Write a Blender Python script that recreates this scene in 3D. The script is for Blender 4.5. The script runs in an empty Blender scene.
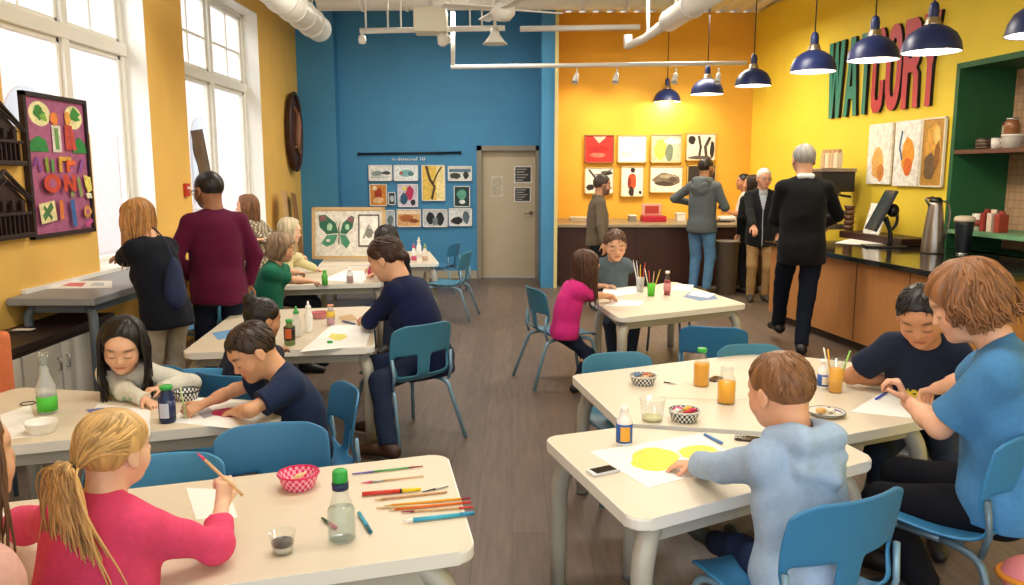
import bpy, bmesh, math, random
import numpy as np
from mathutils import Vector, Matrix
import openvdb
C = bpy.context.scene.collection
PI = math.pi
R_ = math.radians
# ------------------------------------------------------------------ camera model
F = 800.0; CH = 1.53; PT = math.atan(120 / F); CP, SP = math.cos(PT), math.sin(PT)
def ray(px, py):
    x = (px - 512) / F; y = -(py - 292.5) / F
    return Vector((x, CP + y * SP, y * CP - SP))
def at_z(px, py, z):
    d = ray(px, py); t = (z - CH) / d.z
    return Vector((d.x * t, d.y * t, z))
def at_y(px, py, Y):
    d = ray(px, py); t = Y / d.y
    return Vector((d.x * t, Y, CH + d.z * t))
def at_x(px, py, X):
    d = ray(px, py); t = X / d.x
    return Vector((X, d.y * t, CH + d.z * t))
# ------------------------------------------------------------------ materials
_m = {}
def lin(c):
    if isinstance(c, str):
        c = tuple(int(c[i:i + 2], 16) / 255 for i in (0, 2, 4))
    return tuple(((v / 12.92) if v <= .04045 else ((v + .055) / 1.055) ** 2.4) for v in c[:3])
def mat(name, col='808080', rough=.5, metal=0, noise=0, nscale=20, bump=0, bscale=60, attr=False, sss=0, trans=0,
        alpha=1, emit=0, sheen=0, spec=.5, ior=1.45, coat=0, stretch=(1, 1, 1)):
    if name in _m: return _m[name]
    m = bpy.data.materials.new(name); m.use_nodes = True; _m[name] = m
    nt = m.node_tree; b = nt.nodes['Principled BSDF']; b.distribution = 'GGX'
    c = lin(col) + (1,)
    b.inputs['Base Color'].default_value = c
    b.inputs['Roughness'].default_value = rough; b.inputs['Metallic'].default_value = metal
    b.inputs['Specular IOR Level'].default_value = spec; b.inputs['IOR'].default_value = ior
    b.inputs['Transmission Weight'].default_value = trans; b.inputs['Alpha'].default_value = alpha
    b.inputs['Coat Weight'].default_value = coat
    if sheen: b.inputs['Sheen Weight'].default_value = sheen
    if sss:
        b.inputs['Subsurface Weight'].default_value = sss
        b.inputs['Subsurface Radius'].default_value = (.9, .35, .2); b.inputs['Subsurface Scale'].default_value = .012
    if emit:
        b.inputs['Emission Color'].default_value = c; b.inputs['Emission Strength'].default_value = emit
    tc = nt.nodes.new('ShaderNodeTexCoord'); mp = nt.nodes.new('ShaderNodeMapping'); mp.inputs['Scale'].default_value = stretch
    nt.links.new(tc.outputs['Object'], mp.inputs['Vector'])
    src = None
    if attr:
        a = nt.nodes.new('ShaderNodeAttribute'); a.attribute_name = 'Col'; src = a.outputs['Color']
        nt.links.new(src, b.inputs['Base Color'])
    if noise:
        n = nt.nodes.new('ShaderNodeTexNoise'); n.inputs['Scale'].default_value = nscale; n.inputs['Detail'].default_value = 4
        nt.links.new(mp.outputs[0], n.inputs['Vector'])
        r = nt.nodes.new('ShaderNodeMapRange'); r.inputs[1].default_value = .3; r.inputs[2].default_value = .7
        r.inputs[3].default_value = 1 - noise; r.inputs[4].default_value = 1 + noise
        nt.links.new(n.outputs['Fac'], r.inputs[0])
        v = nt.nodes.new('ShaderNodeVectorMath'); v.operation = 'SCALE'
        if src: nt.links.new(src, v.inputs[0])
        else: v.inputs[0].default_value = c[:3]
        nt.links.new(r.outputs[0], v.inputs['Scale']); nt.links.new(v.outputs[0], b.inputs['Base Color'])
    if bump:
        n = nt.nodes.new('ShaderNodeTexNoise'); n.inputs['Scale'].default_value = bscale; n.inputs['Detail'].default_value = 3
        nt.links.new(mp.outputs[0], n.inputs['Vector'])
        bp = nt.nodes.new('ShaderNodeBump'); bp.inputs['Strength'].default_value = bump; bp.inputs['Distance'].default_value = .01
        nt.links.new(n.outputs['Fac'], bp.inputs['Height']); nt.links.new(bp.outputs[0], b.inputs['Normal'])
    return m
def thinglass(name, tint='FFFFFF', ior=1.4, milk=0, milkcol='E8ECEC', rough=.04):
    if name in _m: return _m[name]
    m = bpy.data.materials.new(name); m.use_nodes = True; _m[name] = m; nt = m.node_tree; out = nt.nodes['Material Output']; b = nt.nodes['Principled BSDF']
    b.inputs['Base Color'].default_value = lin(milkcol) + (1,); b.inputs['Roughness'].default_value = .4
    t = nt.nodes.new('ShaderNodeBsdfTransparent'); t.inputs[0].default_value = lin(tint) + (1,); g = nt.nodes.new('ShaderNodeBsdfGlossy'); g.inputs['Roughness'].default_value = rough
    lw_ = nt.nodes.new('ShaderNodeLayerWeight'); lw_.inputs[0].default_value = .12; fr = nt.nodes.new('ShaderNodeMapRange'); fr.inputs[3].default_value = .03; fr.inputs[4].default_value = .6; nt.links.new(lw_.outputs['Facing'], fr.inputs[0]); mx = nt.nodes.new('ShaderNodeMixShader'); nt.links.new(fr.outputs[0], mx.inputs[0]); nt.links.new(t.outputs[0], mx.inputs[1]); nt.links.new(g.outputs[0], mx.inputs[2])
    m2 = nt.nodes.new('ShaderNodeMixShader'); m2.inputs[0].default_value = milk; nt.links.new(mx.outputs[0], m2.inputs[1]); nt.links.new(b.outputs[0], m2.inputs[2]); nt.links.new(m2.outputs[0], out.inputs[0]); return m
def vmat(name, **k):       # material that reads the vertex colours
    return mat(name, attr=True, **k)
# ------------------------------------------------------------------ mesh helpers
def link(name, me, m=None, parent=None, smooth=False):
    o = bpy.data.objects.new(name, me); C.objects.link(o)
    if m is not None and not me.materials: me.materials.append(m)
    if parent is not None: o.parent = parent
    if smooth: me.shade_smooth()
    return o
def tag(o, label=None, cat=None, group=None, kind=None):
    if label: o['label'] = label
    if cat: o['category'] = cat
    if group: o['group'] = group
    if kind: o['kind'] = kind
    return o
def empty(name, loc=(0, 0, 0), rz=0, label=None, cat=None, group=None):
    o = bpy.data.objects.new(name, None); C.objects.link(o); o.location = loc; o.rotation_euler = (0, 0, rz)
    o.empty_display_size = .05
    return tag(o, label, cat, group)
def kids(o): return [x for x in C.objects if x.parent == o]
def dup(root, loc, rz, label=None, group=None, scale=None):
    r = root.copy(); C.objects.link(r); r.location = loc; r.rotation_euler = (0, 0, rz)
    if scale: r.scale = scale
    if label: r['label'] = label
    if group: r['group'] = group
    for ch in kids(root):
        c = ch.copy(); C.objects.link(c); c.parent = r
        for g in kids(ch):
            d = g.copy(); C.objects.link(d); d.parent = c
    return r
class MB:
    """collects shapes for ONE mesh"""
    def __init__(s): s.bm = bmesh.new(); s.mats = []; s.col = s.bm.loops.layers.float_color.new('Col')
    def _fin(s, vs, M, mi, smooth, color=None):
        if M is not None:
            for v in vs: v.co = M @ v.co
        fs = set(f for v in vs for f in v.link_faces)
        for f in fs:
            f.material_index = mi; f.smooth = smooth
            if color:
                for l in f.loops: l[s.col] = tuple(color) + (1,)
    def box(s, lo, hi, M=None, mi=0, bevel=0, seg=2, color=None):
        r = bmesh.ops.create_cube(s.bm, size=1); vs = r['verts']
        for v in vs:
            v.co = Vector([lo[i] + (hi[i] - lo[i]) * (v.co[i] + .5) for i in range(3)])
        if bevel:
            es = list(set(e for v in vs for e in v.link_edges))
            r = bmesh.ops.bevel(s.bm, geom=vs + es, offset=bevel, segments=seg, affect='EDGES', profile=.5)
            vs = list(set(v for f in r['faces'] for v in f.verts) | set(v for v in vs if v.is_valid))
        s._fin(vs, M, mi, False, color); return s
    def lathe(s, prof, n=24, M=None, mi=0, smooth=True, color=None, cap=True):
        rings = []; allv = []
        for (r, z) in prof:
            if r < 1e-6:
                v = s.bm.verts.new((0, 0, z)); rings.append([v]); allv.append(v)
            else:
                ring = [s.bm.verts.new((r * math.cos(2 * PI * i / n), r * math.sin(2 * PI * i / n), z)) for i in range(n)]
                rings.append(ring); allv += ring
        for a, b in zip(rings, rings[1:]):
            for i in range(n):
                j = (i + 1) % n
                if len(a) == 1 and len(b) == 1: continue
                if len(a) == 1: s.bm.faces.new((a[0], b[j], b[i]))
                elif len(b) == 1: s.bm.faces.new((a[i], a[j], b[0]))
                else: s.bm.faces.new((a[i], a[j], b[j], b[i]))
        s._fin(allv, M, mi, smooth, color); return s
    def tube(s, pts, r, n=10, mi=0, closed=False, color=None, flat=1.0, caps=True):
        pts = [Vector(p) for p in pts]; k = len(pts)
        rr = [float(x) for x in r] if isinstance(r, (list, tuple)) else [float(r)] * k
        rings = []; allv = []
        up = None
        for i, p in enumerate(pts):
            a = pts[i - 1] if (i > 0 or closed) else p; b = pts[(i + 1) % k] if (i < k - 1 or closed) else p
            t = (b - a)
            if t.length < 1e-9: t = Vector((0, 0, 1))
            t.normalize()
            if up is None:
                up = Vector((0, 0, 1)) if abs(t.z) < .9 else Vector((1, 0, 0))
            side = t.cross(up)
            if side.length < 1e-6: side = t.orthogonal()
            side.normalize(); up = side.cross(t).normalized()
            ring = [s.bm.verts.new(p + rr[i] * (math.cos(2 * PI * j / n) * side + flat * math.sin(2 * PI * j / n) * up)) for j in range(n)]
            rings.append(ring); allv += ring
        seq = list(zip(rings, rings[1:])) + ([(rings[-1], rings[0])] if closed else [])
        for a, b in seq:
            for j in range(n): s.bm.faces.new((a[j], a[(j + 1) % n], b[(j + 1) % n], b[j]))
        if not closed and caps:
            s.bm.faces.new(rings[0][::-1]); s.bm.faces.new(rings[-1])
        s._fin(allv, None, mi, True, color); return s
    def prism(s, poly, z0, z1, M=None, mi=0, bevel=0, smooth=False, color=None, seg=2):
        lo = [s.bm.verts.new((p[0], p[1], z0)) for p in poly]; hi = [s.bm.verts.new((p[0], p[1], z1)) for p in poly]
        n = len(poly)
        fs = [s.bm.faces.new(lo[::-1]), s.bm.faces.new(hi)]
        for i in range(n): fs.append(s.bm.faces.new((lo[i], lo[(i + 1) % n], hi[(i + 1) % n], hi[i])))
        vs = lo + hi
        if bevel:
            es = list(set(fs[0].edges) | set(fs[1].edges))
            r = bmesh.ops.bevel(s.bm, geom=es, offset=bevel, segments=seg, affect='EDGES', profile=.5)
            vs = list(set(v for f in r['faces'] for v in f.verts) | set(v for v in vs if v.is_valid))
        s._fin(vs, M, mi, smooth, color); return s
    def ell(s, c, r, M=None, mi=0, u=16, v=10, color=None):
        q = bmesh.ops.create_uvsphere(s.bm, u_segments=u, v_segments=v, radius=1)['verts']
        for x in q: x.co = Vector((c[0] + x.co.x * r[0], c[1] + x.co.y * r[1], c[2] + x.co.z * r[2]))
        s._fin(q, M, mi, True, color); return s
    def quad(s, pts, mi=0, color=None):
        vs = [s.bm.verts.new(p) for p in pts]; s.bm.faces.new(vs); s._fin(vs, None, mi, False, color); return s
    def build(s, name, ms, parent=None, loc=None, rot=None):
        me = bpy.data.meshes.new(name)
        bmesh.ops.recalc_face_normals(s.bm, faces=s.bm.faces[:])
        s.bm.to_mesh(me); s.bm.free()
        for m in (ms if isinstance(ms, (list, tuple)) else [ms]): me.materials.append(m)
        o = bpy.data.objects.new(name, me); C.objects.link(o)
        if parent is not None: o.parent = parent
        if loc is not None: o.location = loc
        if rot is not None: o.rotation_euler = rot
        return o
def roundpoly(pts, rad, seg=6):
    out = []; n = len(pts)
    for i in range(n):
        p = Vector(pts[i][:2]); a = Vector(pts[i - 1][:2]); b = Vector(pts[(i + 1) % n][:2])
        da = (a - p).normalized(); db = (b - p).normalized()
        ang = da.angle(db); t = rad / math.tan(ang / 2); ctr = p + (da + db).normalized() * (rad / math.sin(ang / 2))
        s0 = p + da * t - ctr; s1 = p + db * t - ctr
        for k in range(seg + 1):
            v = s0.lerp(s1, k / seg).normalized() * rad
            out.append((ctr + v)[:])
    return out
def xf(loc=(0, 0, 0), rx=0, ry=0, rz=0):
    return Matrix.Translation(loc) @ Matrix.Rotation(rz, 4, 'Z') @ Matrix.Rotation(ry, 4, 'Y') @ Matrix.Rotation(rx, 4, 'X')
def bez(p0, p1, p2, p3, n=10):
    p0, p1, p2, p3 = map(Vector, (p0, p1, p2, p3)); o = []
    for i in range(n + 1):
        t = i / n; o.append((1 - t) ** 3 * p0 + 3 * t * (1 - t) ** 2 * p1 + 3 * t * t * (1 - t) * p2 + t ** 3 * p3)
    return o
# ------------------------------------------------------------------ smooth implicit surfaces for bodies and clothes
def V(*a): return np.array(a if len(a) > 1 else a[0], dtype=float)
def cone(a, b, ra, rb, k=.02, clip=None, op=1, sc=None): return dict(t='c', a=V(a), b=V(b), ra=ra, rb=rb, k=k, clip=clip, op=op)
def elli(c, r, R=None, k=.03, op=1, clip=None): return dict(t='e', c=V(c), r=V(r), R=np.eye(3) if R is None else R, k=k, op=op, clip=clip)
def pbox(p):
    if p['t'] == 'c':
        m = max(p['ra'], p['rb']); return np.minimum(p['a'], p['b']) - m, np.maximum(p['a'], p['b']) + m
    if p['t'] == 'e':
        m = np.abs(p['R']) @ p['r']; return p['c'] - m, p['c'] + m
    return p['lo'], p['hi']
def peval(p, X, Y, Z):
    if p['t'] == 'c':
        a, b = p['a'], p['b']; ab = b - a; l2 = float(ab @ ab) + 1e-12
        x, y, z = X - a[0], Y - a[1], Z - a[2]
        t = np.clip((x * ab[0] + y * ab[1] + z * ab[2]) / l2, 0, 1)
        d = np.sqrt((x - t * ab[0]) ** 2 + (y - t * ab[1]) ** 2 + (z - t * ab[2]) ** 2) - (p['ra'] + (p['rb'] - p['ra']) * t)
    elif p['t'] == 'e':
        x, y, z = X - p['c'][0], Y - p['c'][1], Z - p['c'][2]; R = p['R']; r = p['r']
        q = [(x * R[0, i] + y * R[1, i] + z * R[2, i]) / r[i] for i in range(3)]
        k0 = np.sqrt(q[0] ** 2 + q[1] ** 2 + q[2] ** 2); k1 = np.sqrt((q[0] / r[0]) ** 2 + (q[1] / r[1]) ** 2 + (q[2] / r[2]) ** 2) + 1e-9
        d = k0 * (k0 - 1) / k1
    else: d = p['f'](X, Y, Z)
    if p.get('clip') is not None:
        for (o, n) in p['clip']:           # keep the side the normal points away from
            d = np.maximum(d, (X - o[0]) * n[0] + (Y - o[1]) * n[1] + (Z - o[2]) * n[2])
    return d
def implicit(name, prims, vs, m, parent, disp=None, color=None, clip=None, loc=None):
    lo = np.min([pbox(p)[0] for p in prims if p['op'] > 0], axis=0) - 3 * vs
    hi = np.max([pbox(p)[1] for p in prims if p['op'] > 0], axis=0) + 3 * vs
    n = np.ceil((hi - lo) / vs).astype(int) + 1
    ax = [(lo[i] + vs * np.arange(n[i])).astype(np.float32) for i in range(3)]
    D = np.full(n, .06, np.float32)
    for p in prims:
        a, b = pbox(p); k = p['k']; mg = k + 3 * vs
        i0 = np.clip(np.floor((a - mg - lo) / vs).astype(int), 0, n - 1); i1 = np.clip(np.ceil((b + mg - lo) / vs).astype(int) + 1, 1, n)
        if np.any(i1 <= i0): continue
        sl = tuple(slice(i0[i], i1[i]) for i in range(3))
        d = peval(p, ax[0][sl[0]][:, None, None], ax[1][sl[1]][None, :, None], ax[2][sl[2]][None, None, :])
        c = D[sl]
        if p['op'] > 0:
            h = np.maximum(k - np.abs(c - d), 0) / k; D[sl] = np.minimum(c, d) - h * h * k * .25
        else:
            d = -d; h = np.maximum(k - np.abs(c - d), 0) / k; D[sl] = np.maximum(c, d) + h * h * k * .25
    X, Y, Z = ax[0][:, None, None], ax[1][None, :, None], ax[2][None, None, :]
    if disp is not None: D = D + disp(X, Y, Z)
    if clip is not None:
        for (o, nn) in clip: D = np.maximum(D, (X - o[0]) * nn[0] + (Y - o[1]) * nn[1] + (Z - o[2]) * nn[2])
    D[0] = D[-1] = .05; D[:, 0] = D[:, -1] = .05; D[:, :, 0] = D[:, :, -1] = .05
    g = openvdb.FloatGrid(1.0); g.copyFromArray(D.astype(np.float64))
    pts, quads = g.convertToQuads(0.0)
    pts = pts * vs + lo
    me = bpy.data.meshes.new(name)
    me.vertices.add(len(pts)); me.vertices.foreach_set('co', pts.astype(np.float32).ravel())
    nq = len(quads); me.loops.add(nq * 4); me.polygons.add(nq)
    q = quads[:, ::-1].astype(np.int32)
    me.loops.foreach_set('vertex_index', q.ravel()); me.polygons.foreach_set('loop_start', np.arange(0, nq * 4, 4, dtype=np.int32))
    me.update(calc_edges=True); me.validate()
    if color is not None:
        ca = me.color_attributes.new('Col', 'FLOAT_COLOR', 'POINT')
        col = np.ones((len(pts), 4), np.float32); col[:, :3] = color(pts); ca.data.foreach_set('color', col.ravel())
    me.shade_smooth()
    o = link(name, me, m, parent)
    if loc is not None: o.location = loc
    return o
def folds(amp, s=1.0, seed=0, dirz=.6):
    r = np.random.RandomState(seed); ks = []
    for i in range(5):
        d = r.normal(size=3); d[2] *= dirz; d /= np.linalg.norm(d); ks.append((d * r.uniform(18, 55) * s, r.uniform(0, 6.28), r.uniform(.4, 1)))
    def f(X, Y, Z):
        a = 0
        for k, ph, w in ks: a = a + w * np.sin(X * k[0] + Y * k[1] + Z * k[2] + ph + 1.3 * np.sin(X * k[1] * .4 + Z * k[2] * .5 + ph))
        return (amp * .35) * a
    return f
# ------------------------------------------------------------------ people
def nrm(v): v = np.asarray(v, float); return v / (np.linalg.norm(v) + 1e-12)
def rotm(yaw=0, pitch=0, roll=0):
    cy, sy = math.cos(R_(yaw)), math.sin(R_(yaw)); a = -R_(pitch); cx, sx = math.cos(a), math.sin(a); cr, sr = math.cos(R_(roll)), math.sin(R_(roll))
    Rz = np.array([[cy, -sy, 0], [sy, cy, 0], [0, 0, 1]]); Rx = np.array([[1, 0, 0], [0, cx, -sx], [0, sx, cx]]); Ry = np.array([[cr, 0, sr], [0, 1, 0], [-sr, 0, cr]])
    return Rz @ Rx @ Ry
def ik(a, t, l1, l2, pole):
    a = V(a); t = V(t); d = t - a; L = np.linalg.norm(d); u = d / (L + 1e-9); L = min(L, (l1 + l2) * .995); L = max(L, abs(l1 - l2) + .01)
    t = a + u * L
    x = (l1 * l1 - l2 * l2 + L * L) / (2 * L); h = math.sqrt(max(l1 * l1 - x * x, 0))
    p = V(pole); p = p - u * (p @ u); p = nrm(p)
    return a + u * x + p * h, t
def hand_prims(W, d, n, L, side, curl=25, spread=1.0, thumb=40):
    """palm and five fingers; d = finger direction, n = palm normal (the way the palm faces), side = +1 right"""
    d = nrm(d); n = nrm(n - d * (n @ d)); s = np.cross(d, n) * side      # s points to the thumb side
    P = []; r = L * .052
    base = [W + d * L * .46 + s * L * o for o in (.155, .052, -.052, -.15)]
    for i, (b, l) in enumerate(zip(base, (.43, .48, .45, .35))):
        P.append(cone(W + s * L * (.10 - .066 * i) + d * L * .03, b, r * 1.35, r * 1.15, k=.008))
        fd = nrm(d + s * spread * (.10 - .065 * i)); q = b; c = 0
        for j, (f, rr) in enumerate(((.45, 1.0), (.31, .9), (.24, .8))):
            c += R_(curl * (.75 + .12 * i)) * (1, 1.15, .8)[j]
            v = fd * math.cos(c) + n * math.sin(c); e = q + v * l * L * f
            P.append(cone(q, e, r * rr, r * rr * .92, k=.003)); q = e
    tb = W + s * L * .13 + d * L * .10; t1 = tb + nrm(d * .75 + s * .75 + n * .35) * L * .22
    t2 = t1 + nrm(d * math.cos(R_(thumb)) + n * math.sin(R_(thumb)) + s * .25) * L * .17; t3 = t2 + nrm(d + n * .5 * math.sin(R_(thumb)) * 2 - s * .15) * L * .13
    P += [cone(tb, t1, r * 1.5, r * 1.25, k=.008), cone(t1, t2, r * 1.2, r * 1.0, k=.003), cone(t2, t3, r, r * .85, k=.003)]
    return P
SKIN = dict(fair='E9BFA3', light='E2B090', tan='C98F68', brown='7A4D35', pink='E8B49C')
def person(loc, yaw, h, label, child=False, w=1.0, sit=None, a0=0, a1=0, sl=0, tw=0, head=(0, 0, 0), neckfwd=0, hands=None, poles=None, palm=None, curl=(28, 28),
           feet=None, legpole=None, skin='light', top='808080', topkind='tee', topmat=None, topoff=.010, sleeve=None, hem=.02, bottom='303848', pants=True, shoe='202020', hair='3A2A20', style='short',
           vs=.008, eyes='down', sex='m', local=False, hairseed=1, legs=True, name='person', prints=None, handdir=None, headscale=1.0, bmat=None, collar=None, shortbeard=None, patt=None, hemlen=.0, at=None):
    """sit = height of the seat surface or None for standing. hands/feet are world points unless local"""
    if not child: headscale *= 1.1
    if at is not None:      # at = where the middle of the head is, world coordinates
        for it in range(6):
            Hh = (.165 if child else .137) * h * headscale
            if child and h > 1.35: Hh = .15 * h * headscale
            hz_ = (sit + .062 * h) if sit is not None else ((.475 if child else .525) * h) * .985
            S = .315 * h if child else .325 * h
            up_ = lambda a: nrm(V(math.sin(R_(sl)), math.sin(R_(a)), math.cos(R_(a))))
            nk = V(0, 0, hz_) + up_(a0) * .45 * S + up_(a1) * .55 * S
            c_ = nk + nrm(up_(a1) + V(0, .25 + neckfwd, .35)) * .045 * h - rotm(*head) @ V(0, -.10, .10) * Hh + rotm(*head) @ V(0, -.03, .55) * Hh
            s0 = sit or 0
            h = h * (at[2] - s0) / (c_[2] - s0) if it < 5 else h
        c, s_ = math.cos(R_(yaw)), math.sin(R_(yaw))
        loc = (at[0] - (c * c_[0] - s_ * c_[1]), at[1] - (s_ * c_[0] + c * c_[1]))
        print('PERSON h=%.2f loc=%.2f %.2f | %s' % (h, loc[0], loc[1], label))
    yawr = R_(yaw); root = empty(name, (loc[0], loc[1], 0), yawr, label, 'person')
    cz, sz = math.cos(-yawr), math.sin(-yawr)
    def loc_(p):
        if local: return V(p)
        x, y = p[0] - loc[0], p[1] - loc[1]; return V(x * cz - y * sz, x * sz + y * cz, p[2])
    Hh = (.165 if child else .137) * h * headscale
    if child and h > 1.35: Hh = .15 * h * headscale
    th, sh_, an = (.225 * h, .205 * h, .045 * h) if child else (.245 * h, .235 * h, .045 * h)
    hipz = (sit + .062 * h) if sit is not None else (th + sh_ + an) * .985
    S = .315 * h if child else .325 * h
    P = V(0, 0, hipz)
    def up(a): return nrm(V(math.sin(R_(sl)), math.sin(R_(a)), math.cos(R_(a))))
    u0, u1 = up(a0), up(a1)
    mid = P + u0 * .45 * S; neck = mid + u1 * .55 * S
    t = R_(tw); rt = nrm(V(math.cos(t), math.sin(t), 0)); rt = nrm(rt - u1 * (rt @ u1)); fw = np.cross(u1, rt); RC = np.array([rt, fw, u1]).T
    rp = V(1, 0, 0); rp = nrm(rp - u0 * (rp @ u0)); RP = np.array([rp, np.cross(u0, rp), u0]).T
    shw = (.088 if child else (.098 if sex == 'm' else .088)) * h * (1 + (w - 1) * .6)
    SH = [neck - u1 * .035 * h + rt * shw * s for s in (-1, 1)]
    HR = rotm(*head); un = nrm(u1 + V(0, .25 + neckfwd, .35))
    hb = neck + un * .045 * h
    O = hb - HR @ V(0, -.10, .10) * Hh
    def HP(x, y, z): return O + HR @ V(x, y, z) * Hh
    hip = [P + V(s * .052 * h * w, 0, 0) for s in (-1, 1)]
    g = h / 1.7
    # --- limbs
    ua, fa, hl = .165 * h, .145 * h, .103 * h
    El, Wr, Hd = [], [], []
    hands = hands or [None, None]
    for i, s in enumerate((-1, 1)):
        tgt = loc_(hands[i]) if hands[i] is not None else SH[i] + V(s * .05, .02, -.29 * h)
        pole = V((poles[i] if poles and poles[i] is not None else (s * .6, -.6, -.5)))
        e, wv = ik(SH[i], tgt, ua, fa, pole); El.append(e); Wr.append(wv)
        Hd.append(nrm(handdir[i]) if handdir and handdir[i] is not None else nrm(wv - e))
    Kn, An = [], []
    feet = feet or [None, None]
    for i, s in enumerate((-1, 1)):
        if feet[i] is not None: tgt = loc_(feet[i])
        elif sit is not None: tgt = V(s * .07 * h, th * .95, an)
        else: tgt = V(s * .055 * h, 0, an)
        pole = V(legpole[i]) if legpole and legpole[i] is not None else (V(s * .12, 1, 0) if sit is None else V(s * .2, .5, 1))
        k_, a_ = ik(hip[i], tgt, th, sh_, pole); Kn.append(k_); An.append(a_)
    wf = 1 + (w - 1) * .5
    def torso(o, low=True):
        q = [elli(neck - u1 * .125 * h, V(.092 * h * w + o, .062 * h * w + o, .125 * h + o), RC, k=.04),
             elli(P + u0 * .14 * h, V(.079 * h * w + o, .060 * h * w + o, .10 * h), RP, k=.05),
             cone(SH[0] + rt * .012, SH[1] - rt * .012, .029 * h + o, .029 * h + o, k=.035),
             cone(SH[0] + rt * .03 * h + u1 * .01 * h, neck + u1 * .012 * h, .024 * h + o, .024 * h + o * .6, k=.03), cone(SH[1] - rt * .03 * h + u1 * .01 * h, neck + u1 * .012 * h, .024 * h + o, .024 * h + o * .6, k=.03),
             elli(neck - u1 * .07 * h + fw * -.012 * h, V(.085 * h * w + o, .045 * h + o, .06 * h + o), RC, k=.04)]
        if sex == 'f' and not child: q += [elli(neck - u1 * .135 * h + fw * .05 * h + rt * s * .042 * h, V(.04, .035, .042) * h + o, RC, k=.03) for s in (-1, 1)]
        if low: q.append(elli(P + u0 * .015 * h, V(.087 * h * w + o, .064 * h * w + o, .07 * h + o), RP, k=.04))
        return q
    def arm(i, o, to=2.0, fromt=0):
        q = []; s, e, wv = SH[i], El[i], Wr[i]
        u = nrm(e - s); 
        if to <= 1: q.append(cone(s, s + (e - s) * min(to + .15, 1.1), .030 * h * wf + o, .027 * h * wf + o * 1.3, k=.03, clip=[(s + (e - s) * to, u)]))
        else:
            q.append(cone(s, e, .0295 * h * wf + o, .0225 * h * wf + o, k=.03))
            f = nrm(wv - e); tt = to - 1
            if tt >= .99: q += [cone(e, wv, .0235 * h * wf + o, .0155 * h + o, k=.02)] if o == 0 else [cone(e, wv - f * .002, .0235 * h * wf + o, .0165 * h + o, k=.02, clip=[(wv - f * .005 * g, f)])]
            else: q.append(cone(e, wv, .0235 * h * wf + o, .0165 * h + o * 1.1, k=.02, clip=[(e + (wv - e) * tt, f)]))
            if o == 0: q.append(cone(e + f * .05 * h, e + f * .07 * h, .0225 * h, .021 * h, k=.02))
        return q
    def leg(i, o, to=2.0):
        a, k_, n_ = hip[i], Kn[i], An[i]; q = []
        q.append(cone(a, k_, .048 * h * w + o, .034 * h * wf + o, k=.03))
        f = nrm(n_ - k_)
        if to >= 2:
            q.append(cone(k_, n_, .034 * h * wf + o, (.021 * h if o == 0 else .027 * h + o), k=.02, clip=None if o == 0 else [(n_ - f * .0, f)]))
            if o == 0: q.append(cone(k_ + f * .05 * h, k_ + f * .09 * h, .032 * h, .028 * h, k=.02))
        elif to > 1: q.append(cone(k_, n_, .036 * h * wf + o, .034 * h + o, k=.02, clip=[(k_ + (n_ - k_) * (to - 1), f)]))
        return q
    # --- skin
    B = torso(0, True)
    B.append(cone(neck - un * .03 * h, hb + un * .02 * h, .031 * h * (wf if not child else .85), .028 * h * (wf if not child else .85), k=.03))
    for i in (0, 1):
        B += arm(i, 0)
        pn = V(palm[i]) if palm and palm[i] is not None else V(0, 0, -1)
        B += hand_prims(Wr[i], Hd[i], pn, hl, (1 if i == 1 else -1) * -1, curl=curl[i])
        if legs: B += leg(i, 0)
    hq = lambda x, y, z, a, b, c, k=.1, op=1: elli(HP(x, y, z), V(a, b, c) * Hh, HR, k=k * Hh, op=op)
    hc = lambda a, b, ra, rb, k=.05: cone(HP(*a), HP(*b), ra * Hh, rb * Hh, k=k * Hh)
    cw = 1.04 if child else 1.0; jw = (1.05 if child else (1.0 if sex == 'm' else .92))
    B += [hq(0, -.05, .62, .335 * cw, .41, .375), hq(0, .12, .34, .27 * jw, .27, .27, .14), hq(0, .20, .15, .15 * jw, .16, .13, .14),
          hc((0, -.12, .30), (0, -.12, .05), .22, .22, .12), hq(.15, .21, .36, .13, .13, .13, .1), hq(-.15, .21, .36, .13, .13, .13, .1),
          hq(0, .26, .62, .22, .12, .10, .1)]
    B += [hq(s * .15, .42, .475, .085, .07, .055, .06, -1) for s in (-1, 1)]
    B += [hq(s * .145, .315, .475, .075, .068, .065, .02) for s in (-1, 1)]
    nl = .42 if child else .45
    B += [hc((0, .35, .50), (0, nl, .375), .028, .046, .05), hq(.04, .39, .36, .035, .035, .03, .03), hq(-.04, .39, .36, .035, .035, .03, .03)]
    B += [hq(0, .345, .245, .085, .05, .026, .025), hq(0, .335, .205, .07, .05, .028, .03), hq(0, .385, .225, .09, .05, .006, .01, -1), hq(0, .31, .105, .07, .06, .06, .06)]
    for s in (-1, 1):
        B += [hq(s * .345 * cw, -.02, .46, .035, .085, .125, .03), hq(s * .385 * cw, .0, .47, .02, .05, .08, .02, -1), hq(s * .34 * cw, .0, .36, .03, .04, .05, .02)]
    base = np.array(lin(SKIN.get(skin, skin))); hcol = np.array(lin(hair)); lipc = base * V(.82, .48, .5); dark = np.array(lin('2A1A14'))
    def scol(p):
        q = ((p - O) @ HR) / Hh; x, y, z = q[:, 0], q[:, 1], q[:, 2]; ax = np.abs(x)
        c = np.tile(base, (len(p), 1)); fr = (y > .12) & (ax < .4) & (z > 0) & (z < 1)
        def mix(c, m, col): m = (m * fr)[:, None]; return c * (1 - m) + col * m
        c = mix(c, .35 * np.exp(-((ax - .2) / .09) ** 2 - ((z - .34) / .08) ** 2), base * V(1.0, .6, .58))
        c = mix(c, np.clip(1.5 * np.exp(-(x / .10) ** 4 - ((z - .226) / .038) ** 2), 0, 1) * (y > .28), lipc)
        c = mix(c, .95 * np.exp(-(x / .085) ** 4 - ((z - .226) / .010) ** 2), lipc * .45)
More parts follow.
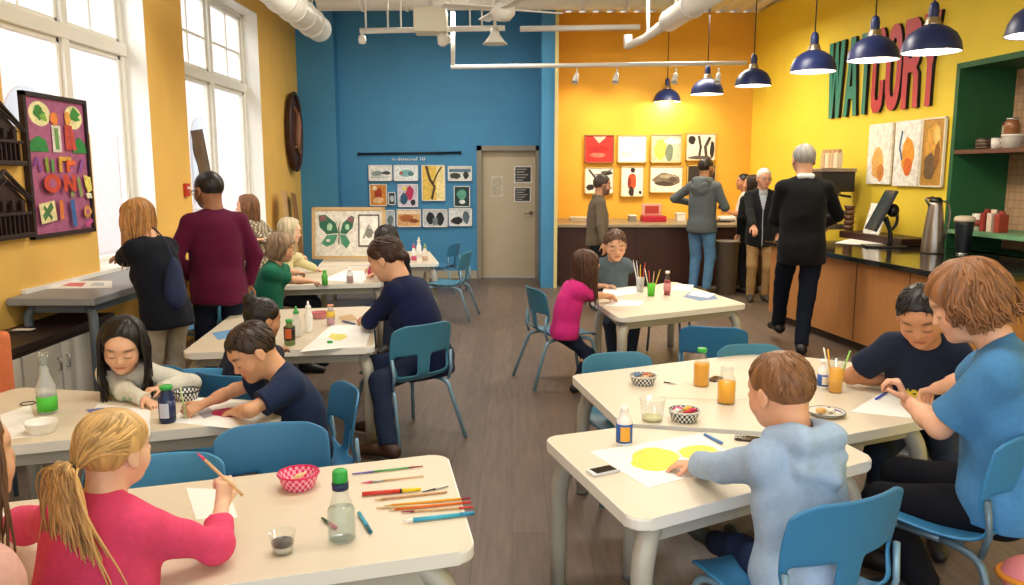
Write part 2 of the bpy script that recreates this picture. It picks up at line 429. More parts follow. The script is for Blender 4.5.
        c = mix(c, .9 * np.exp(-((ax - .155) / .085) ** 4 - ((z - .605 + .8 * (ax - .15) ** 2 * 2) / .024) ** 2), hcol * .7)
        if eyes == 'down': c = mix(c, .95 * np.exp(-((ax - .145) / .065) ** 4 - ((z - .445 - .9 * (ax - .145) ** 2 * 3) / .017) ** 2), dark)
        else: c = mix(c, .8 * np.exp(-((ax - .145) / .08) ** 4 - ((z - .51) / .02) ** 2), dark)
        c = mix(c, .7 * np.exp(-((ax - .035) / .02) ** 2 - ((z - .335) / .015) ** 2), base * .35)
        if shortbeard is not None:
            bc = np.array(lin(shortbeard)); m = ((z < .30) & (y > -.05)) | ((z < .5) & (ax > .27) & (y > -.02) & (y < .15)); m = m & ~((z > .19) & (z < .26) & (ax < .09)) & (z > .0) & (y > -.05)
            c = np.where(m[:, None], c * .35 + bc * .65, c)
        return c
    body = implicit('body', B, vs, vmat('skin', rough=.5, sss=.12, noise=.05, nscale=30), root, color=scol)
    if eyes == 'open':
        em = mat('eye_white', 'E8E4DE', .25); im = mat('eye_iris', '2A1C14', .15)
        for s in (-1, 1):
            e = MB(); Mx = Matrix.Translation(HP(s * .145, .345, .475)) @ Matrix(HR.tolist()).to_4x4()
            e.ell((0, 0, 0), (.062 * Hh, .045 * Hh, .040 * Hh), M=Mx, u=12, v=8); e.ell((0, .034 * Hh, .004 * Hh), (.028 * Hh, .014 * Hh, .028 * Hh), M=Mx, u=10, v=6, mi=1)
            e.build('eye', [em, im], root)
    # --- clothes
    off = topoff + .003
    T = torso(off + .004, True)
    hw = P - u0 * (hem + .03) * h
    for sg in (-1, 1): T.append(cone(neck - u1 * .13 * h + rt * sg * .032 * h * w, hw + rp * sg * .030 * h * w, (.056 * w) * h + off, (.071 * w) * h + off * .6 + .004, k=.04))
    T.append(cone(neck - u1 * .13 * h, hw, (.056 * w) * h + off, (.071 * w) * h + off * .6 + .004, k=.04))
    nt_ = len(T)
    if sleeve is None: sleeve = .62 if topkind == 'tee' else 2.0
    for i in (0, 1): T += arm(i, off if sleeve > 1 else off + .006, sleeve)
    # hem: cut the torso below the hips
    hz = P - u0 * hem * h
    if hemlen: T.append(cone(P, P - V(0, 0, hemlen * h) * 1, .098 * h * w, .10 * h * w, k=.04)); hz = P - u0 * (hem + hemlen) * h
    T = [dict(p) for p in T]
    for p in T[:nt_] + (T[-1:] if hemlen else []):
        p['clip'] = (p.get('clip') or []) + [(hz, -u0)]
    nfwd = un
    if sit is not None: T += [dict(cone(hip[i] + V(0, -.012, .012) * h, hip[i] + V(0, .01, .02) * h, .056 * h * w + off, .054 * h * w + off, k=.03), clip=[(hz, -u0)]) for i in (0, 1)]
    if topkind == 'hoodie' and vs < .005:
        T += [cone(neck + rt * .062 * h + un * .02 * h, neck - fw * .075 * h + rt * .035 * h + un * .018 * h, .024 * h, .030 * h, k=.01), cone(neck - rt * .062 * h + un * .02 * h, neck - fw * .075 * h - rt * .035 * h + un * .018 * h, .024 * h, .030 * h, k=.01), cone(neck - fw * .08 * h - rt * .04 * h + un * .01 * h, neck - fw * .08 * h + rt * .04 * h + un * .012 * h, .032 * h, .032 * h, k=.01),
              cone(neck - fw * .085 * h - u1 * .05 * h - rt * .055 * h, neck - fw * .092 * h - u1 * .075 * h + rt * .02 * h, .013 * h, .018 * h, k=.02), cone(neck - fw * .085 * h - u1 * .03 * h + rt * .06 * h, neck - fw * .092 * h - u1 * .055 * h - rt * .01 * h, .011 * h, .015 * h, k=.02)]
    if topkind == 'hoodie':
        T += [elli(neck - fw * .045 * h + u1 * .0 * h, V(.075, .040, .038) * h, RC, k=.03), elli(neck - fw * .068 * h - u1 * .045 * h, V(.066, .032, .06) * h, RC, k=.025), cone(neck - rt * .055 * h + un * .015 * h, neck - fw * .055 * h - rt * .035 * h + un * .012 * h, .021 * h, .026 * h, k=.012), cone(neck + rt * .055 * h + un * .015 * h, neck - fw * .055 * h + rt * .035 * h + un * .012 * h, .021 * h, .026 * h, k=.012),
              cone(neck - fw * .058 * h - rt * .04 * h + un * .008 * h, neck - fw * .058 * h + rt * .04 * h + un * .008 * h, .027 * h, .027 * h, k=.012), cone(neck - fw * .085 * h - u1 * .045 * h - rt * .045 * h, neck - fw * .082 * h - u1 * .075 * h + rt * .03 * h, .014 * h, .016 * h, k=.012), cone(neck - fw * .08 * h - u1 * .02 * h + rt * .05 * h, neck - fw * .09 * h - u1 * .055 * h - rt * .01 * h, .013 * h, .013 * h, k=.012),
              elli(neck + un * .03 * h - fw * .0 * h, V(.048, .05, .035) * h, RC, k=.01, op=-1)]
        T += [cone(neck + rt * s * .055 * h + un * .012 * h, neck + fw * .065 * h - u1 * .02 * h, .022 * h, .018 * h, k=.02) for s in (-1, 1)]
    elif topkind == 'collar':
        T += [cone(neck + rt * .03 * h * s - fw * .02 * h + un * .012 * h, neck + fw * .045 * h - u1 * .012 * h + rt * .012 * h * s, .017 * h, .012 * h, k=.008) for s in (-1, 1)]
        T += [cone(neck - rt * .03 * h - fw * .03 * h + un * .014 * h, neck + rt * .03 * h - fw * .03 * h + un * .014 * h, .018 * h, .018 * h, k=.01)]
    else:
        T += [elli(neck + un * .022 * h + fw * .018 * h, V(.047, .052, .026) * h, RC, k=.008, op=-1)]
    tc = np.array(lin(top))
    def tcol(p):
        c = np.tile(tc, (len(p), 1))
        if patt is not None: c = patt(p, c, dict(neck=neck, u1=u1, fw=fw, rt=rt, P=P, h=h, SH=SH, El=El, Wr=Wr))
        return c
    fd = folds(.0048 * g + (.0030 if vs < .006 else .0012), 1.0 / g, hairseed + 3)
    clo = implicit('shirt' if topkind in ('tee', 'long') else ('hoodie' if topkind == 'hoodie' else 'sweater'), T, max(vs, .005), topmat or vmat('cloth', rough=.85, sheen=.04, noise=.06, nscale=60, bump=.15, bscale=350, spec=.2), root, disp=fd, color=tcol)
    if collar:
        K = [cone(neck + rt * .026 * h * s - fw * .02 * h + un * .02 * h, neck + fw * .048 * h - u1 * .008 * h + rt * .01 * h * s, .013 * h, .011 * h, k=.01) for s in (-1, 1)]
        K.append(cone(neck - rt * .028 * h - fw * .03 * h + un * .022 * h, neck + rt * .028 * h - fw * .03 * h + un * .022 * h, .014 * h, .014 * h, k=.01))
        K.append(elli(neck + un * .05 * h, V(.026, .03, .05) * h, RC, k=.005, op=-1))
        implicit('collar', K, max(vs * .7, .004), vmat('cloth'), root, color=lambda p: np.tile(np.array(lin(collar)), (len(p), 1)))
    bc = np.array(lin(bottom))
    if pants and legs:
        o = .008 * g + .002
        Q = [elli(P + u0 * .012 * h, V(.087 * h * w + o, .064 * h * w + o, .068 * h + o), RP, k=.04), elli(P - V(0, .006, .0) * h, V(.083 * h * w, .062 * h * w, .055 * h), k=.04)]
        for i in (0, 1): Q += leg(i, o, pants if pants is not True else 2.0)
        implicit('trousers' if pants is True else 'shorts', Q, max(vs, .006), bmat or vmat('denim', rough=.9, noise=.10, nscale=25, bump=.1, bscale=250, spec=.15), root, disp=folds(.005 * g, .8 / g, hairseed + 9, 1.5), color=lambda p: np.tile(bc, (len(p), 1)))
    if legs and shoe:
        for i, s in enumerate((-1, 1)):
            a = An[i]; kd = nrm(a - Kn[i]); f = V(s * .12, 1, 0); f = nrm(f - kd * (f @ kd) * .9)
            if a[2] < .10 * h: f = nrm(V(s * .15, 1, -.02))
            dn = nrm(V(0, 0, -1) - f * f[2] * -1) if a[2] < .1 * h else kd
            he = a - f * .022 * h + dn * .020 * h; to = a + f * .105 * h + dn * .024 * h; md = a + f * .05 * h + dn * .014 * h
            sp = [cone(he, md, .024 * h, .024 * h, k=.01), cone(md, to, .025 * h, .019 * h, k=.01), cone(a, he, .027 * h, .026 * h, k=.01)]
            if a[2] < .1 * h:
                fl = V(0, 0, .003); 
                sp = [dict(p, clip=[(fl, V(0, 0, -1))]) for p in sp]
            sc_ = np.array(lin(shoe))
            implicit('shoe', sp, max(vs * .8, .005), vmat('shoe_leather', rough=.5), root, color=lambda p: np.where((p[:, 2] < .018)[:, None], np.array(lin('D8D4CC')) if shoe[0] in '89ABCDEF' else sc_ * .8, np.tile(sc_, (len(p), 1))))
    make_hair(root, style, hair, HP, HR, O, Hh, neck, hb, max(vs * .8, .004), hairseed, cw)
    root['_'] = 0; del root['_']
    return dict(root=root, HP=HP, HR=HR, O=O, Hh=Hh, neck=neck, u1=u1, fw=fw, rt=rt, SH=SH, El=El, Wr=Wr, Hd=Hd, P=P, Kn=Kn, An=An, h=h, hl=hl)
def tubemesh(name, paths, m, parent, n=6):
    """paths: list of (pts Nx3, radii N, colour) -> one mesh of hair locks"""
    vs_, fs_, cs_ = [], [], []; b = 0
    for pts, rad, col in paths:
        pts = np.asarray(pts, float); k = len(pts); t = np.gradient(pts, axis=0); t /= np.linalg.norm(t, axis=1)[:, None] + 1e-9
        ref = V(.31, .2, .93); s = np.cross(t, ref); s /= np.linalg.norm(s, axis=1)[:, None] + 1e-9; u = np.cross(s, t)
        for j in range(n):
            pass
        a = 2 * PI * np.arange(n) / n
        ring = pts[:, None, :] + rad[:, None, None] * (np.cos(a)[None, :, None] * s[:, None, :] + np.sin(a)[None, :, None] * u[:, None, :])
        vs_.append(ring.reshape(-1, 3)); cs_.append(np.tile(np.asarray(col), (k * n, 1)))
        i = np.arange(k - 1)[:, None] * n; j = np.arange(n)[None, :]; jn = (j + 1) % n
        fs_.append((b + np.stack([i + j, i + jn, i + n + jn, i + n + j], -1)).reshape(-1, 4)); b += k * n
    v = np.concatenate(vs_); q = np.concatenate(fs_).astype(np.int32); c = np.concatenate(cs_)
    me = bpy.data.meshes.new(name); me.vertices.add(len(v)); me.vertices.foreach_set('co', v.astype(np.float32).ravel())
    me.loops.add(len(q) * 4); me.polygons.add(len(q)); me.loops.foreach_set('vertex_index', q.ravel()); me.polygons.foreach_set('loop_start', np.arange(0, len(q) * 4, 4, dtype=np.int32))
    me.update(calc_edges=True)
    ca = me.color_attributes.new('Col', 'FLOAT_COLOR', 'POINT'); cc = np.ones((len(v), 4), np.float32); cc[:, :3] = c; ca.data.foreach_set('color', cc.ravel())
    me.shade_smooth(); return link(name, me, m, parent)
def make_hair(root, style, hair, HP, HR, O, Hh, neck, hb, vs, seed, cw):
    if style is None: return
    rs = np.random.RandomState(seed); hcol = np.array(lin(hair))
    hm = vmat('hair', rough=.42, spec=.45)
    ph = rs.uniform(0, 6.28, 8); crown = V(0, -.22, .9)
    def strand(x, y, z, f=1.0):
        phi = np.arctan2(x - crown[0] + .25 * (z - .5), y - crown[1] + .02); r = np.sqrt(x * x + (y - crown[1]) ** 2) * 3
        r = np.clip(r, 0, 1)
        w = 0
        for i, k in enumerate((7, 13, 19, 31, 43)): w = w + np.sin(k * phi * f + ph[i] + 2.2 * np.sin(z * 5 + ph[i + 1])) * (1, .8, .8, .6, .5)[i]
        return w * r / 2.2
    def toh(X, Y, Z):
        a, b, c = X - O[0], Y - O[1], Z - O[2]
        return ((a * HR[0, 0] + b * HR[1, 0] + c * HR[2, 0]) / Hh, (a * HR[0, 1] + b * HR[1, 1] + c * HR[2, 1]) / Hh, (a * HR[0, 2] + b * HR[1, 2] + c * HR[2, 2]) / Hh)
    P = dict(short=(.03, .30, 1.2, .92), crop=(.015, .33, 1.2, .84), thin=(.02, .33, 1.25, .86), wavy=(.085, .12, 1.35, .80), bob=(.075, .02, 1.1, .82), long=(.045, .1, 1.25, .93), pony=(.035, .20, 1.3, .82), bun=(.03, .24, 1.25, .84), tied=(.04, .18, 1.3, .84))
    thick, nape, slope, fh = P.get(style, P['short'])
    amp = dict(wavy=.020, bob=.014, short=.010, crop=.005, long=.012, pony=.010, bun=.006, thin=.006).get(style, .01)
    def cap(X, Y, Z):
        x, y, z = toh(X, Y, Z)
        k0 = np.sqrt((x / (.335 * cw + thick)) ** 2 + ((y + .05) / (.41 + thick)) ** 2 + ((z - .62) / (.375 + thick)) ** 2)
        lo_ = z - .62 < 0
        d = (k0 - 1) * .37
        if style in ('bob', 'wavy'):      # hair hangs past the ears
            k2 = np.sqrt((x / (.37 * cw + thick)) ** 2 + ((y + .13) / (.36 + thick)) ** 2 + ((z - .38) / (.44)) ** 2); d2 = (k2 - 1) * .37
            h = np.maximum(.1 - np.abs(d - d2), 0) / .1; d = np.minimum(d, d2) - h * h * .025
        d = d + amp * strand(x, y, z)
        # hairline: in front of the ear and above the forehead, nape behind
        yb = .04 if style not in ('bob', 'wavy', 'long') else .12
        zl = np.where(y > yb, (.44 if style not in ('bob', 'wavy') else .30) + (y - yb) * ((fh - .44) / (.38 - yb) if style not in ('bob', 'wavy') else 1.75), nape + (y + .42) * ((.44 - nape) / (yb + .42) if style not in ('bob', 'wavy') else .0))
        if style == 'long': zl = np.where(y > .10, np.minimum(.30 + (y - .10) * 3.5 - .3 * np.abs(x), 1.0), .12)
        if style in ('bob', 'wavy'): zl = np.minimum(zl, fh)
        elif style in ('short', 'crop', 'thin', 'pony', 'bun', 'tied'):
            ear = .10 * np.exp(-((y + .0) / .10) ** 2)  # arch over the ear
            zl = np.where(y > yb, zl, zl) + ear
        return np.maximum(d, (zl + .012 * np.sin(x * 40 + ph[2]) - z) * .8) * Hh
    e = V(.6, .6, .6) * Hh
    lo = O + HR @ V(0, -.1, .45) * Hh - e * 1.25; hi = O + HR @ V(0, -.1, .45) * Hh + e * 1.25
    prims = [dict(t='f', f=cap, lo=lo, hi=hi, k=.002, op=1, clip=None)]
    def hcolf(p):
        q = ((p - O) @ HR) / Hh; s = strand(q[:, 0], q[:, 1], q[:, 2])
        return np.clip(hcol[None, :] * (1 - .28 * s[:, None]), 0, 1)
    if style == 'bun':
        prims.append(elli(HP(0, -.40, .92), V(.17, .16, .16) * Hh, HR, k=.02))
    if style == 'pony': prims += [elli(HP(0, -.66, .40) + HR @ V(.13, 0, 0) * Hh + V(0, 0, -.42) * Hh, V(.14, .08, .40) * Hh, k=.01), elli(HP(0, -.60, .38) + V(0, -.05, -.08) * Hh, V(.11, .10, .16) * Hh, k=.02)]
    if style == 'tied': prims.append(elli(HP(0, -.46, .36), V(.13, .10, .12) * Hh, HR, k=.03))
    if style == 'thin': pass
    hobj = implicit('hair', prims, vs, hm, root, color=hcolf)
    paths = []
    def wp(pts): return np.array([HP(*p) for p in pts])
    def smooth(pts, n=14):
        pts = np.asarray(pts, float); t = np.linspace(0, len(pts) - 1, n); i = np.clip(t.astype(int), 0, len(pts) - 2); f = (t - i)[:, None]
        P0 = pts[np.clip(i - 1, 0, None)]; P1 = pts[i]; P2 = pts[i + 1]; P3 = pts[np.clip(i + 2, None, len(pts) - 1)]
        return .5 * ((2 * P1) + (-P0 + P2) * f + (2 * P0 - 5 * P1 + 4 * P2 - P3) * f ** 2 + (-P0 + 3 * P1 - 3 * P2 + P3) * f ** 3)
    def add(pts, r, taper=.25, n=14, wave=0):
        q = smooth(pts, n)
        if wave:
            a = rs.uniform(0, 6.28); t = np.linspace(0, 1, n); q = q + (np.sin(t * 9 + a) * t * wave * Hh)[:, None] * nrm(rs.normal(size=3))[None, :]
        t = np.linspace(0, 1, n); rad = r * Hh * (1 - (1 - taper) * t ** 2) * np.minimum(1, .35 + t * 5)
        paths.append((q, rad, np.clip(hcol * rs.uniform(.62, 1.4), 0, 1)))
    surf = lambda az, el, t=.0: V((.335 * cw + thick + t) * math.sin(az) * math.cos(el), -.05 - (.41 + thick + t) * math.cos(az) * math.cos(el), .62 + (.375 + thick + t) * math.sin(el))
    dn = HR.T @ V(0, 0, -1)       # gravity in head space
    if style == 'long':
        for _ in range(230):
            az = rs.uniform(-2.05, 2.05); sgn = 1 if az > 0 else -1
            p0 = surf(az * .35, 1.25); p1 = surf(az * .8, .75, .01); p2 = surf(az, .1, .015); L = rs.uniform(.9, 1.45)
            p3 = p2 + dn * .45 + V(.03 * sgn, -.02, 0); p4 = p2 + dn * L + V(rs.normal() * .06 - .02 * sgn, rs.normal() * .05 - .02, 0)
            add(wp([p0, p1, p2, p3, p4]), rs.uniform(.018, .034), .3, 16, .05)
    if style == 'pony':
        tie = V(0, -.60, .40)
        for _ in range(150):
            az = rs.uniform(-2.4, 2.4); el = rs.uniform(.35 if abs(az) > 1.9 else -.25, 1.35)
            p0 = surf(az, el, -.01); p1 = surf(az * .55, el * .5, .004); add(wp([p0, p1, tie + V(rs.normal() * .02, .06, rs.normal() * .02)]), rs.uniform(.014, .022), .8, 10)
        for _ in range(230):
            s = rs.normal(size=3) * .045; L = rs.uniform(1.0, 1.65); sp = rs.normal() * .17 + .14
            p0 = tie + s * .5; p1 = tie + V(s[0] * 2 + sp * .35, -.13, -.03 + s[2]); p2 = p1 + dn * .4 * L + V(sp * .55, -.02, 0); p3 = p1 + dn * L + V(sp * 1.0, .08 + s[1], 0)
            add(wp([p0, p1, p2, p3]), rs.uniform(.014, .026), .15, 14, .10)
        tm = mat('hair_tie', '15151A', .8, bump=.3)
        t_ = MB(); c = HP(*tie); ax = nrm(HR @ V(0, -1, -.25)); s1 = nrm(np.cross(ax, V(1, 0, 0))); s2 = np.cross(ax, s1)
        t_.tube([Vector(c + (s1 * math.cos(a) + s2 * math.sin(a)) * .085 * Hh) for a in np.linspace(0, 2 * PI, 16)[:-1]], .032 * Hh, 8, closed=True); t_.build('hair_tie', tm, root)
    if style == 'tied':
        for _ in range(130):
            az = rs.uniform(-2.3, 2.3); el = rs.uniform(.3 if abs(az) > 1.8 else -.3, 1.3)
            add(wp([surf(az, el, -.01), surf(az * .6, el * .5, .002), V(0, -.46, .36)]), rs.uniform(.014, .022), .8, 10)
    if style == 'bun':
        tie = V(0, -.36, .84)
        for _ in range(110):
            az = rs.uniform(-2.6, 2.6); el = rs.uniform(.3 if abs(az) > 1.8 else -.3, 1.0)
            add(wp([surf(az, el, -.01), surf(az * .6, (el + .8) * .5, .002), tie]), rs.uniform(.012, .02), .8, 10)
        for _ in range(40):
            a = rs.uniform(0, 6.28); b = rs.uniform(-.9, .9); c = V(0, -.40, .92)
            add(wp([c + V(math.cos(t) * .165 * math.cos(b), .15 * math.sin(b), math.sin(t) * .155 * math.cos(b)) for t in np.linspace(a, a + 2.2, 5)]), .02, .6, 10)
        t_ = MB(); c = HP(0, -.345, .83); ax = nrm(HR @ V(0, -.6, .8)); s1 = nrm(np.cross(ax, V(1, 0, 0))); s2 = np.cross(ax, s1)
        t_.tube([Vector(c + (s1 * math.cos(a) + s2 * math.sin(a)) * .125 * Hh) for a in np.linspace(0, 2 * PI, 18)[:-1]], .045 * Hh, 8, closed=True); t_.build('scrunchie', mat('scrunchie', '2FA58C', .8, bump=.5, bscale=80), root)
    if style in ('wavy', 'bob'):
        for _ in range(260 if style == 'wavy' else 170):
            az = rs.uniform(-2.2, 2.2); p0 = surf(az * .5, rs.uniform(.9, 1.4), 0); p1 = surf(az * .85, rs.uniform(.3, .7), .01); p2 = surf(az, -.1, .02)
            L = (.40 if style == 'wavy' else .5) * rs.uniform(.75, 1.15)
            p3 = p2 + V(0, 0, -1) * L * .6 + V(.02 * math.sin(az), 0, 0); p4 = p2 + V(0, 0, -1) * L + V(rs.normal() * .03 + .03 * math.sin(az), rs.normal() * .03, 0)
            if az ** 2 > 3.2: p4 = p3; p3 = (p2 + p4) / 2
            add(wp([p0, p1, p2, p3, p4]), rs.uniform(.018, .032), .3, 16, .09 if style == 'wavy' else .03)
    if style in ('short',):
        for _ in range(150):
            az = rs.uniform(-2.9, 2.9); el = rs.uniform(-.1 if abs(az) < 1.5 else .55, 1.35)
            p0 = surf(az, el, -.012); p1 = surf(az + rs.normal() * .05, el - .22, .006); p2 = surf(az + rs.normal() * .08, el - .42, -.002)
            add(wp([p0, p1, p2]), rs.uniform(.012, .02), .2, 7)
    if paths: tubemesh('hair_locks', paths, hm, root)
# ------------------------------------------------------------------ the room
XL = -2.98; YB = 11.63; YY = 12.2; ZC = 3.85
def S(o, kind='structure'): o['kind'] = kind; return o
yel = mat('wall_yellow_paint', 'E9BB60', .75, noise=.04, nscale=3, bump=.05, bscale=120)
yelb = mat('wall_orange_yellow_paint', 'E6AC38', .7, noise=.03, nscale=3, bump=.05, bscale=120)
yelr = mat('wall_lemon_paint', 'EDD142', .7, noise=.03, nscale=3, bump=.05, bscale=120)
blu = mat('wall_blue_paint', '4288B4', .65, noise=.05, nscale=2, bump=.05, bscale=120)
whi = mat('white_paint', 'F2F0EA', .5)
trimw = mat('window_white', 'EDEBE4', .4)
# floor: planks
def plank_mat():
    m = bpy.data.materials.new('floor_planks'); m.use_nodes = True; nt = m.node_tree; b = nt.nodes['Principled BSDF']
    tc = nt.nodes.new('ShaderNodeTexCoord'); mp = nt.nodes.new('ShaderNodeMapping'); mp.inputs['Rotation'].default_value = (0, 0, PI / 2)
    nt.links.new(tc.outputs['Object'], mp.inputs[0])
    br = nt.nodes.new('ShaderNodeTexBrick'); br.inputs['Scale'].default_value = 1; br.inputs['Brick Width'].default_value = 1.3; br.inputs['Row Height'].default_value = .16
    br.inputs['Mortar Size'].default_value = .002; br.inputs['Color1'].default_value = lin('5F5147') + (1,); br.inputs['Color2'].default_value = lin('6A5B50') + (1,); br.inputs['Mortar'].default_value = lin('50463F') + (1,)
    nt.links.new(mp.outputs[0], br.inputs['Vector'])
    n = nt.nodes.new('ShaderNodeTexNoise'); m2 = nt.nodes.new('ShaderNodeMapping'); m2.inputs['Scale'].default_value = (14, 1.2, 1); nt.links.new(tc.outputs['Object'], m2.inputs[0]); nt.links.new(m2.outputs[0], n.inputs['Vector'])
    n.inputs['Scale'].default_value = 2.5; n.inputs['Detail'].default_value = 6
    r = nt.nodes.new('ShaderNodeMapRange'); r.inputs[1].default_value = .3; r.inputs[2].default_value = .7; r.inputs[3].default_value = .80; r.inputs[4].default_value = 1.18; nt.links.new(n.outputs['Fac'], r.inputs[0])
    v = nt.nodes.new('ShaderNodeVectorMath'); v.operation = 'SCALE'; nt.links.new(br.outputs['Color'], v.inputs[0]); nt.links.new(r.outputs[0], v.inputs['Scale']); nt.links.new(v.outputs[0], b.inputs['Base Color'])
    b.inputs['Roughness'].default_value = .42; b.inputs['Specular IOR Level'].default_value = .35
    return m
def slab(name, lo, hi, m): return S(MB().box(lo, hi).build(name, m))
XR0 = 3.585                                  # right wall at YY; it opens out towards the camera
def RWX(Y): return XR0 + .115 * (YY - Y)
RWD = Vector((.115, -1, 0)).normalized()     # along the right wall, towards the camera
RWN = Vector((-1, -.115, 0)).normalized()    # into the room
def at_rw(px, py, off=0):
    d = ray(px, py); t = (XR0 + .115 * YY - off * 1.0066) / (d.x + .115 * d.y)
    return Vector((d.x * t, d.y * t, CH + d.z * t))
slab('floor', (-4, -2.5, -.1), (5.6, 12.6, 0), plank_mat())
# corrugated ceiling deck
m = MB(); 
pts = []; x = -3.3
while x < 5.6:
    pts += [(x, ZC), (x + .08, ZC), (x + .10, ZC + .05), (x + .18, ZC + .05)]; x += .20
vs0 = [m.bm.verts.new((p[0], -2.5, p[1])) for p in pts]; vs1 = [m.bm.verts.new((p[0], 12.6, p[1])) for p in pts]
for i in range(len(pts) - 1): m.bm.faces.new((vs0[i], vs0[i + 1], vs1[i + 1], vs1[i]))
m.box((-3.3, -2.5, ZC + .06), (5.6, 12.6, ZC + .1))
S(m.build('ceiling', whi))
# left wall with two tall openings
m = MB(); T0 = -3.24
W1 = (4.80, 6.73); W2 = (7.50, 9.72); WT = 3.36; SILL = .80; M1 = 5.75
for lo, hi in (((T0, -2.5, 0), (XL, W1[0], ZC)), ((T0, W1[0], WT), (XL, W1[1], ZC)), ((T0, W1[0], 0), (XL, W1[1], SILL)), ((T0, W1[0], SILL), (XL, M1, 1.80)),
               ((T0, W1[1], 0), (XL, W2[0], ZC)), ((T0, W2[0], WT), (XL, W2[1], ZC)), ((T0, W2[0], 0), (XL, W2[1], SILL)), ((T0, W2[1], 0), (XL, YB, ZC))): m.box(lo, hi)
S(m.build('wall_left', yel))
# white-painted reveals
for i, (a, b) in enumerate((W1, W2)):
    r = MB(); r.box((T0, b - .012, SILL), (XL + .002, b + .0, WT)); r.box((T0, a, WT - .012), (XL + .002, b, WT)); r.box((T0, a, SILL), (XL + .03, b, SILL + .025))
    S(r.build('trim_%d' % (i + 1), trimw))
glass = mat('window_glass', 'FFFFFF', .0, alpha=.06, spec=.3)
def window(n, a, b, mull, tz, z0=SILL, uppers=()):
    root = S(empty('window_%d' % n, (-3.19, a, SILL)))
    f = MB(); g = MB(); o = Vector((-3.19, a, SILL))
    L = b - a; Hh_ = WT - SILL
    t = .035
    def bar(y0, y1, z0_, z1, d=.04): f.box((-d, y0, z0_), (d, y1, z1), bevel=.004, seg=1)
    bar(0, .05, 0, Hh_); bar(L - .06, L, 0, Hh_); bar(0, L, 0, .05); bar(0, L, Hh_ - .05, Hh_)
    bar(0, L, tz - SILL - .05, tz - SILL + .05, .06); bar(mull - a - .04, mull - a + .04, 0, Hh_, .054)
    for (y0, y1) in ((.05, mull - a - .04), (mull - a + .04, L - .06)):   # sashes
        for zz in ((.05, tz - SILL - .05), (tz - SILL + .05, Hh_ - .05)):
            bar(y0, y0 + t, zz[0], zz[1], .022); bar(y1 - t, y1, zz[0], zz[1], .022); bar(y0, y1, zz[0], zz[0] + t, .022); bar(y0, y1, zz[1] - t, zz[1], .022)
    for u in uppers: bar(u - a - .012, u - a + .012, tz - SILL, Hh_, .018)
    for u in uppers[:1]: bar(0, L, tz - SILL + .38, tz - SILL + .40, .015) if n == 2 else None
    fo = f.build('window_frame', trimw, root)
    g.box((-.003, .02, .02), (.003, L - .02, Hh_ - .02)); g.build('window_pane', glass, root)
window(1, W1[0], W1[1], 5.83, 2.51, uppers=(5.35, 6.25))
window(2, W2[0], W2[1], 8.62, 2.51, uppers=(8.1, 9.2))
# street outside
brick = mat('pale_brick', 'F2E0DC', .9, noise=.06, nscale=6)
bo = empty('building', (-9.5, 9, 0), 0, 'pale pink building across the street outside the windows', 'building')
m = MB(); m.box((-.6, -9, -1), (0, 22, 9)); m.build('wall', brick, bo)
for k in range(6):
    y = -7 + k * 4.4
    w_ = MB(); w_.box((.0, y, .6), (.06, y + 1.6, 2.4)).lathe([(0, 0), (.8, 0), (.8, .06), (0, .06)], 24, M=xf((0, y + .8, 2.4), ry=PI / 2)); w_.build('window', mat('far_window', 'C9CDD2', .3), bo)
    l_ = MB(); l_.box((.0, y - .15, .45), (.14, y + 1.75, .6)); l_.build('ledge', mat('ledge_stone', 'E8E0DA', .8), bo)
S(MB().box((-9.6, -12, -1.1), (-3.3, 32, -.3)).build('street_ground', mat('asphalt', 'C8C4C0', .9, noise=.1)))
# back walls
DX0, DX1, DH = -.455, .36, 1.86
m = MB(); m.box((-3.24, YB, 0), (DX0, YB + .2, ZC)); m.box((DX0, YB, DH), (.58, YB + .2, ZC)); m.box((DX1, YB, 0), (.58, YB + .2, DH)); S(m.build('wall_back', blu))
m = MB(); m.box((-3.0, 11.4, 0), (-2.46, YB, ZC)); m.box((.385, 10.62, 0), (.555, YB, ZC)); S(m.build('wall_blue_pier', blu))
m = MB(); m.box((.555, 10.60, 0), (.60, YB + .2, ZC)); S(m.build('trim_3', mat('cream_edge', 'D8C98A', .6)))
slab('wall_back_yellow', (.58, YY, 0), (3.75, YY + .2, ZC), yelb)
slab('wall_side_yellow', (.40, YB + .2, 0), (.60, YY, ZC), yelb)
slab('baseboard_back', (-2.42, YB - .02, 0), (DX0 - .06, YB, .11), mat('base_beige', 'A9A18C', .6))
# right wall with alcove
A0, A1 = 7.58, 4.6; AZ0, AZ1 = .818, 2.50
def rbox(mb, y0, y1, o0, o1, z0, z1, **k):     # box in wall coordinates: along Y, o = offset into the wall
    a = Vector((RWX(y0), y0, 0)); b = Vector((RWX(y1), y1, 0)); n = -RWN
    mb.prism([(a + n * o0)[:2], (a + n * o1)[:2], (b + n * o1)[:2], (b + n * o0)[:2]], z0, z1, **k)
m = MB(); rbox(m, YY + .2, A0, 0, .15, 0, ZC); rbox(m, A0, A1, 0, .15, AZ1, ZC); rbox(m, A0, A1, 0, .15, 0, AZ0); rbox(m, A1, -2.5, 0, .15, 0, ZC); S(m.build('wall_right', yelr))
grn = mat('alcove_green', '1F5A34', .6); tile = mat('tan_tile', 'BFA084', .5)
m = MB(); rbox(m, A0 + .02, A0 - .03, -.015, .62, AZ0, AZ1 + .02); rbox(m, A0, A1, -.015, .62, AZ1 - .03, AZ1 + .02); rbox(m, A1, A1 - .03, -.015, .62, AZ0, AZ1); rbox(m, A0, A1, .0, .62, AZ0 - .04, AZ0); S(m.build('trim_4', grn))
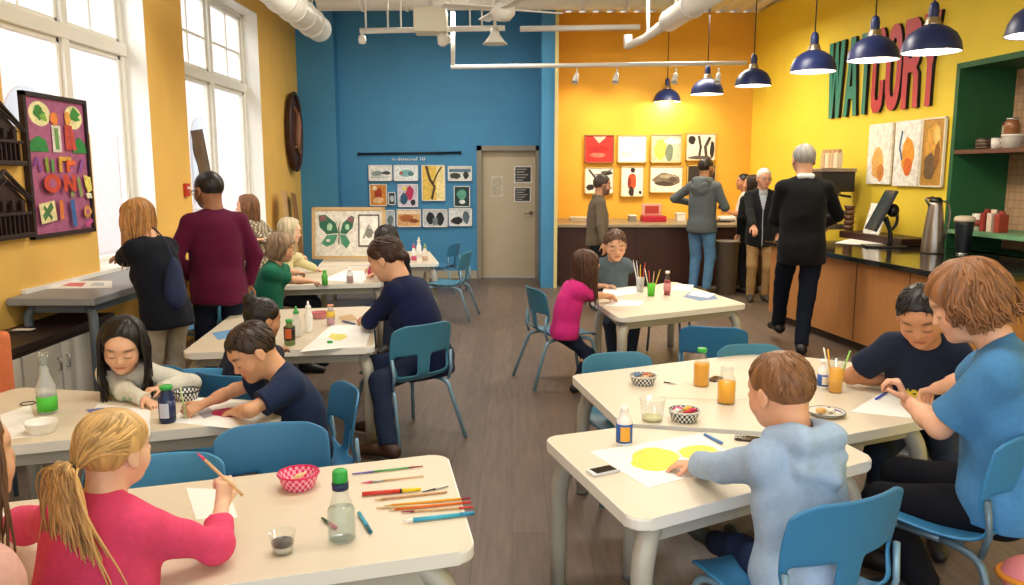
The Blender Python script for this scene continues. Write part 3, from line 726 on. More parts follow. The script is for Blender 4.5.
def tile_mat():
    m = bpy.data.materials.new('tan_tiles'); m.use_nodes = True; nt = m.node_tree; b = nt.nodes['Principled BSDF']
    tc = nt.nodes.new('ShaderNodeTexCoord'); sp = nt.nodes.new('ShaderNodeSeparateXYZ'); cb = nt.nodes.new('ShaderNodeCombineXYZ')
    nt.links.new(tc.outputs['Object'], sp.inputs[0]); nt.links.new(sp.outputs['Y'], cb.inputs['X']); nt.links.new(sp.outputs['Z'], cb.inputs['Y'])
    br = nt.nodes.new('ShaderNodeTexBrick'); br.offset = 0; br.inputs['Scale'].default_value = 1; br.inputs['Brick Width'].default_value = .075; br.inputs['Row Height'].default_value = .075; br.inputs['Mortar Size'].default_value = .003
    br.inputs['Color1'].default_value = lin('C39F80') + (1,); br.inputs['Color2'].default_value = lin('B8926F') + (1,); br.inputs['Mortar'].default_value = lin('8F755C') + (1,)
    nt.links.new(cb.outputs[0], br.inputs['Vector']); nt.links.new(br.outputs['Color'], b.inputs['Base Color']); b.inputs['Roughness'].default_value = .4; return m
m = MB(); rbox(m, A0 + .03, A1, .55, .62, AZ0, AZ1); S(m.build('wall_alcove', tile_mat()))
# door in the blue wall
door = S(empty('door_1', ((DX0 + DX1) / 2, YB + .1, 0)))
w2 = (DX1 - DX0) / 2; fr = mat('door_frame_grey', '8C8474', .5)
m = MB(); m.box((-w2 - .05, -.13, 0), (-w2 + .02, .05, DH + .05)); m.box((w2 - .02, -.13, 0), (w2 + .05, .05, DH + .05)); m.box((-w2 - .05, -.13, DH - .02), (w2 + .05, .05, DH + .05)); m.build('door_frame', fr, door)
lf = MB().box((-w2 + .02, -.02, .01), (w2 - .02, .03, DH - .02), bevel=.003).build('door_leaf', mat('door_beige', 'BFAE90', .5, noise=.03, nscale=4), door)
h_ = MB(); h_.lathe([(0, 0), (.025, 0), (.025, .01), (.01, .012), (.01, .05), (0, .05)], 12, M=xf((w2 - .08, -.02, .95), rx=PI / 2)); h_.tube([(w2 - .08, -.07, .95), (w2 - .19, -.07, .95)], .010, 8); h_.build('door_handle', mat('brushed_steel', 'B8B8B4', .3, 1), lf)
def poster_flat(name, w, h, M_, parts, label, cat, frame=None, depth=.02, group=None, fw=.012, mats=None, hang=None):
    """a picture: frame and a sheet with flat shapes in colour. local x to the right, y = up, z = towards the viewer"""
    r = empty(name, (0, 0, 0), 0, label, cat, group); r.matrix_world = M_
    if frame:
        f = MB()
        for lo, hi in (((-w / 2, -h / 2, 0), (w / 2, -h / 2 + fw, depth)), ((-w / 2, h / 2 - fw, 0), (w / 2, h / 2, depth)), ((-w / 2, -h / 2, 0), (-w / 2 + fw, h / 2, depth)), ((w / 2 - fw, -h / 2, 0), (w / 2, h / 2, depth))): f.box(lo, hi)
        f.build('frame', mat('frame_' + frame, frame, .45), r)
    c = MB(); bg = parts[0]; z = depth * (.55 if frame else 1)
    e = fw * .5 if frame else 0
    c.box((-w / 2 + e, -h / 2 + e, 0), (w / 2 - e, h / 2 - e, z), color=lin(bg))
    for i, p in enumerate(parts[1:]):
        col, pts = p; zz = z + .0008 * (i + 1)
        vs = [c.bm.verts.new(((q[0] - .5) * w, (q[1] - .5) * h, zz)) for q in pts]
        try: f_ = c.bm.faces.new(vs)
        except ValueError: continue
        for l in f_.loops: l[c.col] = lin(col) + (1,)
    me_ = c
    bpy_o = bpy.data.meshes.new('canvas'); c.bm.to_mesh(bpy_o); c.bm.free(); bpy_o.materials.append(vmat('paint', rough=.6, noise=.2, nscale=22))
    link('canvas', bpy_o, None, r)
    return r
def blob(cx, cy, rx, ry, n=14, wob=.15, seed=0, a0=0):
    rr = random.Random(seed); return [(cx + rx * (1 + rr.uniform(-wob, wob)) * math.cos(2 * PI * i / n + a0), cy + ry * (1 + rr.uniform(-wob, wob)) * math.sin(2 * PI * i / n + a0)) for i in range(n)]
def stroke(pts, w):
    L, Rr = [], []
    for i, p in enumerate(pts):
        a = pts[max(0, i - 1)]; b = pts[min(len(pts) - 1, i + 1)]; dx, dy = b[0] - a[0], b[1] - a[1]; l = math.hypot(dx, dy) or 1; nx, ny = -dy / l * w / 2, dx / l * w / 2
        L.append((p[0] + nx, p[1] + ny)); Rr.append((p[0] - nx, p[1] - ny))
    return L + Rr[::-1]
def rect(a, b, c, d): return [(a, b), (c, b), (c, d), (a, d)]
def frame_back(x0, y0, x1, y1, Y):      # matrix for a picture on a wall that faces the camera
    a = at_y(x0, y1, Y); b = at_y(x1, y0, Y); w = b.x - a.x; h = at_y((x0 + x1) / 2, y0, Y).z - at_y((x0 + x1) / 2, y1, Y).z
    c = at_y((x0 + x1) / 2, (y0 + y1) / 2, Y)
    return w, h, Matrix.Translation(c) @ Matrix.Rotation(PI / 2, 4, 'X')
G1 = 'small pictures pinned on the blue wall'
pics = [
 ((369, 165, 392, 181), ['E9EAE6', ('8E9C9A', blob(.35, .45, .25, .2, seed=1)), ('404A4C', blob(.75, .5, .18, .12, seed=2)), ('C9CFCB', blob(.5, .25, .4, .1, seed=3))], 'white landscape photo with a grey shape, top left of the blue wall'),
 ((394, 165, 418, 181), ['E2EAEA', ('7DB8B8', blob(.5, .5, .3, .22, seed=4)), ('D05050', blob(.3, .5, .08, .08, seed=5)), ('4A7A80', blob(.7, .45, .12, .15, seed=6))], 'pale picture with turquoise splash, second in the top row on blue wall'),
 ((422, 165, 445, 201), ['E8C45A', ('F4E2A0', rect(.62, .02, .98, .98)), ('4A3A28', stroke([(.2, .98), (.35, .6), (.55, .4), (.42, .05)], .10)), ('4A3A28', stroke([(.45, .45), (.7, .8), (.85, .95)], .06))], 'tall yellow picture with a dark forked branch on blue wall'),
 ((448, 166, 472, 181), ['D5D7D2', ('3A4038', blob(.3, .35, .25, .2, seed=8)), ('5A7A8A', rect(.05, .6, .95, .8)), ('2A2E30', blob(.75, .4, .12, .25, seed=9))], 'landscape photo of dark figures at the top right of blue wall group'),
 ((370, 184, 387, 206), ['D08838', ('A63A24', blob(.5, .55, .2, .3, seed=10)), ('E8C090', blob(.5, .25, .3, .15, seed=11)), ('F0DCB8', blob(.3, .8, .15, .1, seed=12))], 'small upright orange and red painting on blue wall'),
 ((388.5, 192, 395.5, 205), ['2A3A48', ('B8C4C8', blob(.5, .5, .28, .25, seed=13))], 'tiny dark picture with pale centre beside the orange painting'),
 ((398, 184, 418, 207), ['CFC8D8', ('B83058', blob(.6, .6, .2, .3, seed=14)), ('2E5A78', blob(.3, .35, .18, .25, seed=15)), ('2A2A38', blob(.75, .2, .12, .14, seed=16)), ('E8D070', blob(.35, .8, .12, .1, seed=17))], 'upright picture of magenta and blue shapes on blue wall'),
 ((454, 186, 470, 207), ['1E3A38', ('5AA088', blob(.5, .6, .3, .25, seed=18)), ('E0E8E0', blob(.5, .25, .2, .1, seed=19))], 'upright dark green picture at the right end of the middle row'),
 ((386, 210, 395, 227), ['B8C4C8', ('6A7A80', blob(.5, .4, .3, .3, seed=20))], 'narrow grey picture at the left end of the lowest row'),
 ((397, 209, 421, 227), ['E0B078', ('B86838', blob(.4, .5, .3, .2, seed=21)), ('F4E0C0', rect(.05, .72, .95, .92)), ('8A4828', blob(.7, .35, .2, .12, seed=22))], 'sandy orange landscape picture in the lowest row on blue wall'),
 ((423, 209, 447.5, 227), ['C8CACC', ('20242A', blob(.3, .5, .16, .35, seed=23)), ('20242A', blob(.7, .45, .16, .35, seed=24)), ('7A8488', rect(.4, .1, .6, .5))], 'black and white landscape photo in the lowest row on blue wall'),
 ((449, 208, 472, 226), ['DADCDC', ('1E2226', blob(.35, .3, .25, .2, seed=25)), ('5A6A78', blob(.75, .5, .14, .35, seed=26))], 'black and white photo at the right end of the lowest row'),
]
for (r, parts, lab) in pics:
    w, h, M_ = frame_back(*r, YB - .025); poster_flat('picture', w, h, M_, parts, lab, 'picture', frame='E8E8E6', fw=.012, group=G1)
m = MB(); a = at_y(359, 154, YB - .03); b = at_y(460, 152.5, YB - .03); m.tube([a, b], .016, 8); m.ell(a, (.025, .025, .025), u=8, v=6); m.ell(b, (.025, .025, .025), u=8, v=6); m.box((a.x + .3, YB - .03, a.z - .01), (a.x + .32, YB, a.z + .01)); m.box((b.x - .3, YB - .03, a.z - .01), (b.x - .28, YB, a.z + .01))
tag(m.build('picture_rail', mat('rail_black', '14202C', .4)), 'long thin black rod above the pictures on the blue wall', 'rail')
# raised white lettering under the rod (unreadable tiny text, strokes only)
m = MB(); a = at_y(392, 159, YB - .012); rr = random.Random(4); x = 0
while x < .46:
    if rr.random() > .14:
        hh = rr.choice((.03, .03, .045)); m.box((a.x + x, -.004 + a.y, a.z - .02), (a.x + x + .006, a.y + .012, a.z - .02 + hh)); m.box((a.x + x, a.y - .004, a.z - .02 + rr.choice((0, .012, .025))), (a.x + x + .018, a.y + .012, a.z - .014 + .012))
    x += .027
tag(m.build('wall_lettering', whi), 'line of tiny white lettering beneath the black rod on blue wall', 'lettering')
G2 = 'square framed pictures on the orange wall'
art = [
 ((584, 135, 614, 163), ['D02A24', ('A81A1A', blob(.5, .5, .4, .12, seed=31)), ('F0B8A8', [(.3, .95), (.75, .95), (.5, .7)]), ('E8705A', blob(.45, .28, .25, .08, seed=33))], 'square red picture on orange wall, top left of eight'),
 ((617, 135, 647, 163), ['F4F2EA', ('B8B4A8', stroke([(.6, .7), (.7, .5), (.72, .4)], .03)), ('E4E0D4', blob(.3, .3, .2, .1, seed=34))], 'almost blank white square picture on orange wall'),
 ((650, 134, 682, 163), ['B8BCA0', ('D8C458', blob(.32, .45, .2, .35, seed=35, a0=.3)), ('707C68', blob(.6, .35, .12, .3, seed=36)), ('DCE0D4', blob(.7, .75, .25, .12, seed=37))], 'grey square picture with a yellow leaf shape on orange wall'),
 ((685, 133, 716, 161), ['E6DFD0', ('241C18', blob(.2, .75, .12, .16, seed=38)), ('3A2E28', stroke([(.45, .1), (.5, .5), (.42, .9)], .08)), ('3A2E28', stroke([(.7, .1), (.65, .5), (.8, .85)], .10)), ('241C18', blob(.88, .4, .08, .3, seed=39)), ('5A4C44', blob(.5, .12, .4, .07, seed=40))], 'square picture of dark plants on cream, top right of eight'),
 ((584, 167, 614, 194), ['EAE6DC', ('3A3836', stroke([(.15, .9), (.4, .55), (.8, .2)], .07)), ('2A2624', blob(.75, .78, .2, .08, seed=41)), ('2A2624', blob(.2, .25, .14, .12, seed=42)), ('6A6460', stroke([(.3, .7), (.6, .75), (.9, .9)], .04))], 'square picture of black branches, lower left of eight on orange wall'),
 ((620, 166, 644, 197), ['EFE9DC', ('C04A22', blob(.5, .5, .2, .26, seed=43)), ('2A1C18', blob(.52, .86, .10, .09, seed=44)), ('2A1C18', blob(.48, .18, .12, .16, seed=45)), ('8A3018', blob(.38, .45, .06, .2, seed=46)), ('2A2420', blob(.85, .15, .06, .06, seed=47))], 'upright picture of a small figure in an orange coat on orange wall'),
 ((649, 166, 683, 193), ['EEE6D6', ('7A6A58', blob(.5, .48, .40, .26, seed=48)), ('4A3C30', blob(.45, .35, .3, .08, seed=49)), ('A89880', blob(.55, .62, .28, .07, seed=50)), ('5A4A3C', blob(.7, .5, .12, .1, seed=51))], 'picture of a brown rock shape on cream, orange wall'),
 ((686, 165, 716, 192), ['2E2622', ('5A4838', blob(.6, .4, .25, .3, seed=52)), ('C8B898', blob(.85, .8, .1, .12, seed=53))], 'dark brown square picture partly behind man in hoodie'),
]
for (r, parts, lab) in art:
    w, h, M_ = frame_back(*r, YY - .035); poster_flat('framed_picture', w, h, M_, parts, lab, 'picture', frame='C9A860' if 'red' not in lab else '8A5A38', depth=.035, fw=.016, group=G2)
# papers on the door
for (r, lab, seed) in (((514, 166, 532, 183), 'upper dark notice with pale border on the beige door', 1), ((514, 187, 531, 202), 'lower dark notice on the beige door', 2), ((491, 176, 503, 197), 'pale plain notice at the left on the beige door', 3)):
    w, h, M_ = frame_back(*r, YB + .078); bg = 'D8D4CC' if seed < 3 else 'C9BEA8'
    ps = [bg] + ([('3A3834', rect(.07, .07, .93, .93))] + [('A8A49A', rect(.14, .14 + .16 * k, .5 + .35 * ((k * 7 % 5) / 5), .20 + .16 * k)) for k in range(5)] if seed < 3 else [('B8AC94', rect(.1, .1, .9, .9))])
    poster_flat('notice', w, h, M_, ps, lab, 'notice', depth=.004, group='papers on the beige door')
# the lemon wall: letters and leaning boards
def rw_matrix(p):      # x along wall to the camera's right, y up, z into the room
    return Matrix.Translation(p) @ Matrix(((RWD.x, 0, RWN.x), (RWD.y, 0, RWN.y), (0, 1, 0))).to_4x4()
sg = empty('wall_sign', (0, 0, 0), 0, 'big raised letters reading WATCORY, green then red, on lemon wall', 'sign')
pA = at_rw(828, 118); pB = at_rw(934, 107); sg.matrix_world = rw_matrix(Vector((pA.x, pA.y, (pA.z + pB.z) / 2)))
LW = (pB - pA).to_2d().length * 1.04; LH = (at_rw(832, 50).z - pA.z) * 1.10; print('SIGN', LW, LH, pA, pB)
cell = [0, .185, .335, .455, .575, .72, .865, 1.0]; mg_, mr_, mk_ = mat('letter_green', '1A7F6C', .5), mat('letter_red', 'BE2C3C', .5), mat('letter_side', '1C1A20', .6)
def letter(ch):
    W_, t = 1.0, .30
    if ch == 'W': return [[(0, 1), (.26, 1), (.33, .35), (.42, 1), (.60, 1), (.68, .35), (.76, 1), (1, 1), (.82, 0), (.60, 0), (.5, .62), (.40, 0), (.18, 0)]]
    if ch == 'A': return [[(.32, 1), (.68, 1), (1, 0), (.72, 0), (.66, .22), (.34, .22), (.28, 0), (0, 0)], [(.5, .80), (.39, .38), (.61, .38)]]
    if ch == 'T': return [[(0, 1), (1, 1), (1, .84), (.66, .84), (.66, 0), (.34, 0), (.34, .84), (0, .84)]]
    if ch in 'CO':
        o = []; i = []
        for k in range(33):
            a = PI * 2 * k / 32
            f = lambda r, c, p: (c + r * (abs(math.cos(a)) ** p) * (1 if math.cos(a) > 0 else -1))
            o.append((f(.5, .5, .8), .5 + .5 * (abs(math.sin(a)) ** .8) * (1 if math.sin(a) > 0 else -1))); i.append((.5 + .2 * (abs(math.cos(a)) ** .8) * (1 if math.cos(a) > 0 else -1), .5 + .34 * (abs(math.sin(a)) ** .8) * (1 if math.sin(a) > 0 else -1)))
        if ch == 'O': return [o[:-1], i[:-1]]
        return [[(1, .66), (1, .78), (.93, .93), (.75, 1), (.25, 1), (.07, .93), (0, .78), (0, .22), (.07, .07), (.25, 0), (.75, 0), (.93, .07), (1, .22), (1, .38), (.68, .38), (.68, .22), (.60, .15), (.40, .15), (.32, .22), (.32, .78), (.40, .85), (.60, .85), (.68, .78), (.68, .66)]]
    if ch == 'R': return [[(0, 0), (0, 1), (.7, 1), (.92, .93), (1, .78), (1, .60), (.92, .50), (.80, .45), (.95, .38), (1, 0), (.70, 0), (.66, .34), (.60, .40), (.32, .40), (.32, 0)], [(.32, .56), (.32, .84), (.62, .84), (.68, .78), (.68, .63), (.62, .56)]]
    if ch == 'Y': return [[(0, 1), (.30, 1), (.5, .60), (.70, 1), (1, 1), (.66, .42), (.66, 0), (.34, 0), (.34, .42)]]
for i, ch in enumerate('WATCORY'):
    x0 = cell[i] * LW + .015; x1 = cell[i + 1] * LW - .015
    cu = bpy.data.curves.new('letter', 'CURVE'); cu.dimensions = '2D'; cu.fill_mode = 'BOTH'; cu.extrude = .018
    for lp in letter(ch):
        sp = cu.splines.new('POLY'); sp.points.add(len(lp) - 1); sp.use_cyclic_u = True
        for q, (a, b) in zip(sp.points, lp): q.co = (x0 + a * (x1 - x0), b * LH, 0, 1)
    tmp = bpy.data.objects.new('tmp', cu); me = bpy.data.meshes.new_from_object(tmp); bpy.data.objects.remove(tmp)
    me.transform(Matrix.Translation((0, 0, .020))); me.materials.clear(); me.materials.append(mg_ if i < 3 else mr_); me.materials.append(mk_)
    for p in me.polygons: p.material_index = 0 if p.normal.z > .5 else 1
    link('letter', me, None, sg)
def rwpic(px0, py0, px1, py1, parts, lab, off=.02, frame=None, lean=0, cat='picture', fw=.015, name='art_board', group='boards leaning on the lemon wall'):
    a = at_rw(px0, py1, off); b = at_rw(px1, py1, off); t = at_rw((px0 + px1) / 2, py0, off); c = (a + b) / 2; w = (b - a).to_2d().length; h = t.z - c.z
    M_ = rw_matrix(Vector((c.x, c.y, c.z))) @ Matrix.Rotation(-R_(lean), 4, 'X') @ Matrix.Translation((0, h / 2, 0))
    return poster_flat(name, w, h, M_, parts, lab, cat, frame=frame, depth=.025, fw=fw, group=group)
rwpic(868, 124, 891, 184, ['F2EEE2', ('E8B060', blob(.45, .35, .28, .25, seed=60)), ('C8803A', blob(.6, .2, .15, .14, seed=61))], 'white board with orange blot, leftmost of three on lemon wall')
rwpic(894, 121, 919, 186, ['F1EFE8', ('E89A30', blob(.55, .45, .25, .28, seed=62)), ('4A6A8A', stroke([(.3, .85), (.22, .6), (.35, .4)], .07)), ('D86A28', blob(.6, .3, .15, .14, seed=63))], 'white board with orange and blue paint, middle of three on lemon wall')
rwpic(920, 118, 943, 187, ['B98A3A', ('D8A040', blob(.5, .6, .35, .3, seed=64)), ('6A5238', blob(.4, .3, .25, .2, seed=65)), ('E8C870', blob(.65, .75, .15, .12, seed=66)), ('8A5A28', blob(.7, .45, .12, .2, seed=67))], 'golden brown board in a white edge, rightmost of three on lemon wall', frame='EDE6D2')
# left wall: pictures and reliefs
def lw_matrix(Y, z, x=XL): return Matrix(((0, 0, 1, x), (1, 0, 0, Y), (0, 1, 0, z), (0, 0, 0, 1)))
a = at_x(20, 92, XL + .02); b = at_x(84, 99, XL + .02); a2 = at_x(32, 241, XL + .02); b2 = at_x(90, 231, XL + .02)
w = b.y - a.y; h = (a.z - a2.z + b.z - b2.z) / 2
P_ = ['AC6088', ('F0E8B0', blob(.25, .86, .16, .085, 18, .02)), ('F0E8B0', blob(.78, .86, .15, .085, 18, .02)), ('3E8A3A', blob(.22, .87, .08, .05, seed=70, wob=.4)), ('88B850', blob(.30, .84, .05, .03, seed=71, wob=.4)), ('3E8A3A', blob(.80, .87, .08, .05, seed=72, wob=.4)),
      ('2E8A44', [(.04, .60), (.34, .60), (.30, .68), (.19, .71), (.08, .67)]), ('2E8A44', [(.72, .60), (.96, .60), (.94, .67), (.85, .72), (.75, .68)]), ('E4DCD0', rect(.40, .60, .54, .79)), ('6AA058', rect(.44, .62, .50, .77)), ('E8873A', blob(.45, .84, .06, .045, seed=73)), ('C84A40', rect(.60, .62, .70, .80)), ('E8A048', blob(.66, .85, .05, .05, seed=74)), ('C84A40', [(.66, .80), (.72, .80), (.78, .62), (.71, .62)]),
      ('8A4AA8', stroke([(.08, .50), (.14, .56), (.18, .46)], .03)), ('8A9838', stroke([(.28, .46), (.27, .56)], .05)), ('5AA050', stroke([(.36, .46), (.36, .55)], .04)), ('D8A840', stroke([(.48, .46), (.48, .56)], .05)), ('D8A840', stroke([(.46, .555), (.66, .555)], .03)), ('E86830', stroke([(.60, .46), (.60, .55)], .05)), ('E86830', stroke([(.60, .52), (.72, .53)], .03)), ('9A58B0', stroke([(.78, .46), (.86, .56)], .035)),
      ('E8D870', [(.84, .44), (.96, .42), (.98, .32), (.90, .30), (.86, .36)]), ('F0ECD0', [(.86, .30), (.95, .30), (.97, .26), (.88, .26)]), ('8A9C58', stroke([(.62, .28), (.66, .42)], .05)), ('8A9C58', stroke([(.78, .28), (.74, .42)], .05)),
      ('ECE0A8', [(.10, .10), (.34, .12), (.32, .26), (.08, .24)]), ('4A7A48', stroke([(.14, .14), (.28, .23)], .05)), ('4A7A48', stroke([(.26, .13), (.15, .22)], .03)), ('D87838', stroke([(.42, .12), (.42, .26)], .06)), ('3A6AA8', stroke([(.62, .06), (.60, .26)], .07)), ('D89A48', blob(.85, .16, .07, .045, seed=77)), ('AC6088', blob(.85, .16, .035, .022, seed=78)), ('C84A90', stroke([(.8, .06), (.92, .09)], .03))]
# the letters ON in red-orange
P_ += [('D04A34', blob(.30, .38, .13, .065, 20, .02)), ('AC6088', blob(.30, .38, .055, .035, 16, .02)), ('D04A34', rect(.47, .32, .53, .44)), ('D04A34', [(.47, .44), (.53, .44), (.66, .32), (.60, .32)]), ('D04A34', rect(.61, .32, .67, .44))]
poster_flat('framed_poster', w, h, lw_matrix((a.y + b.y) / 2, (a.z + a2.z + b.z + b2.z) / 4, XL), P_, 'tall pink and purple painted poster with the letters ON, thin black frame', 'poster', frame='2A1A1C', depth=.035, fw=.028)
def relief(y0, z0, hh, label, seed):
    r = empty('wall_lantern', (XL, y0, z0), 0, label, 'wall ornament', 'dark house shaped ornaments on left wall')
    dk = mat('dark_carved_wood', '2A1612', .55, noise=.2, nscale=40)
    m = MB(); W_ = .40
    m.box((0, 0, 0), (.02, W_, hh * .55)); m.prism([(0, hh * .55), (W_ / 2, hh), (W_, hh * .55)], 0, .03, M=Matrix(((0, 0, 1, 0), (1, 0, 0, 0), (0, 1, 0, 0), (0, 0, 0, 1)))); m.build('back_panel', dk, r)
    for k in range(9): 
        y = .02 + k * (W_ - .05) / 8; p = MB(); p.box((.02, y, .03), (.045, y + .012, hh * .36)); p.build('bar', dk, r)
    m = MB(); m.box((.0, -.02, .0), (.06, W_ + .02, .03), bevel=.006); m.box((0, -.01, hh * .36), (.055, W_ + .01, hh * .41), bevel=.006); m.build('ledge', dk, r)
    for k in range(4): 
        y = .05 + k * .09; p = MB(); p.box((.02, y, hh * .44), (.05, y + .03, hh * .6), bevel=.004); p.build('pillar', dk, r)
    m = MB(); 
    for s in (0, 1):
        pa = (.0, -.05 if s == 0 else W_ + .05, hh * .58); m.tube([(.035, pa[1], hh * .58), (.035, W_ / 2, hh + .02)], .013, 6); m.tube([(.05, pa[1] * .9 + .02, hh * .55), (.045, W_ / 2, hh - .03)], .008, 6)
    m.build('roof', dk, r)
relief(4.47, 1.57, .36, 'upper of two dark carved house shaped wall ornaments', 1)
relief(4.49, 1.14, .38, 'lower of two dark carved house shaped wall ornaments', 2)
# fire alarm, oval mask
p = at_x(185, 190, XL); m = MB(); m.box((0, -.04, -.06), (.035, .04, .06), bevel=.006); fa = m.build('alarm_box', mat('alarm_red', 'C03A28', .4), None, loc=(XL, p.y, p.z))
tag(fa, 'small red fire alarm pull box on the yellow pier between windows', 'fire alarm')
MB().box((.035, -.025, .01), (.038, .025, .03)).build('alarm_label', whi, fa)
p = at_x(289.5, 132, XL); t = at_x(289.5, 93, XL); r = empty('oval_ornament', (XL + .045, p.y, p.z), 0, 'tall dark oval carved ornament on the yellow wall near corner', 'wall ornament')
hh = t.z - p.z; ww = (at_x(296, 132, XL).y - at_x(283, 132, XL).y) / 2 - .03
MB().ell((0, 0, 0), (.05, ww, hh), u=28, v=16).build('disc', mat('oval_dark', '4A2A1E', .5, noise=.4, nscale=8), r)
m = MB(); m.tube([(.035 * 1, ww * .96 * math.cos(a), hh * .97 * math.sin(a)) for a in np.linspace(0, 2 * PI, 33)[:-1]], .03, 8, closed=True); m.build('rim', mat('oval_rim', '3A2018', .45), r)
m = MB(); m.tube(bez((.055, -.1, hh * .6), (.075, .25, hh * .3), (.075, -.3, -.1), (.06, .1, -hh * .6), 12), [.02 + .03 * math.sin(PI * i / 12) for i in range(13)], 8, flat=.5); m.tube(bez((.055, .15, hh * .5), (.07, -.1, hh * .1), (.07, .2, -.2), (.055, -.1, -hh * .4), 8), .018, 6); m.build('carving', mat('oval_carving', '8A6048', .5), r)
# ------------------------------------------------------------------ ceiling services
duct = mat('duct_white', 'E6E4DE', .4); pipe = mat('pipe_white', 'E2E0DA', .4)
def duct_obj(pts, rad, lab, seam=.5, hangers=()):
    r = empty('air_duct', pts[0], 0, lab, 'duct'); o = Vector(pts[0]); P2 = [Vector(p) - o for p in pts]
    MB().tube(P2, rad, 24).build('tube', duct, r); d = P2[-1] - P2[0]; n = int(d.length / seam)
    for k in range(1, n):
        c = P2[0] + d * k / n; u = d.normalized(); m = MB(); m.tube([c - u * .015, c + u * .015], rad + .012, 24); m.build('seam_ring', duct, r)
    for k in (0.15, .5, .85):
        c = P2[0] + d * k; m = MB(); m.tube([c + Vector((0, 0, rad)), (c.x, c.y, ZC - o.z)], .008, 6); m.build('hanger', pipe, r)
    return r
a = at_y(316, 5, 9.9); b = at_y(640, 3, 9.9); duct_obj([(-2.3, 9.9, 3.60), (1.9, 9.9, 3.62)], .17, 'wide white round duct running across under the ceiling')
p1 = at_y(319, 29, 8.6); p0 = at_y(268, -14, 6.6); duct_obj([tuple(p0), tuple(p1)], .13, 'white duct along the window wall ending near the corner', .4)
p1 = at_y(640, 40, 7.6); p0 = at_y(722, -14, 5.7); duct_obj([tuple(p0), tuple(p1.lerp(p0, .42))], .085, 'white slanting round duct over the middle of the room', .4)
m = MB(); q0 = p1.lerp(p0, .42); m.tube([q0, at_y(645, 38, 7.5), at_y(628, 46, 7.7)], [.05, .035, .035], 12); m.tube([at_y(628, 35, 7.7), at_y(628, 48, 7.7)], .04, 10); m.tube([at_y(648, -4, 7.4), at_y(648, 36, 7.4)], .018, 6); tag(m.build('drop_pipe', pipe), 'thin white pipe continuing the slanting duct with upturned end', 'pipe')
# conduit track with small spotlights
Yt = 9.6; r = empty('light_track', at_y(453, 66, Yt), 0, 'long white conduit rail crossing in front of blue and orange walls', 'light track'); o = Vector(r.location)
MB().tube([at_y(453, 12, Yt) - o, at_y(453, 66, Yt) - o], .025, 10).build('riser', pipe, r); MB().tube([at_y(451, 67, Yt) - o, at_y(747, 63, Yt) - o], .025, 10).build('rail', pipe, r)
MB().tube([at_y(520, 29, 8.8) - o, at_y(640, 27, 8.8) - o], .03, 8).build('upper_conduit', pipe, r)
for (px, lab) in ((577, 'first small white spotlight from the left on conduit rail'), (617, 'second small white spotlight from the left on conduit rail'), (676, 'third small white spotlight on rail between two pendants'), (719, 'rightmost small white spotlight on the conduit rail')):
    c = at_y(px, 66, Yt); r = empty('spotlight', c, 0, lab, 'spotlight', 'small white spotlights on the conduit rail')
    MB().tube([(0, 0, -.02), (0, 0, -.10)], .01, 6).build('stem', pipe, r); MB().lathe([(0, 0), (.024, 0), (.028, -.02), (.038, -.12), (.032, -.12), (.02, -.04), (0, -.03)], 14, M=xf((0, 0, -.09), rx=-.5, ry=.25)).build('lamp_head', pipe, r)
# second track left with fittings and a boxy unit
Y2 = 9.0; r = empty('light_track', at_y(362, 31, Y2), 0, 'short white lamp track in front of the top of blue wall', 'light track'); o = Vector(r.location)
MB().tube([at_y(360, 31, Y2) - o, at_y(505, 28, Y2) - o], .03, 10).build('rail', pipe, r)
for px in (366, 388, 401, 470, 482): MB().tube([at_y(px, 30, Y2) - o, Vector((at_y(px, 30, Y2).x - o.x, 0, ZC - o.z))], .010, 6).build('hanger', pipe, r)
for (px, py, lab) in ((362, 40, 'small round white spotlight hanging at the left end of short track'), (447, 40, 'small round white lamp right of the boxy ceiling unit')):
    c = at_y(px, 31, Y2); r = empty('spotlight', c, 0, lab, 'spotlight'); MB().tube([(0, 0, 0), (0, 0, -.07)], .014, 6).build('stem', pipe, r); MB().lathe([(0, .02), (.035, 0), (.045, -.04), (.035, -.08), (0, -.09)], 14, M=xf((0, 0, -.05))).build('lamp_head', pipe, r)
c = at_y(431, 22, 8.8); r = empty('heater_unit', c, 0, 'boxy cream unit hanging from ceiling before the blue wall', 'ceiling unit'); MB().box((-.17, -.15, -.12), (.17, .15, .13), bevel=.012).build('housing', mat('unit_cream', 'E0DCC8', .5), r); MB().tube([(0, 0, .13), (0, 0, ZC - c.z)], .02, 8).build('hanger', pipe, r); MB().lathe([(0, 0), (.06, 0), (.05, -.12), (.02, -.14), (0, -.14)], 16, M=xf((.12, 0, -.11))).build('nozzle', pipe, r)
c = at_y(495, 44, 8.8); r = empty('bell_lamp', c, 0, 'white bell shaped lamp under the ceiling fan before blue wall', 'lamp'); MB().lathe([(0, .16), (.04, .16), (.05, .1), (.10, .03), (.135, 0), (.12, 0), (.08, .03), (0, .06)], 24).build('lamp_shade', duct, r); MB().tube([(0, 0, .15), (0, 0, ZC - c.z)], .016, 8).build('stem', pipe, r)
c = at_y(503, 12, 8.2); r = empty('ceiling_fan', c, 0, 'white ceiling fan with flat blades at the top of view', 'ceiling fan'); MB().lathe([(0, -.09), (.07, -.08), (.12, -.02), (.12, .05), (.05, .09), (0, .09)], 24).build('motor', duct, r); MB().tube([(0, 0, .08), (0, 0, ZC - c.z)], .018, 8).build('down_rod', pipe, r)
for k in range(4):
    a = k * PI / 2 + .35; MB().box((.10, -.06, .02), (.62, .06, .032), M=Matrix.Rotation(a, 4, 'Z') @ Matrix.Rotation(.15, 4, 'X'), bevel=.004).build('blade', duct, r)
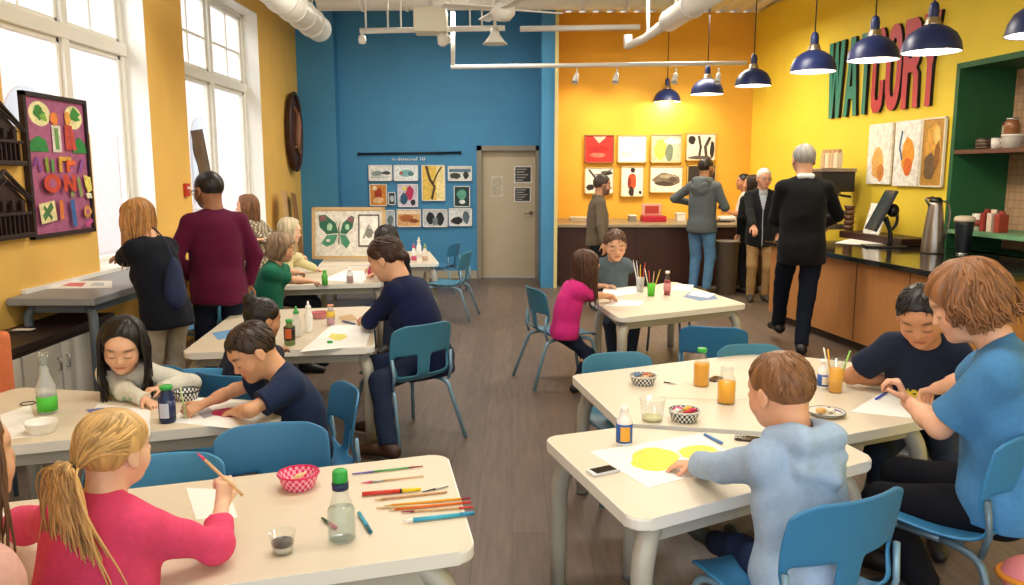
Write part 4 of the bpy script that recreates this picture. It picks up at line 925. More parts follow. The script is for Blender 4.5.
# pendants
nav = mat('pendant_navy', '1E2C5E', .38); ins = mat('pendant_white', 'F2EFE6', .5); brass = mat('pendant_brass', 'B8A890', .3, .9)
bulbm = mat('bulb_glow', 'FFE8C0', .3, emit=9)
def pendant(px, py, wpx, lab, proto=[None]):
    D = .40; Yd = D * 800 / wpx; c = at_y(px, py, Yd)
    Yd = Yd / 1.0; 
    if proto[0] is None:
        r = empty('pendant_lamp', c, 0, lab, 'pendant lamp', 'navy dome pendants over the counter'); q = D / 2
        sh = MB().lathe([(q, 0), (q * .985, .02), (q * .93, .07), (q * .78, .125), (q * .52, .165), (q * .30, .185), (.05, .19), (.045, .185), (q * .5, .155), (q * .76, .115), (q * .91, .06), (q * .965, .02), (q * .97, 0), (q, 0)], 40); sh.build('lamp_shade', [nav], r)
        MB().lathe([(q * .965, .004), (q * .90, .06), (q * .75, .112), (q * .49, .152), (.045, .18)], 40).build('reflector', ins, r)
        MB().lathe([(.055, .185), (.058, .195), (.05, .20), (.052, .215), (.045, .22), (.047, .235), (.03, .24)], 20).build('vent_collar', brass, r)
        MB().lathe([(.035, .235), (.036, .29), (.028, .33), (.012, .345), (0, .345)], 16).build('cap', nav, r)
        b = MB(); b.ell((0, 0, .09), (.035, .035, .045), u=14, v=8); b.build('bulb', bulbm, r)
        MB().tube([(0, 0, .34), (0, 0, 1.75)], .006, 8).build('cord', mat('cord_dark', '20202A', .6), r); proto[0] = r
    else: r = dup(proto[0], c, 0, lab)
    return r, c
PL = [(667, 102, 26.5, 'farthest and smallest navy pendant lamp, before the orange wall'), (707, 94.5, 32, 'second navy pendant lamp from the far end'), (753, 86, 35, 'third navy pendant lamp from the far end, near the corner'), (813, 72, 43.5, 'fourth navy pendant lamp, hanging left of the wall letters'), (873, 60.5, 48.5, 'fifth navy pendant lamp, in front of the letters T and C'), (931, 52.5, 55, 'sixth navy pendant lamp, in front of the letters R and Y'), (1043, 35, 66, 'nearest navy pendant lamp, cut off at the upper right edge')]
for i, a in enumerate(PL):
    r, c = pendant(*a)
    for ch in kids(r):
        if ch.name.startswith('cord'):
            L = ZC - c.z - .34; ch.data = ch.data.copy()
            for v in ch.data.vertices:
                if v.co.z > 1: v.co.z = .34 + L
    l = bpy.data.lights.new('pendant_bulb', 'POINT'); l.energy = 11 if i != 0 else 14; l.color = (1, .84, .6); l.shadow_soft_size = .05
    lo = bpy.data.objects.new('pendant_light', l); C.objects.link(lo); lo.location = (c.x, c.y, c.z + .015)
# ------------------------------------------------------------------ tables and chairs
TT = .58
topm = mat('table_top_cream', 'DACDB6', .42, noise=.02, nscale=8); edgem = mat('table_edge_white', 'EDEAE2', .45); legm = mat('table_leg_putty', 'B4B0A4', .4, .1)
def table(px, label, skip=(), zt=TT, name='activity_table', rad=.05, inset=.10, group=None, legr=.031, pts=None):
    """px = the corners as seen, back-projected onto the table's own height"""
    P2 = pts or [at_z(x, y, zt) for x, y in px]; c = sum((p.to_2d() for p in P2), Vector((0, 0))) / len(P2)
    r = empty(name, (c.x, c.y, 0), 0, label, 'table', group); q = [(p.x - c.x, p.y - c.y) for p in P2]
    ar = sum(q[i][0] * q[(i + 1) % len(q)][1] - q[(i + 1) % len(q)][0] * q[i][1] for i in range(len(q)))
    if ar < 0: q = q[::-1]
    rp = roundpoly(q, rad)
    m = MB(); m.prism(rp, zt - .038, zt - .0005, bevel=.007); m.build('edge_band', edgem, r)
    k = .994; m = MB(); m.prism([(x * k - 0, y * k) for x, y in roundpoly(q, rad)], zt - .003, zt, bevel=.0012, seg=1); m.build('tabletop', topm, r)
    ins = [((Vector(p) - Vector(p).normalized() * inset)) for p in q]
    m = MB(); n = len(ins)
    for i in range(n):
        a, b = ins[i], ins[(i + 1) % n]; d = (b - a).normalized(); nn = Vector((-d.y, d.x)) * .012
        a = a + d * .03; b = b - d * .03
        m.prism([(a - nn)[:], (b - nn)[:], (b + nn)[:], (a + nn)[:]], zt - .095, zt - .036)
    m.build('apron', legm, r)
    for i, p in enumerate(ins):
        if i in skip: continue
        f = Vector(q[i]) - Vector(q[i]).normalized() * (inset * .62); g = p
        top = Vector(p) * .86
        m = MB(); m.tube([(f.x, f.y, .012), (f.x, f.y, .18), (f.x, f.y, .33)] + bez((f.x, f.y, .36), (f.x, f.y, .46), (g.x, g.y, zt - .06), (top.x, top.y, zt - .045), 8), [legr * .92, legr, legr] + [legr * (1 + .12 * math.sin(k / 8 * PI)) for k in range(9)], 16)
        l = m.build('leg', legm, r); MB().lathe([(0, 0), (legr * .95, 0), (legr * .95, .018), (0, .018)], 16, M=xf((f.x, f.y, 0))).build('foot_cap', mat('glide_grey', '6A6A68', .6), l)
    return r, c
table([(447, 453), (476, 549), (-160, 640), (-115, 516)], 'nearest left cream table with pencils, pink basket and bottle')
_a, _b = at_z(284, 419, TT), at_z(20, 387, TT)
table([(284, 419), (268, 401), (20, 387), (-30, 402), (-60, 452)], 'cream table on the left with blue bottle and clear water bottle', rad=.04)
table([(181, 353), (375, 347), (372, 306), (236, 311)], 'middle cream table with glue bottles between girl with bun and adult in navy')
table([(272, 286), (384, 283), (380, 266), (292, 267)], 'small cream table in front of the butterfly picture')
table([(318, 266), (439, 263), (429, 251), (330, 252)], 'farthest left table near the blue wall pictures', rad=.04)
table([(543, 437), (635, 523), (876, 459), (841, 441), (621, 427)], 'nearest right cream table with phone and yellow painting')
table([(571, 375), (622, 423), (841, 436), (940, 417), (905, 368), (760, 352)], 'long right cream table with orange juice bottles', rad=.04, skip=(2,))
table([(590, 299), (619, 318), (747, 304), (673, 281)], 'cream table where girl in pink and boy in grey shirt draw')
_ch = {}
def make_chair(key, shell, leg, label, group=None):
    r = empty('school_chair', (0, 0, 0), 0, label, 'chair', group)
    # shell: profile along the centre, x across
    prof = [(.205, .335), (.195, .350), (.16, .357), (.10, .352), (.03, .346), (-.05, .344), (-.11, .350), (-.150, .366), (-.172, .392), (-.180, .415), (-.184, .445), (-.188, .475), (-.192, .505), (-.197, .540), (-.203, .575), (-.210, .610), (-.216, .640), (-.221, .662), (-.226, .676)]
    wid = [.165, .178, .185, .188, .188, .186, .182, .178, .178, .182, .187, .192, .196, .199, .200, .198, .195, .190, .178]
    bm = bmesh.new(); NU = 18; G = []
    for (y, z), w in zip(prof, wid):
        row = []
        for i in range(NU + 1):
            u = i / NU * 2 - 1; back = max(0, min(1, (z - .38) / .1))
            yy = y + back * .045 * u * u; zz = z + (1 - back) * .014 * (abs(u) ** 3) - back * .0 - (.020 * max(0, abs(u) - .72) / .28 if z > .65 else 0)
            row.append(bm.verts.new((u * w, yy, zz)))
        G.append(row)
    for j in range(len(G) - 1):
        for i in range(NU):
            u = ((i + .5) / NU) * 2 - 1; zc = (prof[j][1] + prof[j + 1][1]) / 2
            if prof[j][0] < -.14 and .39 < zc < .50 and .24 < abs(u) < .86:
                continue
            bm.faces.new((G[j][i], G[j][i + 1], G[j + 1][i + 1], G[j + 1][i]))
    me = bpy.data.meshes.new('shell'); bm.to_mesh(me); bm.free(); me.materials.append(shell); me.shade_smooth()
    o = link('seat_shell', me, None, r); s = o.modifiers.new('s', 'SOLIDIFY'); s.thickness = .011; s.offset = 0; b = o.modifiers.new('b', 'SUBSURF'); b.levels = 1; b.render_levels = 2
    for sx in (-1, 1):
        m = MB(); m.tube([(sx * .215, .235, .008), (sx * .178, .185, .26)] + bez((sx * .172, .178, .29), (sx * .168, .172, .335), (sx * .155, .14, .333), (sx * .150, .08, .333), 6), .0115, 10); m.build('leg', leg, r)
        m = MB(); m.tube([(sx * .220, -.265, .008), (sx * .185, -.18, .26)] + bez((sx * .182, -.17, .29), (sx * .18, -.16, .33), (sx * .160, -.11, .332), (sx * .150, -.04, .332), 6), .0115, 10); m.build('leg', leg, r)
        m = MB(); m.tube([(sx * .150, -.10, .332), (sx * .150, .13, .332)], .011, 10); m.tube([(sx * .185, -.16, .335), (sx * .188, -.178, .40), (sx * .192, -.168, .50)], .009, 8); m.build('side_rail', leg, r)
    MB().tube([(-.15, .06, .330), (.15, .06, .330)], .009, 8).build('cross_bar', leg, r)
    return r
steel = mat('chair_leg_blue_grey', '7C9EB4', .35, .3); dkst = mat('chair_leg_slate', '5A6E7C', .4, .3)
sh_l = mat('chair_shell_blue', '3578A6', .42); sh_b = mat('chair_shell_light_blue', '4A96C4', .42); sh_t = mat('chair_shell_teal', '3C7A96', .45); sh_w = mat('chair_shell_white', 'DCDCDA', .45)
_protos = {}
def chair(p, yaw, label, kind='blue', scale=.95, group=None):
    sm = dict(blue=(sh_l, steel), light=(sh_b, steel), teal=(sh_t, steel), white=(sh_w, steel), slate=(sh_l, dkst))[kind]
    if kind not in _protos:
        r = _protos[kind] = make_chair(kind, sm[0], sm[1], label); r.location = (p[0], p[1], 0); r.rotation_euler = (0, 0, R_(yaw)); r['group'] = 'blue school chairs' if kind != 'white' else 'white chair'
        if kind == 'white': del r['group']
    else: r = dup(_protos[kind], (p[0], p[1], 0), R_(yaw), label, 'blue school chairs')
    r.scale = (scale,) * 3; return r
SEAT = .335
# ------------------------------------------------------------------ the people
# at = centre of the head; chairs are placed under the hips
PP = {}
def seatchair(P, kind, label, back=.03, scale=.95, dyaw=0):
    r = P['root']; y = r.rotation_euler.z + R_(dyaw); fx, fy = -math.sin(y), math.cos(y)
    return chair((r.location.x + fx * back, r.location.y + fy * back), math.degrees(y), label, kind, scale)
def tz(px, py, z=TT + .012): return tuple(at_z(px, py, z))
# foreground left: girl in pink with a ponytail
P = person((0, 0), -14, 1.2, 'girl in pink top with blonde ponytail seen from behind at nearest left table', child=True, sit=SEAT, at=at_y(113, 446, 1.80), a0=6, a1=14, head=(-12, 4, 2), style='pony', hair='C9A36A', topkind='long', top='DE4A74', sleeve=1.55,
           hands=[at_z(10, 520, .62), at_y(222, 505, 2.0)], poles=[(-1, -.3, -.6), (1.2, -.2, -.9)], palm=[None, (-.6, .3, -.2)], curl=(25, 62), handdir=[None, (.0, .35, .95)], skin='fair', bottom='3A4458', vs=.0042, eyes='down', sex='f', hairseed=5, legs=True, w=1.12); PP['pink'] = P
seatchair(P, 'blue', 'blue chair under the girl with blonde ponytail at nearest left table')
# left edge
P = person((0, 0), -30, 1.35, 'person in pale pink top cut off by the left picture edge', child=True, sit=SEAT, at=at_y(-44, 455, 1.42), a0=5, a1=10, style='long', hair='6A4A34', topkind='long', top='D8A8A0', vs=.009, sex='f', w=1.3, hands=[None, at_z(20, 620, .60)]); PP['edge'] = P
# girl with black hair facing the camera
P = person((0, 0), 186, 1.22, 'girl with long black hair in cream top looking down at left table', child=True, sit=SEAT, at=at_y(123, 342, 3.3), headscale=1.32, a0=8, a1=22, head=(8, 22, -4), style='long', hair='17110F', topkind='long', top='D6D2C2', skin='E0AE8C',
           hands=[at_z(160, 388, .63), at_z(148, 402, .60)], poles=[(-1.2, -.5, -.3), (1, -.5, -.3)], curl=(45, 20), vs=.0045, sex='f', hairseed=3, w=1.1,
           patt=lambda p, c, d: np.where(((np.abs(p[:, 2] - (d['neck'][2] - .13)) < .045) & (np.abs(p[:, 0]) < .08) & (p[:, 1] > d['neck'][1] - .01) & (np.sin(p[:, 0] * 160) + np.cos(p[:, 2] * 130 + p[:, 0] * 60) > .2))[:, None], np.array(lin('9DB8A4')), c)); PP['black'] = P
seatchair(P, 'blue', 'blue chair under the girl with long black hair')
# boy in navy tee writing
P = person((0, 0), 118, 1.22, 'boy in navy printed T-shirt leaning over pink paper at left table', child=True, sit=SEAT, at=at_y(252, 348, 3.08), headscale=1.22, a0=4, a1=26, neckfwd=.35, head=(8, 32, 6), style='short', hair='33241C', topkind='tee', top='1E2C4A', skin='D8A27C', sleeve=.72,
           hands=[at_z(234, 412, .60), at_z(201, 405, .62)], poles=[(-1, -.3, .3), (1, -.2, -.1)], curl=(30, 60), palm=[None, (.5, .3, -.6)], vs=.0045, hairseed=8, bottom='9A9484',
           patt=lambda p, c, d: np.where((((np.abs((p - d['P']) @ d['u1'] - .15) < .055)) & (np.abs(p[:, 0]) < .08) & ((p - d['neck']) @ d['fw'] > .015) & (np.sin(p[:, 0] * 230) * np.cos(p[:, 2] * 170 + p[:, 0] * 90) > -.25))[:, None], np.array(lin('B8D4DC')), c)); PP['navyboy'] = P
seatchair(P, 'blue', 'blue chair behind the boy in navy T-shirt, its back seen from the side', back=.0)
# girl with the bun
P = person((0, 0), -20, 1.25, 'girl with dark hair in a bun and green scrunchie, seen from behind', child=True, sit=SEAT, at=at_y(262, 317, 3.75), headscale=1.15, a0=8, a1=20, head=(-28, 12, 0), style='bun', hair='1E1512', topkind='tee', top='1C2436', skin='C08A64', hands=[None, at_z(290, 345, .60)], vs=.006, sex='f', hairseed=6); PP['bun'] = P
seatchair(P, 'slate', 'blue chair under the girl with the bun, mostly hidden by the boy')
# adult in navy sweater
P = person((0, 0), 62, 1.62, 'adult in navy sweater with tied-back dark hair drawing at middle table', sit=SEAT, at=at_y(386, 256, 4.78), headscale=1.12, a0=14, a1=30, head=(14, 26, 0), style='tied', hair='3A2620', topkind='long', top='131C40', skin='D9A684', sex='f', w=.92,
           hands=[at_z(367, 320, .62), at_z(372, 316, .62)], poles=[(-1.2, -.3, -.6), (.8, -.5, -.8)], curl=(45, 30), vs=.006, bottom='222C44', shoe='3A2418', feet=[at_z(388, 446, .08), at_z(378, 425, .08)], hemlen=.04); PP['navyadult'] = P
chair(at_z(406, 436, 0).to_2d()[:], 42, 'teal blue chair under the adult in navy sweater, back turned to us', 'teal', 1.04)
# boy in green
P = person((0, 0), -84, 1.22, 'child in green T-shirt with light brown bob seen in profile', child=True, sit=SEAT, at=at_y(282, 246, 6.1), a0=5, a1=16, head=(-4, 14, 0), style='bob', hair='8A7258', topkind='tee', top='1F6A52', skin='E0AC8A', sleeve=.75, hands=[at_z(318, 276, .62), at_z(326, 285, .62)], vs=.007, hairseed=11, headscale=.95); PP['green'] = P
seatchair(P, 'slate', 'blue chair under the child in green T-shirt')
# blonde child behind
P = person((0, 0), -70, 1.25, 'blonde child in pale yellow top behind the child in green', child=True, sit=SEAT, at=at_y(290, 229, 7.2), a0=5, a1=14, head=(-10, 12, 0), style='long', hair='C8B898', topkind='long', top='D8D0A0', skin='EAC0A4', hands=[at_z(318, 270, .6), at_z(326, 262, .6)], vs=.008, sex='f'); PP['blonde'] = P
# dark haired behind the adult
P = person((0, 0), 150, 1.3, 'dark haired child behind the adult in navy sweater', child=True, sit=SEAT, at=at_y(386, 238, 6.9), a0=6, a1=18, head=(0, 20, 0), style='bob', hair='1E1614', topkind='tee', top='20242C', hands=[at_z(370, 276, .6), at_z(366, 272, .6)], vs=.008); PP['dark'] = P
# standing people, left
P = person((0, 0), 62, 1.6, 'woman in black T-shirt with long reddish blonde hair leaning on the grey table', at=at_y(137, 217, 4.75), headscale=1.1, a0=10, a1=20, head=(12, 20, 0), style='long', hair='B5824C', topkind='tee', top='10141F', skin='E2AE8E', sex='f', w=1.0, sleeve=.85,
           hands=[at_z(95, 268, .86), at_z(108, 272, .86)], poles=[(-.6, -.8, -.6), (.8, -.6, -.8)], vs=.006, bottom='A79B88', hemlen=.03, hairseed=21); PP['blackwoman'] = P
P = person((0, 0), 30, 1.6, 'man in maroon sweater with short dark hair standing by the windows', at=at_y(209, 188, 5.35), headscale=1.1, a0=2, a1=6, head=(28, 6, 0), style='crop', hair='1C1614', topkind='sweater', top='571032', skin='9A6A4C', w=1.12, hands=[at_y(190, 276, 5.3), None], poles=[(-.7, -.6, -.5), (.9, -.5, -.3)], vs=.006, bottom='1C2333', hemlen=.04, eyes='open', shortbeard='2A1C16'); PP['maroon'] = P
P = person((0, 0), 75, 1.6, 'woman with long brown hair in patterned blouse by the far window', at=at_y(247, 205, 7.0), a0=2, a1=4, head=(25, 4, 0), style='long', hair='7A5238', topkind='long', top='6E6254', skin='E0B090', sex='f', vs=.008, bottom='3A3638', hands=[None, at_y(262, 240, 6.9)],
           patt=lambda p, c, d: np.where((np.sin(p[:, 0] * 120 + 2 * np.sin(p[:, 2] * 60)) * np.sin(p[:, 2] * 110 + p[:, 1] * 80) > .15)[:, None], np.array(lin('C8BCA4')), c)); PP['pattern'] = P
# middle right table
P = person((0, 0), -72, 1.2, 'girl in bright pink T-shirt with brown hair drawing in profile', child=True, sit=SEAT, at=at_y(586, 265, 5.62), headscale=1.2, w=.88, a0=6, a1=22, head=(4, 20, 0), style='long', hair='4E3022', topkind='tee', top='D42F82', skin='D9A27C', sleeve=.8, hands=[at_z(612, 298, .61), at_z(622, 297, .61)], poles=[(-.6, -.7, -.5), (.8, -.7, -.5)], curl=(30, 50), vs=.006, sex='f', bottom='1E2436', hairseed=14, feet=[at_z(577, 385, .06), at_z(594, 372, .06)]); PP['pinktee'] = P
chair(at_z(559, 381, 0).to_2d()[:], -72, 'teal chair with long legs under the girl in pink T-shirt', 'teal', 1.06)
P = person((0, 0), 196, 1.25, 'boy in grey shirt looking down at the table beside girl in pink', child=True, sit=SEAT, at=at_y(615, 243, 6.6), headscale=1.2, a0=4, a1=12, head=(-12, 18, 4), style='short', hair='5A4030', topkind='tee', top='56646E', skin='E2AE8C', collar='6A7880', sleeve=.8, hands=[at_z(632, 271, .64), at_z(606, 286, .60)], vs=.006, hairseed=15, w=1.05); PP['greyboy'] = P
# standing at the back
P = person((0, 0), -88, 1.7, 'man in brown zip sweater with short dark hair standing in profile', at=at_y(602, 184, 9.0), a0=0, a1=2, head=(4, 4, 0), style='short', hair='4A3C34', topkind='collar', top='6A5E4E', skin='C08C68', vs=.009, bottom='23262E', eyes='down', shortbeard='5A4638', hands=[at_y(610, 245, 9.2), at_y(604, 245, 8.7)]); PP['brown'] = P
P = person((0, 0), -38, 1.75, 'man in grey hooded sweater and light blue jeans at the dark counter', at=at_y(706, 167, 10.1), a0=0, a1=4, head=(-22, 0, 0), style='crop', hair='241A16', topkind='hoodie', top='5C6468', skin='C08A66', vs=.008, bottom='5B86AE', shoe='6A5A4A', hands=[at_y(690, 203, 10.4), at_y(722, 206, 10.2)], poles=[(-1, -.6, -.2), (.9, -.6, -.9)], shortbeard='3A2A22', w=1.02, hemlen=.02); PP['hoodieman'] = P
P = person((0, 0), 75, 1.65, 'dark haired person in white top behind the woman in black cardigan', at=at_y(744, 181, 11.0), head=(10, 0, 0), style='crop', hair='1C1614', topkind='tee', top='D4CCC0', skin='B87E58', vs=.011, bottom='2A2A30', hands=[at_y(729, 212, 11.0), None]); PP['whitetop'] = P
P = person((0, 0), 20, 1.62, 'woman with long dark brown hair in black cardigan near counter corner', at=at_y(752, 183, 10.2), head=(40, 0, 0), style='long', hair='2E1C16', topkind='long', top='121418', skin='D8A484', sex='f', vs=.010, bottom='1C1C22', hemlen=.10); PP['cardigan'] = P
P = person((0, 0), 172, 1.7, 'old man with white hair and glasses in black jacket and tan trousers', at=at_y(764, 177, 9.5), a0=0, a1=2, head=(10, 4, 0), style='thin', hair='DAD6CC', topkind='collar', top='1A1C20', skin='DCA085', vs=.008, bottom='A98A5E', shoe='4A4440', collar='B8BCC4', eyes='open', patt=lambda p, c, d: np.where(((np.abs(p[:, 0]) < .004 + .22 * np.clip(p[:, 2] - d['neck'][2] + .22, 0, .2)) & (p[:, 1] > d['neck'][1]))[:, None], np.array(lin('B4BCC8')), c), hands=[None, at_y(754, 228, 9.2)], hemlen=.06); PP['oldman'] = P
P = person((0, 0), -6, 1.75, 'man in black sweater with grey hair walking beside the wood counter', at=at_y(804, 158, 6.85), a0=0, a1=4, head=(4, 4, 0), style='thin', hair='8E8C88', topkind='sweater', top='0C0D10', skin='C99A7C', vs=.007, bottom='161C28', shoe='18181A', collar='D8DCE2', w=1.06,
           hands=[at_y(786, 226, 7.1), at_y(824, 224, 7.1)], poles=[(-.8, -.6, -.6), (.8, -.6, -.6)], feet=[at_z(777, 333, .07), at_z(801, 347, .07)], hemlen=.05); PP['blackman'] = P
# foreground right: boy in pale blue hoodie
P = person((0, 0), 22, 1.2, 'boy in pale blue hooded sweatshirt painting yellow at nearest right table', child=True, sit=SEAT, at=at_y(781, 387, 2.20), headscale=1.1, a0=4, a1=12, head=(10, 14, 0), style='short', hair='7E5636', topkind='hoodie', top='9DB3CC', skin='E2A884', w=1.0,
           hands=[at_z(694, 464, .61), at_z(738, 450, .60)], handdir=[(-.6, .6, -.12), None], sleeve=1.9, poles=[(-1.1, -.5, -.5), (.4, -.6, -1)], curl=(30, 20), vs=.0042, bottom='24304E', shoe='3A3C38', feet=[at_z(676, 520, .17), at_z(720, 560, .06)], hairseed=17, topoff=.015, hemlen=.03); PP['paleboy'] = P
seatchair(P, 'blue', 'blue chair in the right foreground under the boy in pale hoodie', back=.04, scale=1.06, dyaw=4)
# foreground right: person in blue tee
P = person((0, 0), 58, 1.5, 'person in blue T-shirt with wavy auburn hair leaning at right table', child=True, sit=SEAT + .03, at=at_y(966, 298, 2.55), a0=0, a1=10, neckfwd=.45, head=(8, 26, 0), style='wavy', hair='8A5C38', topkind='tee', top='477DAB', skin='E2AC8C', sex='m', w=1.0, sleeve=.80,
           hands=[at_y(908, 402, 2.75), at_z(922, 396, .62)], poles=[(-1, -.1, -.9), (.6, -.3, -1)], handdir=[(-.1, .4, .8), None], curl=(62, 40), vs=.005, bottom='14141A', shoe='1A1A1E', feet=[at_z(925, 585, .10), at_z(900, 560, .08)], hairseed=19, hemlen=.0); PP['bluetee'] = P
chair((1.475, 2.55), 38, 'blue chair under the person in blue T-shirt at the right edge', 'slate', 1.12)
# boy in navy tee, right table
P = person((0, 0), 150, 1.3, 'boy with black hair in navy T-shirt bending over the right table', child=True, sit=SEAT, at=at_y(921, 312, 3.2), a0=12, a1=34, head=(-4, 30, 6), style='short', hair='15100E', topkind='tee', top='1B2438', skin='C88E68', sleeve=.72,
           hands=[at_z(918, 385, .62), at_z(900, 380, .62)], poles=[(-.6, -.4, -.8), (.5, -.4, -.9)], vs=.006, hairseed=23, w=.95, headscale=1.12,
           patt=lambda p, c, d: np.where(((np.abs((p - d['P']) @ d['u1'] - .22) < .035) & (np.abs(p[:, 0]) < .05) & ((p - d['neck']) @ d['fw'] > .02) & (np.sin(p[:, 0] * 200) * np.cos(p[:, 2] * 200) > -.4))[:, None], np.array(lin('E0C83A')), c)); PP['navyright'] = P
seatchair(P, 'white', 'white chair behind the boy in navy T-shirt near wood counter', back=-.03)
# empty chairs
chair((-.79, 2.50), 194, 'blue chair with rounded back pulled up between the two left tables', 'blue', .98)
chair((-1.10, 2.36), 190, 'light blue chair seen beyond the ponytail girl between left tables', 'light', .90)
chair((-1.44, 3.46), 190, 'light blue chair between girl with black hair and boy in navy', 'light', .92)
chair((-2.33, 5.75), 82, 'light blue chair beside the man in maroon sweater', 'light', 1.2)
chair(at_z(449, 318, 0).to_2d()[:], 80, 'teal blue chair behind the adult in navy sweater near blue wall', 'teal', 1.06)
chair(at_z(443, 292, 0).to_2d()[:], 70, 'small blue chair at right end of the farthest left table', 'blue')
chair((1.20, 4.68), -14, 'dark blue chair with its back to us, between the right tables', 'slate', .98)
chair((.56, 3.74), 192, 'teal chair back showing behind left end of long right table', 'teal', .94)
chair((1.27, 3.93), 188, 'teal chair back just behind the head of boy in pale hoodie', 'teal', .94)
# ------------------------------------------------------------------ things on the tables
clear = thinglass('clear_plastic', 'F6FAFA', 1.35, .03)
frost = thinglass('frosted_plastic', 'F4F6F6', 1.35, .35)
watr = thinglass('water', 'EEF4F4', 1.33, .04, 'C8D8DC')
juice = mat('orange_juice', 'FFB000', .35, noise=.04, nscale=30); redj = mat('red_drink', 'B02030', .3); greenp = mat('green_paint', '4FB43A', .4); pinkp = mat('pink_paint', 'D84A78', .4)
wpl = mat('white_plastic', 'F0F0EC', .4); blk = mat('black_plastic', '18181A', .35); paperm = mat('white_paper', 'F3F2EE', .8, noise=.02, nscale=30)
gcap = mat('green_cap', '2FA845', .4); navyb = mat('navy_bottle', '1C2C58', .3); bluel = mat('label_blue', '2A5AA8', .45)
def put(name, px, py, label, cat, rz=0, z=TT, group=None):
    p = at_z(px, py, z); return empty(name, p, rz, label, cat, group)
def bottle(px, py, hgt, r, label, body=clear, cap=None, fill=None, fl=.6, lab=None, lz=(.3, .6), taper=.35, neck=.45, z=TT, name='bottle', cat='bottle', label2=None, nozzle=False, group=None):
    e = put(name, px, py, label, cat, z=z, group=group); H_ = hgt; ns = 1 - taper
    prof = [(0, 0), (r * .9, 0), (r, .006), (r, H_ * ns * .95), (r * .92, H_ * ns)] + [(r * (.92 - (.92 - neck) * math.sin(t * PI / 2)), H_ * (ns + (taper - .08) * t)) for t in (.25, .5, .75, 1)] + [(r * neck, H_ * .97)]
    if 0: prof2 = prof + [(r * neck * .85, H_ * .97)] + [(max(q[0] - .0022, 0), max(q[1], .004)) for q in prof[1:-1]][::-1] + [(0, .004)]
    else: prof2 = prof + ([] if body in (clear, frost) else [(0, H_ * .97)])
    MB().lathe(prof2, 24).build('body', body, e)
    if fill:
        ft = H_ * fl; pr = [(0, .005)] + [(max(q[0] - .003, 0), max(q[1], .005)) for q in prof[1:] if q[1] < ft]; pr += [(pr[-1][0], ft), (0, ft)]; MB().lathe(pr, 24).build('drink' if fill is not watr else 'water', fill, e)
    if cap: MB().lathe([(0, H_ * .9), (r * neck + .004, H_ * .9), (r * neck + .005, H_ * .905), (r * neck + .005, H_ * .995), (r * neck + .002, H_), (0, H_)], 18).build('cap', cap, e)
    if nozzle: MB().lathe([(r * neck, H_ * .95), (r * neck * .8, H_ * 1.0), (r * .18, H_ * 1.18), (0, H_ * 1.19)], 14).build('nozzle', cap or wpl, e)
    if lab:
        MB().lathe([(r + .0002, H_ * lz[0]), (r + .0012, H_ * lz[0]), (r + .0012, H_ * lz[1]), (r + .0002, H_ * lz[1])], 28).build('label_band', lab, e)
        if label2:
            m = MB(); a0 = -PI / 2 - .6; rr = r + .0018
            for k in range(10):
                a, b = a0 + k * .12, a0 + (k + 1) * .12; z0, z1 = H_ * (lz[0] + .06), H_ * (lz[1] - .06)
                m.quad([(rr * math.cos(a), rr * math.sin(a), z0), (rr * math.cos(b), rr * math.sin(b), z0), (rr * math.cos(b), rr * math.sin(b), z1), (rr * math.cos(a), rr * math.sin(a), z1)])
            m.build('label_patch', label2, e)
    return e
def bowl(px, py, r, h, label, m1, rim=None, contents=None, z=TT, pattern=None, name='bowl'):
    e = put(name, px, py, label, 'bowl', z=z)
    MB().lathe([(0, 0), (r * .72, 0), (r * .78, .004), (r * .98, h * .95), (r, h), (r * .965, h), (r * .93, h * .9), (r * .74, .006), (0, .005)], 36).build('body', m1, e)
    if rim: MB().tube([(r * .985 * math.cos(a), r * .985 * math.sin(a), h) for a in np.linspace(0, 2 * PI, 37)[:-1]], .003, 6, closed=True).build('rim', rim, e)
    return e
def weave(name, c1, c2, sc=1.0):
    if name in _m: return _m[name]
    m = mat(name, c1, .5); nt = m.node_tree; b = nt.nodes['Principled BSDF']; tc = nt.nodes.new('ShaderNodeTexCoord'); sx = nt.nodes.new('ShaderNodeSeparateXYZ'); nt.links.new(tc.outputs['Object'], sx.inputs[0])
    at_ = nt.nodes.new('ShaderNodeMath'); at_.operation = 'ARCTAN2'; nt.links.new(sx.outputs['Y'], at_.inputs[0]); nt.links.new(sx.outputs['X'], at_.inputs[1])
    cb = nt.nodes.new('ShaderNodeCombineXYZ'); mu = nt.nodes.new('ShaderNodeMath'); mu.operation = 'MULTIPLY'; mu.inputs[1].default_value = .07; nt.links.new(at_.outputs[0], mu.inputs[0]); nt.links.new(mu.outputs[0], cb.inputs['X']); nt.links.new(sx.outputs['Z'], cb.inputs['Y'])
    ch = nt.nodes.new('ShaderNodeTexChecker'); ch.inputs['Scale'].default_value = 95 * sc; ch.inputs['Color1'].default_value = lin(c1) + (1,); ch.inputs['Color2'].default_value = lin(c2) + (1,); nt.links.new(cb.outputs[0], ch.inputs['Vector']); nt.links.new(ch.outputs['Color'], b.inputs['Base Color']); return m
def rod(name, p0, p1, r, label, cat, segs, z=None, group=None, n=8):
    """pencil, brush or marker lying between two seen points; segs = [(fraction, radius factor, material, part name)]"""
    z = TT + r + .001 if z is None else z; a = at_z(p0[0], p0[1], z); b = at_z(p1[0], p1[1], z); L = (b - a).length
    e = empty(name, a, math.atan2(b.y - a.y, b.x - a.x), label, cat, group); x = 0
    for (f, k0, k1, m_, nm) in segs:
        MB().tube([(x * L, 0, 0), ((x + f * .5) * L, 0, 0), ((x + f) * L, 0, 0)], [r * k0, r * (k0 + k1) / 2, r * k1], n).build(nm, m_, e); x += f
    return e
